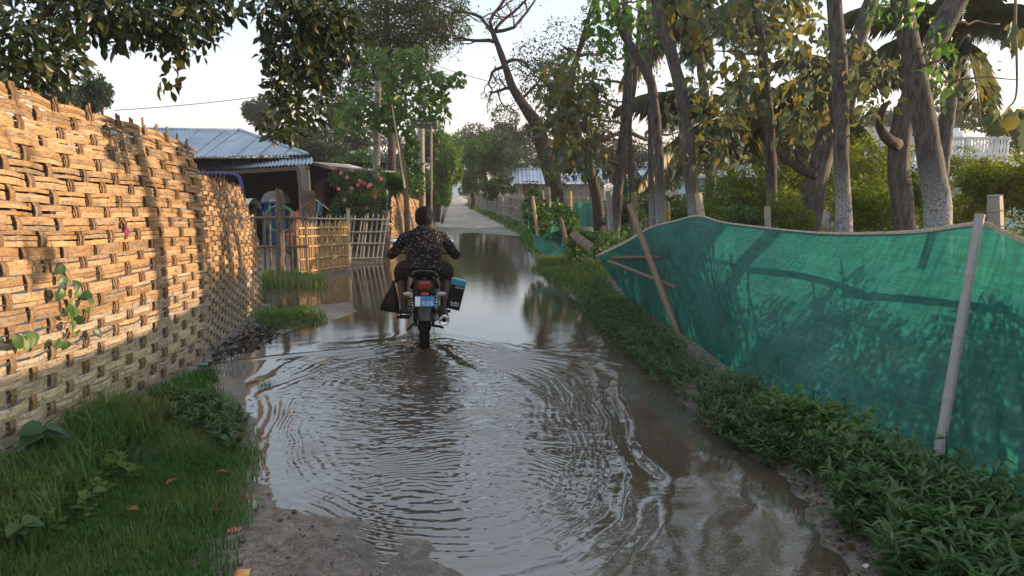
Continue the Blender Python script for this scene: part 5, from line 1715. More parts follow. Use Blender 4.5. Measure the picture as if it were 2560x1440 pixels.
starts = [((1228, 78), (-0.8, 0, 0.45), 1.3), ((1232, 85), (0.6, 0.2, 0.6), 1.5), ((1240, 105), (-0.95, -.2, 0.05), 1.2), ((1262, 160), (0.5, 0, 0.5), 0.7), ((1262, 165), (-0.9, 0, 0.0), 0.8), ((1285, 220), (-0.8, 0, -0.15), 0.7), ((1230, 75), (-0.3, 0, 0.9), 1.3), ((1300, 250), (0.8, 0.3, 0.6), 1.0), ((1232, 80), (0.9, 0, 0.3), 1.9), ((1345, 330), (0.8, 0, 0.7), 1.2)]
for (a, b_), d, L in starts:
    m = MB()
    gnarl(m, W(a, b_, 19.5), d, L, 0.055, 3, rg, tips)
    m.build('limb', M['bark_dark'], gt, True)
tp = [t for t in tips if rg.random() < 0.7]
rgn = np.random.default_rng(5)
Pt = np.repeat(np.array([tuple(t) for t in tp]), 3, 0) + rgn.normal(size=(len(tp) * 3, 3)) * 0.08
leaves_obj('crown', LEAF['brownish'], gt, [leaf_arrays(Pt, unit(rgn.normal(size=Pt.shape)), unit(rgn.normal(size=Pt.shape)), rgn.uniform(0.04, 0.09, len(Pt)), 0.5, rgn.random(len(Pt)))])
crown_part(gt, [(tuple(W(1385, 340, 19.3)), (0.6, 0.5, 0.6), 500), (tuple(W(1352, 300, 19.6)), (0.5, 0.5, 0.7), 450), (tuple(W(1400, 430, 19.3)), (0.3, 0.3, 0.6), 300)], 0.09, LEAF['brownish'], 73, name='crown')

# dusky small-leaved tree between
dz_cl = [(tuple(W(a, b_, Y)), (r, r, r * 0.9), n) for a, b_, Y, r, n in [(1330, 150, 21, 0.7, 700), (1400, 110, 21, 0.9, 900), (1450, 190, 21, 1.0, 1100), (1400, 230, 21, 0.9, 900), (1480, 280, 21, 0.9, 1100), (1500, 80, 21, 1.0, 900), (1440, 330, 20.5, 0.8, 900), (1480, 400, 20, 0.8, 1000), (1530, 350, 20.5, 0.8, 800), (1340, 210, 21, 0.5, 400), (1660, 60, 22, 0.9, 700), (1590, 150, 22, 1.0, 900), (1560, 430, 20, 0.7, 700), (1700, 330, 23, 0.9, 900)]]
tree('dusky_tree', 'dusky small-leaved tree with forked limbs behind the large-leaved saplings', [(*W(1500, 600, 21)[:2], 0.0), W(1490, 480, 21), W(1440, 330, 21), W(1420, 230, 21), W(1450, 120, 21), W(1490, -20, 21)], [0.20, 0.17, 0.14, 0.11, 0.08, 0.05], dz_cl, 0.095, LEAF['brownish'], M['bark_dark'], 81, shell=0.25)

# ---- coconut palms
def palm(label, base, crown, lean, n, L, seed, r=0.11, droopy=0.55):
    rg = random.Random(seed)
    base = Vector((base[0], base[1], 0.0)); crown = Vector(crown)
    pts = spline([base, base.lerp(crown, 0.45) + Vector(lean), crown], 34)
    root = thing('coconut_palm', label, 'palm', tuple(base), 'coconut palms in the plantation')
    MB().tube(pts, [r * (1.25 - 0.35 * i / 33) * (1.07 if i % 2 else 0.96) for i in range(34)], 12, True, 0.05, seed).build('trunk', M['bark'], root, True)
    for k in range(n):
        az = 2 * math.pi * (k + rg.uniform(-.3, .3)) / n * 1.9
        up = rg.uniform(-0.35, 0.9)
        d = Vector((math.cos(az), math.sin(az), up)).normalized()
        LL = L * rg.uniform(0.8, 1.1)
        rp = []; p = crown + Vector((0, 0, 0.1)); ns = 15
        for i in range(ns):
            rp.append(p.copy())
            p = p + d * (LL / ns)
            d = (d + Vector((0, 0, -droopy * 0.19 * (0.5 + i / ns)))).normalized()
        m = MB().tube(rp, [lerp(0.028, 0.006, i / (ns - 1)) for i in range(ns)], 5)
        V0 = len(m.v)
        fr = m.build('frond', LEAF['palm'], root, False)
        # leaflets
        P, D, N, Ls = [], [], [], []
        for i in range(84):
            t = 0.12 + 0.88 * i / 83
            q = t * (ns - 1); j = min(int(q), ns - 2)
            pos = rp[j].lerp(rp[j + 1], q - j)
            tg = (rp[j + 1] - rp[j]).normalized()
            side = tg.cross(Vector((0, 0, 1)))
            if side.length < 1e-3: side = Vector((1, 0, 0))
            side.normalize(); upv = side.cross(tg)
            for s in (-1, 1):
                dd = (side * s * 0.8 + tg * 0.55 + upv * 0.15 + Vector((0, 0, -0.55 - 0.25 * rg.random()))).normalized()
                P.append(pos); D.append(dd); N.append(upv + tg * 0.2); Ls.append(LL * 0.24 * (0.45 + 0.9 * math.sin(math.pi * min(1, t * 0.9 + 0.08))) * rg.uniform(0.85, 1.1))
        n_ = len(P)
        arr = leaf_arrays(np.array([tuple(x) for x in P]), np.array([tuple(x) for x in D]), np.array([tuple(x) for x in N]), np.array(Ls), 0.036, np.clip(np.array([rg.random() * 0.8 + (0.3 if up < -0.2 else 0) for _ in P]), 0, 1), 'lo', 0.25)
        leaves_obj('leaflets', LEAF['palm'], fr, [arr])
    for k in range(5):
        q = MB(); a = k * 1.3
        ball(q, tuple(crown + Vector((0.15 * math.cos(a), 0.15 * math.sin(a), -0.12 - 0.03 * k))), (0.10, 0.10, 0.12), 10, 8)
        q.build('coconut', LEAF['teak'], root, True)
    return root
palm('ringed coconut palm with low drooping fronds left of the slim whitewashed trunk', W(1840, 640, 16)[:2], W(1808, 300, 16), (0.12, 0, 0), 12, 2.6, 31)
palm('small leaning coconut palm beside the lopped grey branch', W(2025, 640, 14)[:2], W(1985, 265, 14), (0.10, 0, 0), 11, 2.2, 32, 0.10)
palm('coconut palm against the yellow sky to the right of the thick trunks', W(2335, 640, 13)[:2], W(2395, 90, 13), (-0.05, 0, 0), 12, 2.5, 33, 0.12)
palm('tall coconut palm whose fronds hang above the sweeping pale trunk', W(1770, 640, 20)[:2], W(1740, 70, 20), (0.2, 0, 0), 11, 3.0, 34, 0.13)
palm('far coconut palm with thin fronds behind the upright whitewashed trunk', W(2150, 640, 19)[:2], W(2130, 190, 19), (-0.2, 0, 0), 9, 2.6, 35, 0.12)

# low-hanging spray of large leaves at the right edge
sp = thing('leaf_spray', 'spray of large drooping leaves hanging on a bare twig at the right', 'branch', tuple(W(2540, -120, 5.6)))
MB().tube(spline([W(2545, -140, 5.8), W(2538, 40, 5.7), W(2542, 150, 5.6), W(2540, 240, 5.6), W(2520, 270, 5.6), W(2505, 290, 5.5)], 20), [0.012 - 0.0004 * i for i in range(20)], 6).build('twig', M['bark_brown'], sp, True)
big_leaves(sp, [(2480, 2525, 265, 320, 5.4, 5.7, 9), (2535, 2575, 270, 340, 5.4, 5.7, 6), (2520, 2560, 40, 110, 5.5, 5.8, 6)], BL['teak'], LEAF['teak'], 0.185, 7, 1.2)

# ================================================================== shrubs behind the net
def shrub(label, px, py, Y, rx, rz, n, seed, leafm='shrub', size=0.055, group='shrubs behind the net', name='shrub', tint=(0, 1), wr=0.5):
    c = W(px, py, Y)
    root = thing(name, label, 'shrub', (c.x, Y, 0.02), group)
    cl = clumpify((c.x, Y, c.z), (rx, rx * 0.8, rz), 10, n / 10, seed, 0.5, 0.9)
    cl.append(((c.x, Y, c.z * 0.45), (rx * 0.8, rx * 0.7, c.z * 0.5), n // 4))
    crown_part(root, cl, size, LEAF[leafm], seed, wr, 'lo', 0.45, 0.1, tint, 'foliage')
    rg = random.Random(seed)
    for i in range(4):
        e = Vector(cl[i][0])
        MB().tube(limb_pts((c.x + rg.uniform(-.15, .15), Y, 0.0), e, seed + i, 6, 0.08), [0.022, 0.018, 0.015, 0.012, 0.009, 0.005], 5).build('stem', M['bark_brown'], root, True)
    return root
shrub('low dark green shrub under the blue house at the left end of the thicket', 1800, 545, 12.0, 0.85, 0.40, 7000, 101, 'shrub', tint=(0, 0.5))
shrub('rounded olive shrub left of the slim whitewashed trunk', 1868, 470, 12.5, 0.85, 0.62, 9000, 102, tint=(0, 0.7))
shrub('bright yellow-green shrub filling the gap between slim trunk and leaning trunk', 1975, 480, 12.8, 0.9, 0.62, 9000, 103, tint=(0.3, 1))
shrub('leafy shrub at the foot of the leaning grey trunk', 1965, 545, 8.9, 0.32, 0.35, 3500, 104, tint=(0.2, 0.9), size=0.045)
shrub('tall feathery shrub between the upright and gnarled trunks', 2180, 450, 11.5, 0.72, 0.85, 10000, 105, tint=(0.2, 0.9))
shrub('dense dark-based shrub low between the upright and gnarled trunks', 2175, 530, 9.8, 0.55, 0.42, 7000, 106, tint=(0.1, 0.8))
shrub('shrub glimpsed between gnarled and thick straight trunks', 2300, 500, 10.5, 0.45, 0.6, 5000, 107, tint=(0.2, 0.9))
shrub('broad olive shrub right of the thick straight trunk', 2430, 510, 9.8, 0.65, 0.5, 9000, 108, tint=(0.2, 1))
shrub('lemon tinted shrub behind the split crown bamboo post', 2520, 460, 9.5, 0.55, 0.55, 8000, 109, tint=(0.5, 1))
shrub('tall thin shrub at the far right end of the thicket', 2640, 470, 9.0, 0.7, 0.6, 7000, 110, tint=(0.3, 0.9))
shrub('leafy tuft sprouting just left of the peak of the net', 1700, 560, 11.5, 0.4, 0.32, 3500, 111, 'deep', 0.06)
shrub('bushy weeds just behind the net right of its peak', 1830, 560, 9.2, 0.42, 0.25, 3500, 112, 'weed', 0.06)
shrub('fern green sapling in front of the rusty roofs', 2380, 420, 14.0, 0.55, 0.45, 4000, 113, 'shrub', 0.05, tint=(0, 0.6))
shrub('shady shrub under the dusky tree', 1640, 470, 19.5, 0.9, 0.5, 6000, 114, 'deep', 0.07, 'shrubs in the plantation')
shrub('dark shrub beside the net screen in the plantation', 1560, 530, 17.5, 0.5, 0.35, 4000, 115, 'deep', 0.07, 'shrubs in the plantation')
shrub('leafy mound of weeds at the feet of the whitewashed twins', 1600, 590, 13.5, 0.75, 0.2, 6000, 116, 'weed', 0.06, 'shrubs in the plantation')
shrub('ground cover mound left of the tall grey stake', 1470, 595, 14.5, 0.8, 0.18, 6500, 117, 'weed', 0.06, 'shrubs in the plantation')
shrub('shrub screening the lower trunks before the tin shed', 1690, 520, 20.0, 1.0, 0.35, 6000, 118, 'deep', 0.08, 'shrubs in the plantation')

# low hedge that keeps the foot of the net in shade
for i, (hx, hy, lab) in enumerate([(4.3, 1.2, 'low hedge shrub behind the loose near end of the long net'), (4.2, 2.7, 'low hedge shrub behind the net right of the grey pole'), (4.4, 4.2, 'low hedge shrub behind the grey net pole'), (4.3, 5.8, 'low hedge shrub showing dark through the sagging middle of the net'), (4.2, 7.3, 'low hedge shrub showing dark through the net below the thick trunks')]):
    hs_ = thing('shrub', lab, 'shrub', (hx, hy, 0.02), 'hedge shrubs behind the net')
    crown_part(hs_, clumpify((hx, hy, 0.72), (0.7, 0.95, 0.62), 12, 420, 130 + i, 0.5, 0.9), 0.075, LEAF['shrub'], 140 + i, 0.5, 'lo', 0.4, 0.1, (0, 0.7), 'foliage')
    for k in range(3):
        MB().tube(limb_pts((hx, hy, 0.0), (hx + 0.3 * (k - 1), hy + 0.2 * k, 0.9), k, 6, 0.08), [0.02, 0.018, 0.015, 0.012, 0.008, 0.004], 5).build('stem', M['bark_brown'], hs_, True)

# vines over the stakes beyond the pond
def vine(label, blobs, seed, size, leafm='broad', name='vine_tangle'):
    root = thing(name, label, 'vine', tuple(Vector(blobs[0][0]) * Vector((1, 1, 0)) if False else (blobs[0][0][0], blobs[0][0][1], 0.05)))
    crown_part(root, blobs, size, LEAF[leafm], seed, 0.7, 'hi', 0.55, 0.5, (0, 1), 'foliage')
    return root
vine('leafy vine heaped over the stakes left of the hanging net', [(tuple(W(1335, 520, 16)), (0.28, 0.3, 0.42), 500), (tuple(W(1350, 560, 15.8)), (0.32, 0.3, 0.38), 450), (tuple(W(1375, 555, 15.6)), (0.2, 0.2, 0.3), 200), (tuple(W(1335, 490, 16)), (0.08, 0.08, 0.2), 40)], 121, 0.10)
vine('yellowing vine trailing down the slanted stakes right of the hanging net', [(tuple(W(1405, 535, 14.8)), (0.20, 0.2, 0.2), 220), (tuple(W(1420, 560, 14.4)), (0.22, 0.2, 0.3), 300), (tuple(W(1440, 620, 13.6)), (0.25, 0.25, 0.22), 220), (tuple(W(1392, 520, 15)), (0.12, 0.12, 0.15), 80)], 122, 0.10, 'broad')
vine('creeper spilling over the left corner of the long net', [(tuple(W(1500, 625, 10.2)), (0.14, 0.14, 0.12), 90), (tuple(W(1545, 595, 10.0)), (0.22, 0.12, 0.10), 120), (tuple(W(1480, 655, 10.4)), (0.12, 0.12, 0.16), 70)], 123, 0.07)

# ================================================================== lattice and reed fences along the far lane
rf = thing('reed_fence', 'long grey reed fence with three lashed rails along the right of the lane', 'fence', tuple(G(1310, 574, 0.06)))
fa, fb_ = G(1308, 572, 0.06), G(1168, 513, 0.06)
rg = random.Random(31)
NR = 130
for i in range(NR):
    t = (i / (NR - 1)) ** 1.25
    p = fa.lerp(fb_, t) + Vector((0.12 * math.sin(t * 21), 0, -0.05))
    stick('stake', p, p + Vector((rg.uniform(-.05, .05), 0, 1.30 + rg.uniform(-.10, .10))), 0.045 * rg.uniform(0.7, 1.4), M['bamboo_grey'], rf, PICK)
for z in (0.3, 0.72, 1.1):
    for k in range(9):
        t0, t1 = k / 9, (k + 1) / 9 + 0.01
        a = fa.lerp(fb_, t0) + Vector((-0.08 + 0.12 * math.sin(t0 * 21), 0, z + rg.uniform(-.05, .05)))
        b_ = fa.lerp(fb_, t1) + Vector((-0.08 + 0.12 * math.sin(t1 * 21), 0, z + rg.uniform(-.05, .05)))
        stick('rail', a, b_, 0.028, M['bamboo_grey'], rf)
lf = thing('lattice_fence', 'open brown bamboo lattice fence between the reed fence and the vine tangle', 'fence', tuple(G(1315, 575, 0.05)))
picket_row(lf, (fa.x + 0.05, fa.y - 0.1, 0.04), (2.6, 24.5, 0.04), 15, 1.35, 0.0, 0.022, M['bamboo_brown'], (0.2, 0.62, 1.2), 0.026, M['bamboo'], 41, 0.06)
lf2 = thing('lattice_fence', 'dark bamboo lattice fence standing in front of the faded net screen', 'fence', (3.0, 22.4, 0.05))
picket_row(lf2, (2.7, 22.6, 0.04), (6.0, 22.0, 0.04), 26, 1.3, 0.0, 0.026, M['bamboo_brown'], (0.35, 0.75, 1.18), 0.028, M['bamboo_brown'], 42, 0.16)
lf3 = thing('lattice_fence', 'dark stake fence below the blue house', 'fence', (6.2, 21.9, 0.05))
picket_row(lf3, (6.2, 21.8, 0.04), (9.5, 21.0, 0.04), 22, 1.1, 0.0, 0.028, M['bamboo_brown'], (0.4, 0.95), 0.028, M['bamboo_brown'], 43, 0.16)

# ================================================================== far buildings
M['bluewall'] = surf('pale_blue_wall', (0.33, 0.50, 0.56), (0.42, 0.58, 0.63), 3, 0.85, bmp=0.05)
M['greywall'] = surf('grey_plaster', (0.26, 0.25, 0.24), (0.40, 0.39, 0.37), 2, 0.9, bmp=0.1)
M['whitewall'] = surf('whitewashed_wall', (0.60, 0.61, 0.62), (0.74, 0.74, 0.74), 1.5, 0.9, bmp=0.05)
M['tin_blue'] = surf('blue_grey_tin', (0.30, 0.36, 0.46), (0.42, 0.48, 0.58), 1.2, 0.45, (1, 1, 1), 0.04, metal=0.3)

def hut(label, x0, x1, Y, depth, zw, zr, over, wallm, roofm, nsheet, slats=0, seed=0, name='tin_hut', windows=(), doorx=None):
    "long hut with its ridge along x: walls, two roof slopes in sheets"
    root = thing(name, label, 'hut', ((x0 + x1) / 2, Y, 0.05))
    xm = (x0 + x1) / 2
    MB().box((xm, Y + depth / 2, zw / 2), (x1 - x0, depth, zw)).build('wall', wallm, root)
    ym = Y + depth / 2
    w = (x1 - x0 + 2 * over) / nsheet
    for i in range(nsheet):
        a, b = x0 - over + i * w, x0 - over + (i + 1) * w - 0.02
        corr('roof_sheet', (a, Y - over, zw + 0.02), (b, Y - over, zw + 0.02), (a, ym, zr), (b, ym, zr), roofm, root, 0.22, 0.03, 3, 0.004 * (i % 2))
        corr('roof_sheet', (a, Y + depth + over, zw + 0.02), (b, Y + depth + over, zw + 0.02), (a, ym, zr), (b, ym, zr), roofm, root, 0.22, 0.03, 3, 0.004 * (i % 2))
    MB().beam((x0 - over, ym, zr + 0.03), (x1 + over, ym, zr + 0.03), 0.2, 0.05).build('ridge_cap', roofm, root)
    for x in (x0, x1):
        MB().prism([(x - 0.03, Y, zw), (x - 0.03, Y + depth, zw), (x - 0.03, ym, zr - 0.05)], (0.06, 0, 0)).build('gable', wallm, root)
    rg = random.Random(seed)
    for i in range(slats):
        x = lerp(x0, x1, (i + 0.5) / slats)
        MB().box((x, Y - 0.03, zw / 2), ((x1 - x0) / slats * 0.8, 0.04, zw - rg.uniform(0, .1))).build('slat', M['bamboo_grey'], root)
    for wx, wz, ww, wh in windows:
        f = MB().box((wx, Y - 0.03, wz), (ww + 0.14, 0.06, wh + 0.14)).build('window', M['white'], root)
        MB().box((wx, Y - 0.065, wz), (ww, 0.02, wh)).build('pane', surf('dim_pane', (0.16, 0.15, 0.14), (0.30, 0.28, 0.25), 4, 0.4), f)
    if doorx is not None:
        MB().box((doorx, Y - 0.04, 0.95), (0.8, 0.05, 1.9)).build('door', M['plank'], root)
    return root
a = W(1282, 460, 36); b = W(1510, 460, 36)
hut('long hut with pale tin roof and split bamboo wall behind the crooked tree', a.x, b.x, 36.0, 4.0, 1.75, 2.55, 0.3, M['greywall'], M['tin_blue'], 9, 26, 1, doorx=a.x + 0.9)
a = W(1620, 455, 40); b = W(1735, 455, 40)
hut('grey tin roofed hut seen between the whitewashed twins', a.x, b.x, 40.0, 4.0, 1.9, 2.6, 0.3, M['greywall'], M['tin_blue'], 5, 0, 2)
a = W(1738, 455, 30); b = W(1815, 455, 30)
bh = thing('blue_house', 'small flat roofed pale blue house with a framed window', 'house', ((a.x + b.x) / 2, 30, 0.05))
MB().box(((a.x + b.x) / 2, 31.5, 1.0), (b.x - a.x, 3.0, 2.0)).build('wall', M['bluewall'], bh)
MB().box(((a.x + b.x) / 2, 31.4, 2.06), (b.x - a.x + 0.35, 3.4, 0.12)).build('roof', M['plaster'], bh)
wf = MB().box((W(1777, 465, 30).x, 29.97, 1.45), (0.42, 0.06, 0.62)).build('window', M['white'], bh)
MB().box((W(1777, 465, 30).x, 29.93, 1.45), (0.33, 0.03, 0.52)).build('pane', surf('lace_curtain_pane', (0.30, 0.27, 0.24), (0.42, 0.39, 0.36), 8, 0.5), wf)
MB().box((W(1752, 470, 30).x, 29.92, 1.1), (0.5, 0.12, 0.05)).build('sill', M['white'], bh)
# hipped tin roof
hr_ = thing('hipped_roof_house', 'house with hipped grey tin roof showing above the thicket', 'house', (10.2, 28.5, 0.05))
l, r_, pk = W(1835, 442, 27), W(2005, 442, 27), W(1925, 401, 29.5)
for i in range(6):
    a0, a1 = l.lerp(r_, i / 6), l.lerp(r_, (i + 1) / 6 - 0.004)
    k0 = pk + Vector((0.6 * (i / 6 - .5), 0, 0)); k1 = pk + Vector((0.6 * ((i + 1) / 6 - .5), 0, 0))
    corr('roof_sheet', a0, a1, k0, k1, M['tin_rust'] if i == 4 else M['tin'], hr_, 0.15, 0.015, 4)
MB().prism([r_ + Vector((0, 0.05, 0)), r_ + Vector((0.3, 5, 0)), pk + Vector((0.32, 0.05, 0))], (0.0, 0, 0.03)).build('roof_side', M['tin'], hr_)
MB().prism([l + Vector((0, 0.05, 0)), l + Vector((-0.3, 5, 0)), pk + Vector((-0.32, 0.05, 0))], (0.0, 0, 0.03)).build('roof_side', M['tin'], hr_)
MB().box(((l.x + r_.x) / 2, 29.6, l.z / 2), ((r_.x - l.x) * 0.86, 4.2, l.z - 0.05)).build('wall', M['greywall'], hr_)
# pale block with balcony and water tank
bl = thing('concrete_house', 'pale concrete house with a long balustraded terrace', 'house', (20.0, 33, 0.05))
zt = W(2380, 392, 31).z
x0, x1 = W(2105, 390, 31).x, W(2505, 390, 31).x
MB().box(((x0 + x1) / 2, 33.6, zt / 2 - 0.2), (x1 - x0, 5.2, zt - 0.3)).build('wall', M['greywall'], bl)
MB().box(((x0 + x1) / 2, 33.4, zt - 0.12), (x1 - x0 + 0.3, 6.0, 0.28)).build('slab', M['plaster'], bl)
zr_ = W(2380, 347, 31).z
xb0 = W(2262, 380, 31).x
MB().box(((xb0 + x1) / 2, 30.6, zr_), (x1 - xb0, 0.16, 0.12)).build('handrail', M['plaster'], bl)
xs = xb0
k = 0
bal = MB().lathe([(0.045, 0.0), (0.055, 0.06), (0.035, 0.16), (0.05, 0.34), (0.03, 0.52), (0.05, 0.60)], 8, (0, 0, 0))
BAL = fast_mesh('baluster', np.array(bal.v), bal.f, True)
zs = zt + 0.02
while xs < x1:
    if k % 9 == 0:
        MB().box((xs, 30.6, (zs + zr_) / 2), (0.20, 0.20, zr_ - zs + 0.14)).build('pier', M['plaster'], bl)
    else:
        inst('baluster', BAL, Matrix.Translation((xs, 30.6, zs)) @ Matrix.Diagonal((1, 1, (zr_ - zs - 0.05) / 0.60, 1)), M['whitewall'], bl)
    xs += 0.135; k += 1
for i in range(5):
    MB().box((lerp(xb0, x1, (i + 0.5) / 5), 30.55, zt - 0.32), (0.16, 0.3, 0.14)).build('bracket', M['plaster'], bl)
xa = W(2110, 350, 32).x
MB().box((xa + 1.1, 32.5, zt + 0.6), (2.6, 3.0, 1.35)).build('roof_room', M['plaster'], bl)
tk = W(2389, 348, 33.0)
tank = MB().lathe([(0.01, 0), (0.38, 0), (0.40, 0.05), (0.385, 0.10), (0.40, 0.15), (0.385, 0.20), (0.40, 0.25), (0.385, 0.30), (0.40, 0.35), (0.38, 0.42), (0.30, 0.48), (0.14, 0.51), (0.13, 0.56), (0.01, 0.57)], 24, (0, 0, 0)).build('water_tank', plain('white_tank_plastic', (0.60, 0.66, 0.72), 0.5), None, True)
tank.location = (tk.x, 33.0, zt + 0.05)
tank.scale = (1, 1, (W(2389, 322, 33).z - zt) / 0.57)
tag(tank, 'white ribbed plastic water tank standing on the terrace roof', 'tank')
# rusty tin roofs before it
for lab, pA, pB, pC, pD, Y0, Y1 in [('hut with long rusty streaked tin roof below the terrace', (2270, 450), (2420, 452), (2285, 392), (2425, 394), 22, 26), ('hut with faded tin roof at the right below the terrace', (2455, 455), (2660, 462), (2470, 400), (2640, 405), 23, 27), ('hut with a tin roof glimpsed left of the gnarled trunk', (2040, 445), (2110, 445), (2050, 412), (2110, 412), 24, 27)]:
    e0, e1, t0, t1 = W(*pA, Y0), W(*pB, Y0), W(*pC, Y1), W(*pD, Y1)
    h_ = thing('tin_hut', lab, 'hut', ((e0.x + e1.x) / 2, (Y0 + Y1) / 2, 0.05))
    for i in range(5):
        corr('roof_sheet', e0.lerp(e1, i / 5), e0.lerp(e1, (i + 1) / 5 - 0.004), t0.lerp(t1, i / 5), t0.lerp(t1, (i + 1) / 5 - 0.004), M['tin_rust'] if i != 2 else M['tin'], h_, 0.15, 0.015, 4)
    MB().box(((e0.x + e1.x) / 2, (Y0 + Y1) / 2 + 0.3, e0.z / 2 - 0.05), ((e1.x - e0.x) * 0.92, (Y1 - Y0) * 0.9, e0.z - 0.1)).build('wall', M['bluewall'] if 'faded' in lab else M['greywall'], h_)
# pale wall closing the lane, far left hut
wl = MB().box((W(1120, 475, 92).x, 92, 1.2), (4.5, 0.3, 2.6))
tag(wl.build('boundary_wall', M['whitewall'], None), 'white wall closing off the far end of the lane', 'wall')
hut('big pale shed far behind the whitewashed twins', W(1600, 430, 55).x, W(1725, 430, 55).x, 55, 5, 3.0, 3.6, 0.2, M['whitewall'], M['tin_blue'], 4, 0, 3)

# ================================================================== distant and middle trees
def dtree(label, px, ytop, ybot, Y, wpx, seed, leafm='far', size=0.22, n=7000, trunkpx=None, name='distant_tree', group='trees beyond the yard', nb=12, bark='bark_dark', shell=0.4, tint=(0, 1), low=0.0):
    top, bot = W(px, ytop, Y), W(px, ybot, Y)
    rz = (top.z - bot.z) / 2
    rx = wpx / 2 * Y / 1750
    c = ((top.x + bot.x) / 2, Y, (top.z + bot.z) / 2)
    cl = clumpify(c, (rx, rx * 0.8, rz), nb, n / nb, seed, 0.40, 0.95)
    tx = W(trunkpx or px, ybot, Y).x
    return tree(name, label, [(tx, Y, 0.0), (tx + 0.1, Y, max(0.6, bot.z * 0.6)), (lerp(tx, c[0], 0.6), Y, lerp(bot.z, c[2], 0.5)), (c[0], Y, c[2] + rz * 0.5)], [0.13 * Y / 40 + 0.06, 0.10 * Y / 40 + 0.05, 0.08 * Y / 40 + 0.03, 0.04], cl, size, LEAF[leafm], M[bark], seed, group, shell=shell, tint=tint, limb_r=0.1)

dtree('tall hazy tree behind the ridge of the shed', 650, 225, 345, 48, 100, 201)
dtree('hazy tree with flat crown right behind the shed hip', 745, 300, 400, 44, 110, 202)
dtree('feathery tiered tree rising behind the yard', 865, 260, 400, 42, 130, 203, tint=(0.3, 1))
dtree('low thicket tree behind the lean-to roof', 800, 345, 430, 34, 130, 204, tint=(0.2, 1))
dtree('bright hedge tree behind the flowering bush', 900, 375, 450, 30, 150, 205, 'broad', 0.13, 7000, tint=(0, 0.8))
dtree('dense evergreen clump showing over the tall woven panel', 225, 170, 300, 22, 110, 206, 'far', 0.12, 7000, name='evergreen_tree')
dtree('second evergreen clump lower behind the tall woven panel', 150, 200, 320, 21, 110, 207, 'far', 0.12, 5000, name='evergreen_tree')
dtree('wide hazy grey-green tree left of the crooked tree', 1200, 270, 420, 58, 180, 208, 'far', 0.26, 9000)
dtree('tall hazy tree directly behind the crooked tree', 1290, 235, 400, 60, 150, 209, 'far', 0.26, 8000)
dtree('rounded greener tree over the right side of the lane', 1205, 330, 450, 42, 130, 210, 'broad', 0.16, 6500, 1215, tint=(0, 0.5))
dtree('slender tree with leaning pale trunk beside the reed fence', 1260, 340, 450, 38, 100, 211, 'far', 0.15, 5000, 1245)
dtree('bushy tree hugging the far end of the reed fence', 1180, 420, 500, 46, 70, 212, 'broad', 0.15, 4500, tint=(0, 0.6))
dtree('low bushes behind the reed fence', 1250, 440, 500, 34, 100, 213, 'deep', 0.13, 5000)
dtree('dark backdrop tree behind the long tin hut', 1400, 330, 460, 52, 200, 214, 'far', 0.24, 8000)
dtree('backdrop tree behind the grey hut', 1560, 330, 450, 50, 200, 215, 'far', 0.24, 8000)
dtree('hazy backdrop tree behind the blue house', 1790, 320, 440, 50, 220, 216, 'far', 0.24, 8000)
dtree('broad hazy tree behind the concrete terrace', 2290, 250, 360, 60, 330, 217, 'far', 0.3, 9000)
dtree('hazy round tree behind the white water tank', 2400, 240, 345, 62, 160, 218, 'far', 0.3, 6000)
dtree('thin grey tree right of the terrace', 2545, 270, 400, 40, 130, 219, 'far', 0.2, 5000)
dtree('backdrop tree between the palms', 1950, 300, 430, 55, 240, 220, 'far', 0.26, 8000)
dtree('low dark tree filling behind the left palm', 1690, 350, 450, 44, 130, 221, 'far', 0.2, 5000)
dtree('hazy tree far down the lane', 1130, 380, 470, 95, 120, 222, 'far', 0.36, 6000)
dtree('far hazy treetop left of the solar lamp', 1000, 330, 440, 62, 160, 223, 'far', 0.26, 7000)
dtree('small willowy tree with light drooping leaves at the left of the lane', 1112, 335, 530, 31, 105, 224, 'broad', 0.13, 13000, 1090, name='willowy_tree', tint=(0.4, 1))
dtree('wide bright tree crown behind the solar lamp', 1085, 300, 450, 36, 150, 227, 'broad', 0.14, 9000, tint=(0, 0.9))
dtree('ivy thick bush at the foot of the concrete pole', 1060, 420, 520, 24.5, 100, 225, 'deep', 0.10, 7000, name='roadside_bush')
dtree('yellow-green bush below the bamboo prop', 990, 420, 510, 21.5, 90, 226, 'broad', 0.09, 6000, name='roadside_bush', tint=(0.3, 1))
rg = random.Random(5)
for k in range(9):                       # soft wood line closing the view
    pxx = -100 + k * 330
    dtree(['dim far tree hidden behind the tall woven panel', 'dim far tree behind the evergreen clumps', 'dim far tree behind the shed ridge', 'dim far tree behind the hazy yard trees', 'dim far tree past the end of the lane', 'dim far tree behind the grey hut', 'dim far tree between the palms in the wood line', 'dim far tree behind the concrete terrace', 'dim far tree right of the terrace'][k], pxx + rg.uniform(-60, 60), 345 + rg.uniform(-25, 25), 455, 105, 420, 240 + k, 'far', 0.5, 4500, group='far wood line', nb=14, low=0)

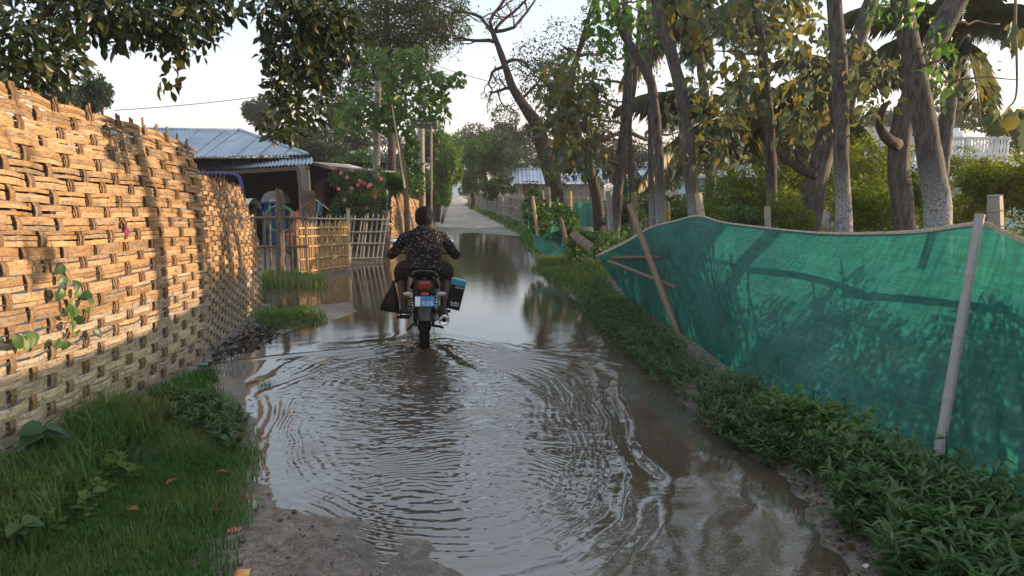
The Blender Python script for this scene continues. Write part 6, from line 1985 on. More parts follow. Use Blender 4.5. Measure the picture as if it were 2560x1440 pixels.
# tall feathery tree, broad-leaved tree, poles
ft = [(tuple(W(a, b_, Y)), (r * 1.2, r, r * 0.75), n) for a, b_, Y, r, n in [(880, 40, 25, 1.1, 1500), (960, 60, 25, 1.2, 2000), (1040, 60, 25, 1.1, 1700), (1090, 20, 25, 1.0, 1300), (920, 130, 25, 1.0, 1500), (1000, 160, 25, 1.1, 1700), (860, 200, 25, 0.9, 1100), (940, 220, 25, 0.9, 1200), (1000, -40, 25, 1.4, 1500), (1120, 70, 25, 0.7, 500), (820, 260, 25, 0.6, 500), (1060, 110, 25, 0.8, 800)]]
tree('feathery_tree', 'tall feathery-leaved tree rising above the middle of the yard', [(*W(985, 640, 25)[:2], 0.0), W(980, 400, 25), W(975, 200, 25), W(968, 80, 25), W(966, -60, 25)], [0.17, 0.14, 0.12, 0.10, 0.07], [(c_, r_2, int(k_ * 1.9)) for c_, r_2, k_ in ft], 0.15, LEAF['fine'], M['bark_dark'], 301, shell=0.25, wr=0.3)
bt, bp, br = tree('broad_leaved_tree', 'young tree with layered bright heart-shaped leaves beside the lane', [(*W(1020, 620, 18.5)[:2], 0.0), W(1012, 440, 18.5), W(990, 330, 18.5), W(975, 240, 18.5), W(985, 170, 18.5), W(990, 120, 18.5)], [0.075, 0.065, 0.055, 0.045, 0.035, 0.02], [], 0.1, None, M['bark_brown'], 311, limbs=False)
layers = [(850, 1010, 225, 300, 34), (880, 1060, 120, 190, 34), (960, 1110, 190, 260, 26), (1050, 1160, 175, 215, 15), (1040, 1120, 225, 300, 22), (840, 940, 260, 330, 17), (930, 1000, 280, 330, 12), (1000, 1060, 120, 180, 10)]
twiggy(bt, bp, [W((a + b) / 2 + 25, (c + d) / 2, 18.3) for a, b, c, d, n in layers] + [W(1160, 190, 18.2), W(840, 250, 18.2), W(880, 320, 18.2)], 0.022, M['bark_brown'], 312)
big_leaves(bt, [(a, b, c, d, 17.6, 19.0, n) for a, b, c, d, n in layers], BL['heart'], LEAF['broad'], 0.26, 313, 0.45)
rgn = np.random.default_rng(314)
Pb = np.array([tuple(W(rgn.uniform(a, b), rgn.uniform(c, d), rgn.uniform(17.8, 19.2))) for a, b, c, d, n in layers for _ in range(n * 6)])
Db = unit(rgn.normal(size=Pb.shape) * 0.7 + np.array([0, 0, -0.5]))
leaves_obj('crown', LEAF['broad'], bt, [leaf_arrays(Pb, Db, unit(rgn.normal(size=Pb.shape) * 0.6 + np.array([0, -.3, 1.0])), rgn.uniform(0.12, 0.24, len(Pb)), 0.62, rgn.random(len(Pb)), 'hi', 0.2)])

pp = W(946, 640, 19.2)
tag(MB().tube([(pp.x, 19.2, -0.1), (pp.x, 19.2, 2.0), W(946, 170, 19.2)], [0.105, 0.098, 0.085], 14).build('concrete_pole', M['concrete'], None, True), 'plain grey pole rising behind the flowering bush', 'pole')
pp = W(1058, 640, 23)
tag(MB().tube([(pp.x, 23, -0.1), (pp.x, 23, 2.5), W(1053, 215, 23)], [0.115, 0.105, 0.09], 14).build('concrete_pole', M['concrete'], None, True), 'grey concrete pole beside the solar lamp', 'pole')
sl = thing('solar_lamp', 'street lamp on a thin pole with a solar panel seen from behind', 'lamp', (W(1078, 640, 22.4).x, 22.4, 0.0))
b0 = W(1078, 600, 22.4); b0.z = -0.1
MB().tube([b0, W(1078, 245, 22.4)], 0.036, 10).build('pole', M['concrete'], sl, True)
MB().prism([W(1026, 296, 22.2), W(1092, 296, 22.2), W(1093, 324, 22.5), W(1026, 320, 22.5)], (0, 0.05, 0.02)).build('solar_panel', surf('panel_back', (0.17, 0.15, 0.14), (0.25, 0.23, 0.21), 5, 0.6), sl)
for y in (299, 308):
    MB().tube([W(1040, y, 22.12), W(1080, y, 22.12)], 0.018, 6).build('bracket_rod', M['steel'], sl)
MB().box(W(1087, 310, 22.12), (0.07, 0.05, 0.05)).build('junction_box', M['blackp'], sl)
lo = MB().beam(W(1058, 268, 22.0), W(1066, 288, 22.0), 0.10, 0.05).build('lamp_head', M['blackp'], sl)
MB().beam(W(1060, 272, 21.95), W(1064, 283, 21.95), 0.06, 0.02).build('lamp_lens', M['lens'], lo)
lone('bamboo_prop', 'thin sunlit bamboo prop slanting up into the broad-leaved tree', 'pole', W(1012, 470, 17.4), W(980, 262, 17.6), 0.022, M['bamboo'], CULM7)
lone('bamboo_prop', 'crooked thin stick standing against the plain grey pole', 'pole', W(944, 470, 18.6), W(927, 280, 18.7), 0.014, M['bamboo_brown'], CULM7)
vine('yellowing creeper hanging from the pole beside the bamboo prop', [(tuple(W(1022, 320, 20)), (0.2, 0.2, 0.35), 160), (tuple(W(1030, 380, 20)), (0.2, 0.2, 0.5), 260), (tuple(W(1040, 450, 20)), (0.3, 0.3, 0.5), 300), (tuple(W(1015, 270, 20)), (0.25, 0.2, 0.3), 140)], 321, 0.12, 'broad', 'hanging_creeper')

# ================================================================== overhanging tree of the near left
ov = thing('overhanging_tree', 'dark glossy-leaved tree whose boughs hang over the lane from the left', 'tree', (-5.3, 3.6, 0.0))
tp_o = spline([(-5.3, 3.6, 0.0), (-5.2, 3.7, 1.6), (-5.0, 3.9, 3.2), (-4.7, 4.2, 4.6)], 16)
MB().tube(tp_o, [0.26 - 0.006 * i for i in range(16)], 14, True, 0.15, 3).build('trunk', M['bark_dark'], ov, True)
OVC = [  # px, py, Y, rx, ry, rz, n, single leaves
    (40, 60, 4.6, 0.30, 0.35, 0.28, 520, 30), (100, 130, 4.7, 0.26, 0.3, 0.24, 480, 30), (140, 30, 4.8, 0.35, 0.4, 0.22, 520, 24), (40, 160, 4.6, 0.24, 0.3, 0.16, 380, 20),
    (240, 20, 5.0, 0.32, 0.4, 0.16, 520, 24), (330, 40, 5.2, 0.32, 0.4, 0.18, 620, 24), (290, 95, 5.2, 0.16, 0.2, 0.10, 140, 14), (420, 40, 5.4, 0.32, 0.35, 0.22, 620, 22), (480, 60, 5.4, 0.22, 0.25, 0.20, 360, 16), (520, 10, 5.5, 0.22, 0.3, 0.12, 240, 10),
    (415, 120, 5.4, 0.14, 0.14, 0.10, 70, 8), (425, 190, 5.4, 0.09, 0.09, 0.11, 22, 10), (485, 130, 5.4, 0.10, 0.10, 0.06, 20, 8), (560, 5, 5.5, 0.15, 0.2, 0.08, 70, 6),
    (690, 20, 5.8, 0.20, 0.3, 0.20, 360, 10), (760, 50, 5.9, 0.30, 0.4, 0.28, 1000, 16), (820, 40, 6.0, 0.26, 0.4, 0.26, 900, 10), (740, 130, 5.9, 0.26, 0.3, 0.24, 900, 16), (720, 200, 5.8, 0.18, 0.22, 0.20, 460, 14), (790, 160, 6.0, 0.20, 0.3, 0.22, 600, 10),
    (700, 300, 5.7, 0.12, 0.14, 0.14, 110, 12), (735, 260, 5.8, 0.15, 0.18, 0.14, 200, 10), (715, 335, 5.7, 0.16, 0.16, 0.07, 90, 14), (665, 120, 5.7, 0.05, 0.06, 0.20, 28, 6), (800, 230, 6.0, 0.10, 0.12, 0.12, 70, 6), (860, 90, 6.1, 0.18, 0.3, 0.25, 420, 6), (795, 290, 6.0, 0.14, 0.1, 0.05, 30, 6)]
rgn = np.random.default_rng(401)
rg = random.Random(402)
arrs = []
for i, (a, b_, Y, rx, ry, rz, n, k) in enumerate(OVC):
    c = W(a, b_, Y)
    P, D = cloud([(tuple(c), (rx, ry, rz), int(n * 0.75))], rgn, 0.25, 0.5, 0.4)
    arrs.append(leaf_arrays(P, D, unit(rgn.normal(size=P.shape) * 0.6 + np.array([0, -.2, 1.0])), rgn.uniform(0.05, 0.095, len(P)), 0.48, np.clip(rgn.random(len(P)) ** 1.5, 0, 1), 'hi', 0.15))
    for q in range(k):
        v = Vector((rg.gauss(0, 1), rg.gauss(-0.5, 1), rg.gauss(-.2, 1))).normalized()
        p = c + Vector((v.x * rx, v.y * ry, v.z * rz)) * rg.uniform(0.75, 1.08)
        put_leaf(BL['mango'], p, (v.x * 0.6 + rg.gauss(0, .5), rg.gauss(0, .5), v.z * 0.4 - 0.35 + rg.gauss(0, .35)), (rg.gauss(0, .6), rg.gauss(-.3, .5), 1), rg.uniform(0.075, 0.125), LEAF['mango'], ov)
leaves_obj('crown', LEAF['mango'], ov, arrs)
# boughs: run above the picture from the trunk, then drop into the leaf masses
def bough(pts, r0, r1, seed):
    s_ = spline(pts, 16)
    MB().tube(s_, [lerp(r0, r1, i / 15) for i in range(16)], 7, True, 0.1, seed).build('bough', M['bark_dark'], ov, True)
T0 = tp_o[-1]
bough([T0, (-4.2, 4.6, 4.2), W(140, 10, 4.8) + Vector((0, 0, .25)), W(60, 90, 4.7)], 0.09, 0.012, 1)
bough([T0, (-4.0, 4.9, 4.4), W(330, -60, 5.2), W(440, 0, 5.4), W(500, 60, 5.4)], 0.10, 0.012, 2)
bough([T0, (-3.8, 5.3, 4.7), (-2.6, 5.7, 4.2), W(760, -50, 5.9), W(750, 100, 5.9), W(720, 220, 5.8)], 0.11, 0.012, 3)
bough([W(440, -10, 5.4), W(425, 80, 5.4), W(440, 150, 5.4), W(445, 190, 5.4), W(432, 225, 5.4)], 0.012, 0.002, 4)
bough([W(500, 20, 5.4), W(525, 70, 5.4), W(522, 100, 5.4), W(485, 130, 5.4)], 0.010, 0.002, 5)
bough([W(720, 150, 5.8), W(700, 230, 5.7), W(712, 300, 5.7), W(715, 350, 5.7)], 0.014, 0.002, 6)
bough([W(780, 130, 6.0), W(800, 220, 6.0), W(805, 290, 6.0)], 0.012, 0.002, 7)
bough([W(690, 0, 5.8), W(668, 60, 5.7), W(662, 130, 5.7), W(668, 190, 5.7)], 0.010, 0.002, 8)

# ================================================================== grass and weeds
def in_poly(x, y, poly):
    return poly_sd(x, y, np.array(poly)) < 0

def scatter(px_poly, n, rg, z=0.05, soft=0.0):
    poly = np.array([[*G(a, b, z)[:2]] for a, b in px_poly])
    lo, hi = poly.min(0), poly.max(0)
    k = int(n * 3) + 50
    x = rg.uniform(lo[0], hi[0], k); y = rg.uniform(lo[1], hi[1], k)
    sd = poly_sd(x, y, poly)
    keep = sd < rg.uniform(-soft, soft * 0.4, k)
    x, y = x[keep][:n], y[keep][:n]
    return x, y

def blades(x, y, h, rg, w=0.004, bend=0.6, tint=(0, 0.8)):
    n = len(x)
    z = height(x, y) - 0.01
    P = np.stack([x, y, z], -1)
    az = rg.uniform(0, 2 * np.pi, n)
    D = np.stack([np.cos(az), np.sin(az), 0 * az], -1)
    S_ = np.stack([-np.sin(az), np.cos(az), 0 * az], -1)
    b = rg.uniform(0.2, 1.0, n)[:, None] * bend
    hh = h[:, None]
    up = np.array([0, 0, 1.0])
    m1 = P + up * hh * 0.6 + D * hh * b * 0.30
    tip = P + up * hh * (1.0 - 0.35 * b) + D * hh * b
    ww = (w * rg.uniform(0.6, 1.4, n))[:, None]
    V = np.stack([P - S_ * ww, P + S_ * ww, m1 - S_ * ww * 0.7, m1 + S_ * ww * 0.7, tip], 1)
    F = (np.arange(n)[:, None, None] * 5 + np.array([(0, 1, 3), (0, 3, 2), (2, 3, 4)])[None]).reshape(-1, 3)
    T = tint[0] + (tint[1] - tint[0]) * np.clip(0.5 * rg.random(n) + 0.5 + 0.8 * fbm(x * 1.5, y * 1.5, 7, 2), 0, 1)
    return V.reshape(-1, 3), F, np.repeat(T, 5)

def grass(name, label, px_poly, n, hmin, hmax, seed, w=0.004, tint=(0, 0.8), soft=0.12, extra=()):
    rg = np.random.default_rng(seed)
    x, y = scatter(px_poly, n, rg, 0.06, soft)
    dens = fbm(x * 2.2, y * 2.2, seed, 3)
    keep = dens > rg.uniform(-0.75, -0.15, len(x))
    x, y = x[keep], y[keep]
    h = rg.uniform(hmin, hmax, len(x)) * (0.75 + 0.9 * np.clip(fbm(x * 1.3, y * 1.3, seed + 1, 2) + 0.3, 0, 1))
    arr = [blades(x, y, h, rg, w, 0.75, tint)] + list(extra)
    o = leaves_obj(name, LEAF['grass'], None, arr)
    return tag(o, label, 'grass')

verge = [(-420, 1440), (-300, 1250), (40, 1215), (180, 1120), (330, 1040), (470, 975), (540, 1000), (600, 1060), (610, 1130), (585, 1200), (590, 1270), (545, 1340), (520, 1440), (510, 1600), (-400, 1600)]
grass('grass', 'short green grass covering the verge below the tall woven panel', verge, 56000, 0.035, 0.11, 501, 0.0030, soft=0.34)
grass('grass', 'taller rank grass close along the foot of the tall woven panel', [(-420, 1420), (-300, 1230), (40, 1212), (200, 1100), (340, 1030), (480, 965), (520, 985), (420, 1060), (300, 1160), (180, 1300), (60, 1440)], 9000, 0.12, 0.24, 502, 0.0045, (0.1, 0.9))
grass('grass', 'bright grass tuft at the feet of the two wooden gate posts', [(640, 712), (650, 695), (720, 690), (790, 692), (820, 703), (790, 712), (700, 714)], 3000, 0.06, 0.34, 503, 0.006, (0.2, 0.9), 0.25)
grass('grass', 'low grass mound on the mud spit below the fine woven mat', [(640, 800), (655, 770), (720, 764), (790, 780), (810, 795), (760, 806), (690, 815)], 2600, 0.025, 0.15, 504, 0.005, (0, 0.9), 0.35)
grass('grass', 'grass and weeds on the bank below the hanging net', [(1330, 672), (1345, 645), (1420, 640), (1500, 655), (1520, 700), (1480, 735), (1420, 720)], 8000, 0.06, 0.16, 505, 0.006, (0.1, 0.9), 0.2)
grass('grass', 'grass strip between the lane and the reed fence', [(1160, 515), (1175, 513), (1240, 535), (1305, 570), (1318, 585), (1290, 584), (1235, 555)], 6000, 0.15, 0.35, 506, 0.014, (0.1, 0.9), 0.2)
grass('grass', 'grass growing at the foot of the open lattice fence', [(1300, 590), (1310, 570), (1420, 570), (1480, 590), (1480, 620), (1330, 640), (1318, 610)], 6000, 0.12, 0.35, 507, 0.010, (0, 0.8), 0.2)
grass('grass', 'sparse tufts in the shallow water near the verge', [(640, 945), (665, 930), (690, 940), (670, 955)], 260, 0.03, 0.08, 508, 0.004, (0, 0.6))
grass('grass', 'grass tufts on the muddy edge below the seam of the woven panels', [(430, 985), (500, 940), (530, 945), (545, 965), (500, 985), (450, 1000)], 1700, 0.05, 0.15, 509, 0.004, (0, 0.7), 0.1)
grass('grass', 'grassy floor of the plantation behind the long net', [(1500, 640), (1560, 560), (2300, 540), (3600, 560), (3600, 900), (2600, 760), (1900, 660), (1640, 640)], 26000, 0.15, 0.45, 510, 0.010, (0, 0.9), 0.3)

def weeds(name, label, px_poly, n, seed, hmin, hmax, leafL, leafm='weed', wr=0.22):
    rg = np.random.default_rng(seed)
    x, y = scatter(px_poly, n, rg, 0.08, 0.18)
    dens = fbm(x * 1.8, y * 1.8, seed, 3)
    keep = dens > rg.uniform(-0.8, -0.1, len(x))
    x, y = x[keep], y[keep]
    n = len(x)
    h = rg.uniform(hmin, hmax, n)
    base = np.stack([x, y, height(x, y) - 0.01], -1)
    az = rg.uniform(0, 2 * np.pi, n)
    lean = np.stack([np.cos(az), np.sin(az), 0 * az], -1) * (h * rg.uniform(0.1, 0.8, n))[:, None]
    lean[:, 0] -= 0.25 * h                           # they sprawl towards the light over the water
    P, D, N, L, T = [], [], [], [], []
    K = 9
    for k in range(K):
        t = (k + 1) / K
        p = base + np.array([0, 0, 1.0]) * (h * t * (1 - 0.15 * t))[:, None] + lean * (t ** 1.6)
        for s in (0, 1):
            a = az + k * 1.57 + s * np.pi + rg.normal(0, 0.35, n)
            el = rg.uniform(-0.1, 0.7, n) + 0.35 * t
            d = np.stack([np.cos(a) * np.cos(el), np.sin(a) * np.cos(el), np.sin(el)], -1)
            P.append(p); D.append(d)
            N.append(unit(np.stack([-np.cos(a) * 0.5, -np.sin(a) * 0.5, np.ones(n)], -1)))
            L.append(leafL * rg.uniform(0.55, 1.25, n) * (0.7 + 0.5 * np.sin(np.pi * t)))
            T.append(np.clip(rg.random(n) * 0.6 + 0.35 * t, 0, 1))
    arr = leaf_arrays(np.concatenate(P), np.concatenate(D), np.concatenate(N), np.concatenate(L), wr, np.concatenate(T), 'hi', 0.14)
    # stems
    st = []
    az2 = az + 1.57
    S_ = np.stack([np.cos(az2), np.sin(az2), 0 * az], -1) * 0.0022
    mid = base + np.array([0, 0, 1.0]) * (h * 0.48)[:, None] + lean * 0.33
    tip = base + np.array([0, 0, 1.0]) * (h * 0.85)[:, None] + lean
    V = np.stack([base - S_, base + S_, mid - S_, mid + S_, tip], 1)
    F = (np.arange(n)[:, None, None] * 5 + np.array([(0, 1, 3), (0, 3, 2), (2, 3, 4)])[None]).reshape(-1, 3)
    o = leaves_obj(name, LEAF[leafm], None, [arr, (V.reshape(-1, 3), F, np.full(n * 5, 0.9))])
    return tag(o, label, 'weeds')

bank_far = [(1440, 735), (1500, 700), (1580, 765), (1680, 845), (1760, 905), (1830, 965), (1770, 1030), (1680, 955), (1610, 900), (1530, 840), (1470, 795)]
weeds('water_weeds', 'dark narrow-leaved weeds crowding the far half of the long net', bank_far, 1100, 521, 0.08, 0.24, 0.055)
bank_mid = [(1830, 955), (1900, 1005), (2030, 1080), (2170, 1155), (2310, 1215), (2260, 1300), (2110, 1230), (1980, 1170), (1880, 1110), (1800, 1060), (1750, 1010)]
weeds('water_weeds', 'leafy green weeds sprawling from the middle of the long net onto the mud', bank_mid, 900, 522, 0.08, 0.26, 0.060)
bank_near = [(2170, 1170), (2310, 1215), (2450, 1280), (2590, 1350), (2900, 1500), (2900, 1750), (2420, 1700), (2260, 1440), (2160, 1330), (2080, 1260)]
weeds('water_weeds', 'lush long-leaved weeds below the grey net pole', bank_near, 620, 523, 0.10, 0.32, 0.098)
weeds('broad_weeds', 'broader leaved seedlings mixed along the net foot', [(1960, 1040), (2060, 1080), (2180, 1150), (2160, 1190), (2060, 1140), (1960, 1080)], 90, 524, 0.12, 0.30, 0.075, 'broad', 0.5)
weeds('verge_weeds', 'mixed leafy weeds at the right tip of the grass verge', [(430, 1010), (520, 1000), (590, 1040), (612, 1085), (580, 1110), (500, 1080), (430, 1060)], 130, 525, 0.06, 0.17, 0.055, 'weed', 0.4)
weeds('verge_weeds', 'pale seedlings dotted through the grass verge', [(0, 1300), (180, 1180), (330, 1130), (330, 1230), (200, 1360), (40, 1440)], 60, 526, 0.08, 0.18, 0.06, 'broad', 0.5)

# single plants by the woven panel
def plant(label, base, h, n, L, seed, me='heart', leafm='weed', name='weed_plant', lean=(0.05, 0, 0)):
    rg = random.Random(seed)
    base = Vector(base)
    root = thing(name, label, 'plant', tuple(base))
    s_ = spline([base - Vector((0, 0, .02)), base + Vector((0, 0, h * 0.5)) + Vector(lean) * 0.4, base + Vector((0, 0, h)) + Vector(lean)], 10)
    MB().tube(s_, [0.006 - 0.0004 * i for i in range(10)], 6).build('stem', LEAF['weed'], root, True)
    for i in range(n):
        t = rg.uniform(0.25, 1)
        p = s_[int(t * 9)]
        a = i * 2.4 + rg.uniform(-.4, .4)
        put_leaf(BL[me], p, (math.cos(a), math.sin(a), rg.uniform(-.35, .3)), (rg.gauss(0, .2) + 0.2, rg.gauss(-0.2, .2), 1), L * rg.uniform(0.6, 1.2), LEAF[leafm], root)
    return root
plant('upright broad-leaved weed growing against the foot of the tall woven panel', G(85, 1180, 0.10), 0.30, 16, 0.13, 1, lean=(0.10, 0, 0))
plant('dark tall weed with narrow leaves before the long net', G(2040, 1085, 0.1), 0.34, 18, 0.08, 2, 'lance', lean=(-0.05, 0, 0))
plant('second dark tall weed with narrow leaves before the long net', G(2090, 1105, 0.1), 0.32, 16, 0.08, 3, 'lance')
plant('tall weed stem in front of the grey net pole', G(2365, 1240, 0.1), 0.36, 14, 0.09, 4, 'lance', lean=(-0.03, 0, 0))
plant('reddish stemmed weed leaning away from the grey net pole', G(2440, 1330, 0.1), 0.42, 16, 0.09, 5, 'lance', lean=(0.08, 0, 0))
plant('pale green seedling in the near corner of the grass verge', G(40, 1400, 0.1), 0.22, 10, 0.09, 6)
plant('pale seedling in the middle of the grass verge', G(215, 1290, 0.1), 0.16, 9, 0.07, 7)
# vine climbing the woven panel
wv = thing('wall_vine', 'small leafy vine climbing out through the weave of the tall panel', 'vine', tuple(W(150, 900, 4.45)))
rg = random.Random(61)
vpts = [(135, 690), (125, 720), (150, 745), (165, 770), (150, 800), (160, 830), (140, 850), (180, 790), (195, 745), (205, 825), (130, 660), (170, 720), (185, 770), (150, 760), (145, 780), (120, 845), (205, 735), (160, 700)]
def on_panel(px, py, off=0.05):
    best = None
    for Y in np.arange(3.2, 7.0, 0.02):
        p = W(px, py, Y)
        s = (p.y - pA0[1]) / (pA1[1] - pA0[1]) * LA
        q = SA(np.array([s]), np.array([min(1, max(0, (p.z - 0.05) / 2.25))]))[0]
        if best is None or abs(q[0] - p.x) < best[0]:
            best = (abs(q[0] - p.x), p)
    return best[1] + Vector((off, 0, 0))
for a, b_ in vpts:
    p = on_panel(a, b_, 0.07)
    put_leaf(BL['heart'], p, (rg.uniform(-.3, .5), rg.gauss(0, .6), rg.uniform(-1, .1)), (1, rg.gauss(-.3, .3), rg.uniform(0, .6)), rg.uniform(0.055, 0.09), LEAF['broad' if rg.random() < .4 else 'weed'], wv)
MB().tube(spline([on_panel(a, b_, 0.04) for a, b_ in [(140, 660), (140, 740), (165, 790), (150, 850), (190, 860)]], 16), 0.004, 5).build('stem', M['bark_brown'], wv, True)
wv2 = thing('wall_vine', 'pair of fresh leaves poking through the tall panel near its foot', 'vine', tuple(on_panel(30, 840)))
for a, b_ in [(0, 845), (28, 838), (48, 828)]:
    put_leaf(BL['heart'], on_panel(a, b_, 0.06), (0.3, rg.gauss(0, .4), -.6), (1, -.3, .3), 0.10, LEAF['broad'], wv2)

# dry creeper on the lower mat
dv = thing('dead_creeper', 'withered brown creeper caught on the top of the finely woven mat', 'vine', tuple(W(530, 460, 8.2)))
for i in range(26):
    p = W(rg.uniform(500, 560), rg.uniform(432, 480), rg.uniform(7.6, 8.5))
    put_leaf(BL['lance'], p, (rg.gauss(0, .5), rg.gauss(0, .5), -1), (1, 0, .3), rg.uniform(.08, .16), LEAF['dry'], dv)
for i in range(6):
    stick('dry_stalk', W(505 + i * 10, 470, 7.7 + i * .12), W(508 + i * 11, 425 + 4 * (i % 3), 7.7 + i * .12), 0.006, M['bark_brown'], dv)
# dark post behind the tall panel
tag(MB().box(W(428, 350, 6.55) + Vector((-0.12, 0, -0.15)), (0.13, 0.10, 0.42)).build('wooden_post', M['wood'], None), 'dark flat-topped wooden post peeping over the end of the tall woven panel', 'post')

# ================================================================== litter, clods, wires
M['rag'] = surf('purple_rag', (0.10, 0.012, 0.04), (0.18, 0.03, 0.07), 20, 0.9)
def rag(label, px, py, L, seed):
    p = on_panel(px, py, 0.045)
    m = MB().grid([[p + Vector((0.012 * math.sin(j * 1.3 + k), (k - 1.5) * 0.012 * (1 + 0.4 * math.sin(j)), -L * j / 6)) for k in range(4)] for j in range(7)])
    tag(m.build('rag', M['rag'], None, True), label, 'rag')
rag('purple rag knotted through the weave high on the tall panel', 300, 555, 0.13, 1)
rag('purple scrap of cloth low on the tall panel above the grass', 303, 990, 0.06, 2)
def flat_litter(name, label, p, poly, mat, cat, rz=0.0):
    m = MB().prism([Vector((x, y, 0.002 * math.sin(9 * x))) for x, y in poly], (0, 0, 0.003))
    o = m.build(name, mat, None)
    o.location = (p.x, p.y, max(hz(p.x, p.y), 0.0) + 0.006)
    o.rotation_euler = (0.06, 0.09, rz)
    tag(o, label, cat)
flat_litter('wrapper', 'crumpled red wrapper on the wet sand by the verge', G(585, 1325, 0.04), [(-.03, -.02), (.02, -.025), (.035, .01), (0, .025), (-.03, .015)], surf('red_foil', (0.35, 0.10, 0.07), (0.5, 0.2, 0.15), 30, 0.4), 'litter', 0.4)
flat_litter('snack_packet', 'yellow and red snack packet on the wet sand', G(606, 1436, 0.04), [(-.03, -.03), (.03, -.03), (.032, .03), (-.03, .028)], surf('printed_foil', (0.55, 0.5, 0.12), (0.5, 0.08, 0.06), 28, 0.35), 'litter', 0.2)
flat_litter('plastic_scrap', 'turquoise plastic scrap at the seam of the woven panels', G(508, 902, 0.05), [(-.05, -.02), (.03, -.03), (.05, .01), (0, .03), (-.04, .02)], plain('turquoise_plastic', (0.05, 0.36, 0.30), 0.4), 'litter', 0.2)
flat_litter('paper_scrap', 'white paper scrap on the mud near the lush weeds', G(2165, 1410, 0.03), [(-.02, -.01), (.02, -.015), (.025, .01), (-.01, .012)], M['white'], 'litter', 0.7)
p = G(1822, 1078, 0.01)
tag(MB().tube(spline([p + Vector((-0.09, -0.01, 0)), p + Vector((0, 0.005, 0.004)), p + Vector((0.07, 0.01, 0.012)), p + Vector((0.10, 0.012, 0.028))], 10), [0.006, 0.007, 0.008, 0.009, 0.010, 0.011, 0.012, 0.013, 0.012, 0.008], 7, True, 0.2, 3).build('driftwood', M['bark_dark'], None, True), 'dark stick floating in the shallows before the long net', 'stick')
rg = random.Random(77)
CL = MB(); ball(CL, (0, 0, 0), (1, 0.8, 0.55), 9, 6)
cv = np.array(CL.v); cv *= (1 + 0.5 * fbm(cv[:, 0] * 3, cv[:, 1] * 3 + cv[:, 2] * 2, 4, 2))[:, None]
CLOD = fast_mesh('mud_clod', cv, CL.f, False)
M['clod'] = surf('wet_clod', (0.03, 0.025, 0.02), (0.07, 0.056, 0.045), 30, 0.5)
for a, b_ in [(735, 1275), (722, 1290), (670, 1230), (700, 1300), (760, 1340), (640, 1270), (690, 1380), (830, 1420), (655, 1190), (780, 1310), (900, 1390), (610, 1360), (720, 1400), (840, 1350), (600, 1420), (630, 1330)]:
    q = G(a, b_, 0.02)
    s_ = rg.uniform(0.006, 0.020)
    o = inst('mud_clod', CLOD, Matrix.Translation((q.x, q.y, hz(q.x, q.y) + s_ * 0.3)) @ Matrix.Rotation(rg.uniform(0, 6), 4, 'Z') @ Matrix.Diagonal((s_ * 1.3, s_, s_, 1)), M['clod'], None)
    tag(o, 'small dark mud clod lying on the wet sand at the near edge of the pond', 'clod', 'mud clods on the wet sand')
for i in range(22):
    a, b_ = rg.choice([(rg.uniform(200, 600), rg.uniform(1080, 1300)), (rg.uniform(1950, 2250), rg.uniform(1250, 1430)), (rg.uniform(520, 700), rg.uniform(840, 900))])
    q = G(a, b_, 0.08)
    z = hz(q.x, q.y)
    if z < 0.005:
        continue
    o = put_leaf(BL['mango'], (q.x, q.y, z + 0.02 + (0.06 if a < 600 and b_ > 1000 else 0)), (rg.gauss(0, 1), rg.gauss(0, 1), 0.05), (rg.gauss(0, .3), rg.gauss(0, .3), 1), rg.uniform(.05, .08), LEAF['dry'], None, 'fallen_leaf')
    tag(o, 'dry brown fallen leaf lying on grass or mud at the pond side', 'leaf', 'fallen leaves')
def debris(name, label, px_poly, n, seed, lo, hi, mat, cat, wr=0.6):
    rgd = np.random.default_rng(seed)
    x, y = scatter(px_poly, n, rgd, 0.03, 0.15)
    z = height(x, y)
    k = z > -0.002
    x, y, z = x[k], y[k], z[k]
    m_ = len(x)
    a_ = rgd.uniform(0, 6.28, m_)
    D_ = np.stack([np.cos(a_), np.sin(a_), rgd.normal(0, 0.25, m_)], -1)
    N_ = unit(rgd.normal(size=(m_, 3)) * 0.5 + np.array([0, 0, 1.0]))
    o_ = leaves_obj(name, mat, None, [leaf_arrays(np.stack([x, y, z + 0.004], -1), D_, N_, rgd.uniform(lo, hi, m_), wr, rgd.random(m_), 'hi', -0.2)])
    tag(o_, label, cat)
LEAF['mulch'] = leafmat('rotting_leaf', [(0.012, 0.009, 0.007), (0.03, 0.02, 0.013), (0.06, 0.042, 0.028)], 0.6, 0.1, 0.3)
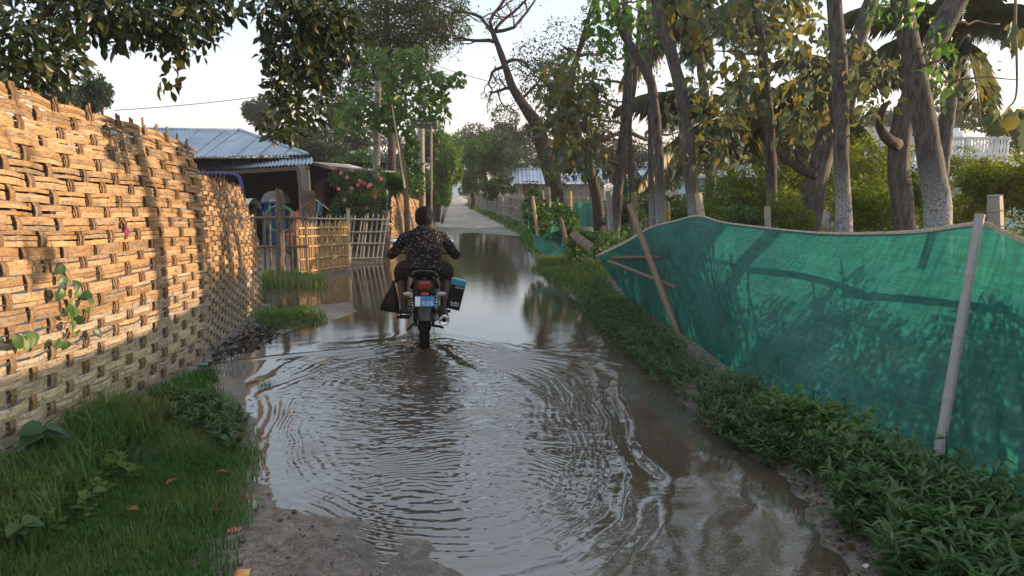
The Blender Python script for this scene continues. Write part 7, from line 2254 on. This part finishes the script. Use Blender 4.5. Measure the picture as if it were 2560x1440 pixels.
debris('leaf_litter', 'dark rotting leaf litter on the mud under the finely woven mat', [(500, 935), (520, 880), (590, 840), (650, 800), (720, 805), (690, 850), (640, 880), (560, 900)], 1100, 601, 0.015, 0.06, LEAF['mulch'], 'litter')
debris('leaf_litter', 'sodden plant scraps along the shore below the lush weeds', [(1960, 1180), (2060, 1210), (2200, 1330), (2300, 1440), (2100, 1440), (2000, 1320)], 220, 602, 0.008, 0.03, LEAF['mulch'], 'litter')
debris('grit', 'fine dark grit and crumbs strewn over the wet sand', [(560, 1440), (590, 1300), (620, 1200), (640, 1160), (700, 1260), (900, 1310), (1040, 1330), (1200, 1440), (1200, 1560), (540, 1560)], 1100, 603, 0.003, 0.009, LEAF['mulch'], 'grit', 0.9)
debris('straw', 'scattered dry straw bits at the foot of the tall woven panel', [(0, 1260), (60, 1215), (300, 1060), (480, 960), (500, 975), (330, 1090), (100, 1260)], 260, 604, 0.02, 0.07, LEAF['dry'], 'straw', 0.15)
wire_m = plain('black_cable', (0.02, 0.02, 0.022), 0.5)
def wire(label, a, b_, sag, r=0.008):
    a, b_ = Vector(a), Vector(b_)
    tag(MB().tube([a.lerp(b_, t) - Vector((0, 0, sag * 4 * t * (1 - t))) for t in np.linspace(0, 1, 14)], r, 5).build('cable', wire_m, None, True), label, 'cable')
wire('thin power cable crossing the sky above the tall woven panel', W(285, 276, 16), W(946, 190, 19.2), 0.12)
wire('thin power cable running from the broad-leaved tree to the crooked tree', W(1053, 150, 23), W(1270, 215, 19.6), 0.05)

# ================================================================== evening haze
hzb = MB().box((0, 205, 9.0), (530, 442, 21.0))
hob = hzb.build('haze', None, None, False, 'stuff')
hm = bpy.data.materials.new('haze_air')
hm.use_nodes = True
ht = hm.node_tree
ht.nodes.remove(ht.nodes['Principled BSDF'])
pv = ht.nodes.new('ShaderNodeVolumePrincipled')
pv.inputs['Color'].default_value = (0.93, 0.92, 0.92, 1)
pv.inputs['Density'].default_value = 0.0009
pv.inputs['Anisotropy'].default_value = 0.0
ht.links.new(pv.outputs[0], ht.nodes['Material Output'].inputs['Volume'])
hob.data.materials.append(hm)
hob['label'] = 'thin pale evening haze filling the air over the lane'
hob['category'] = 'haze'
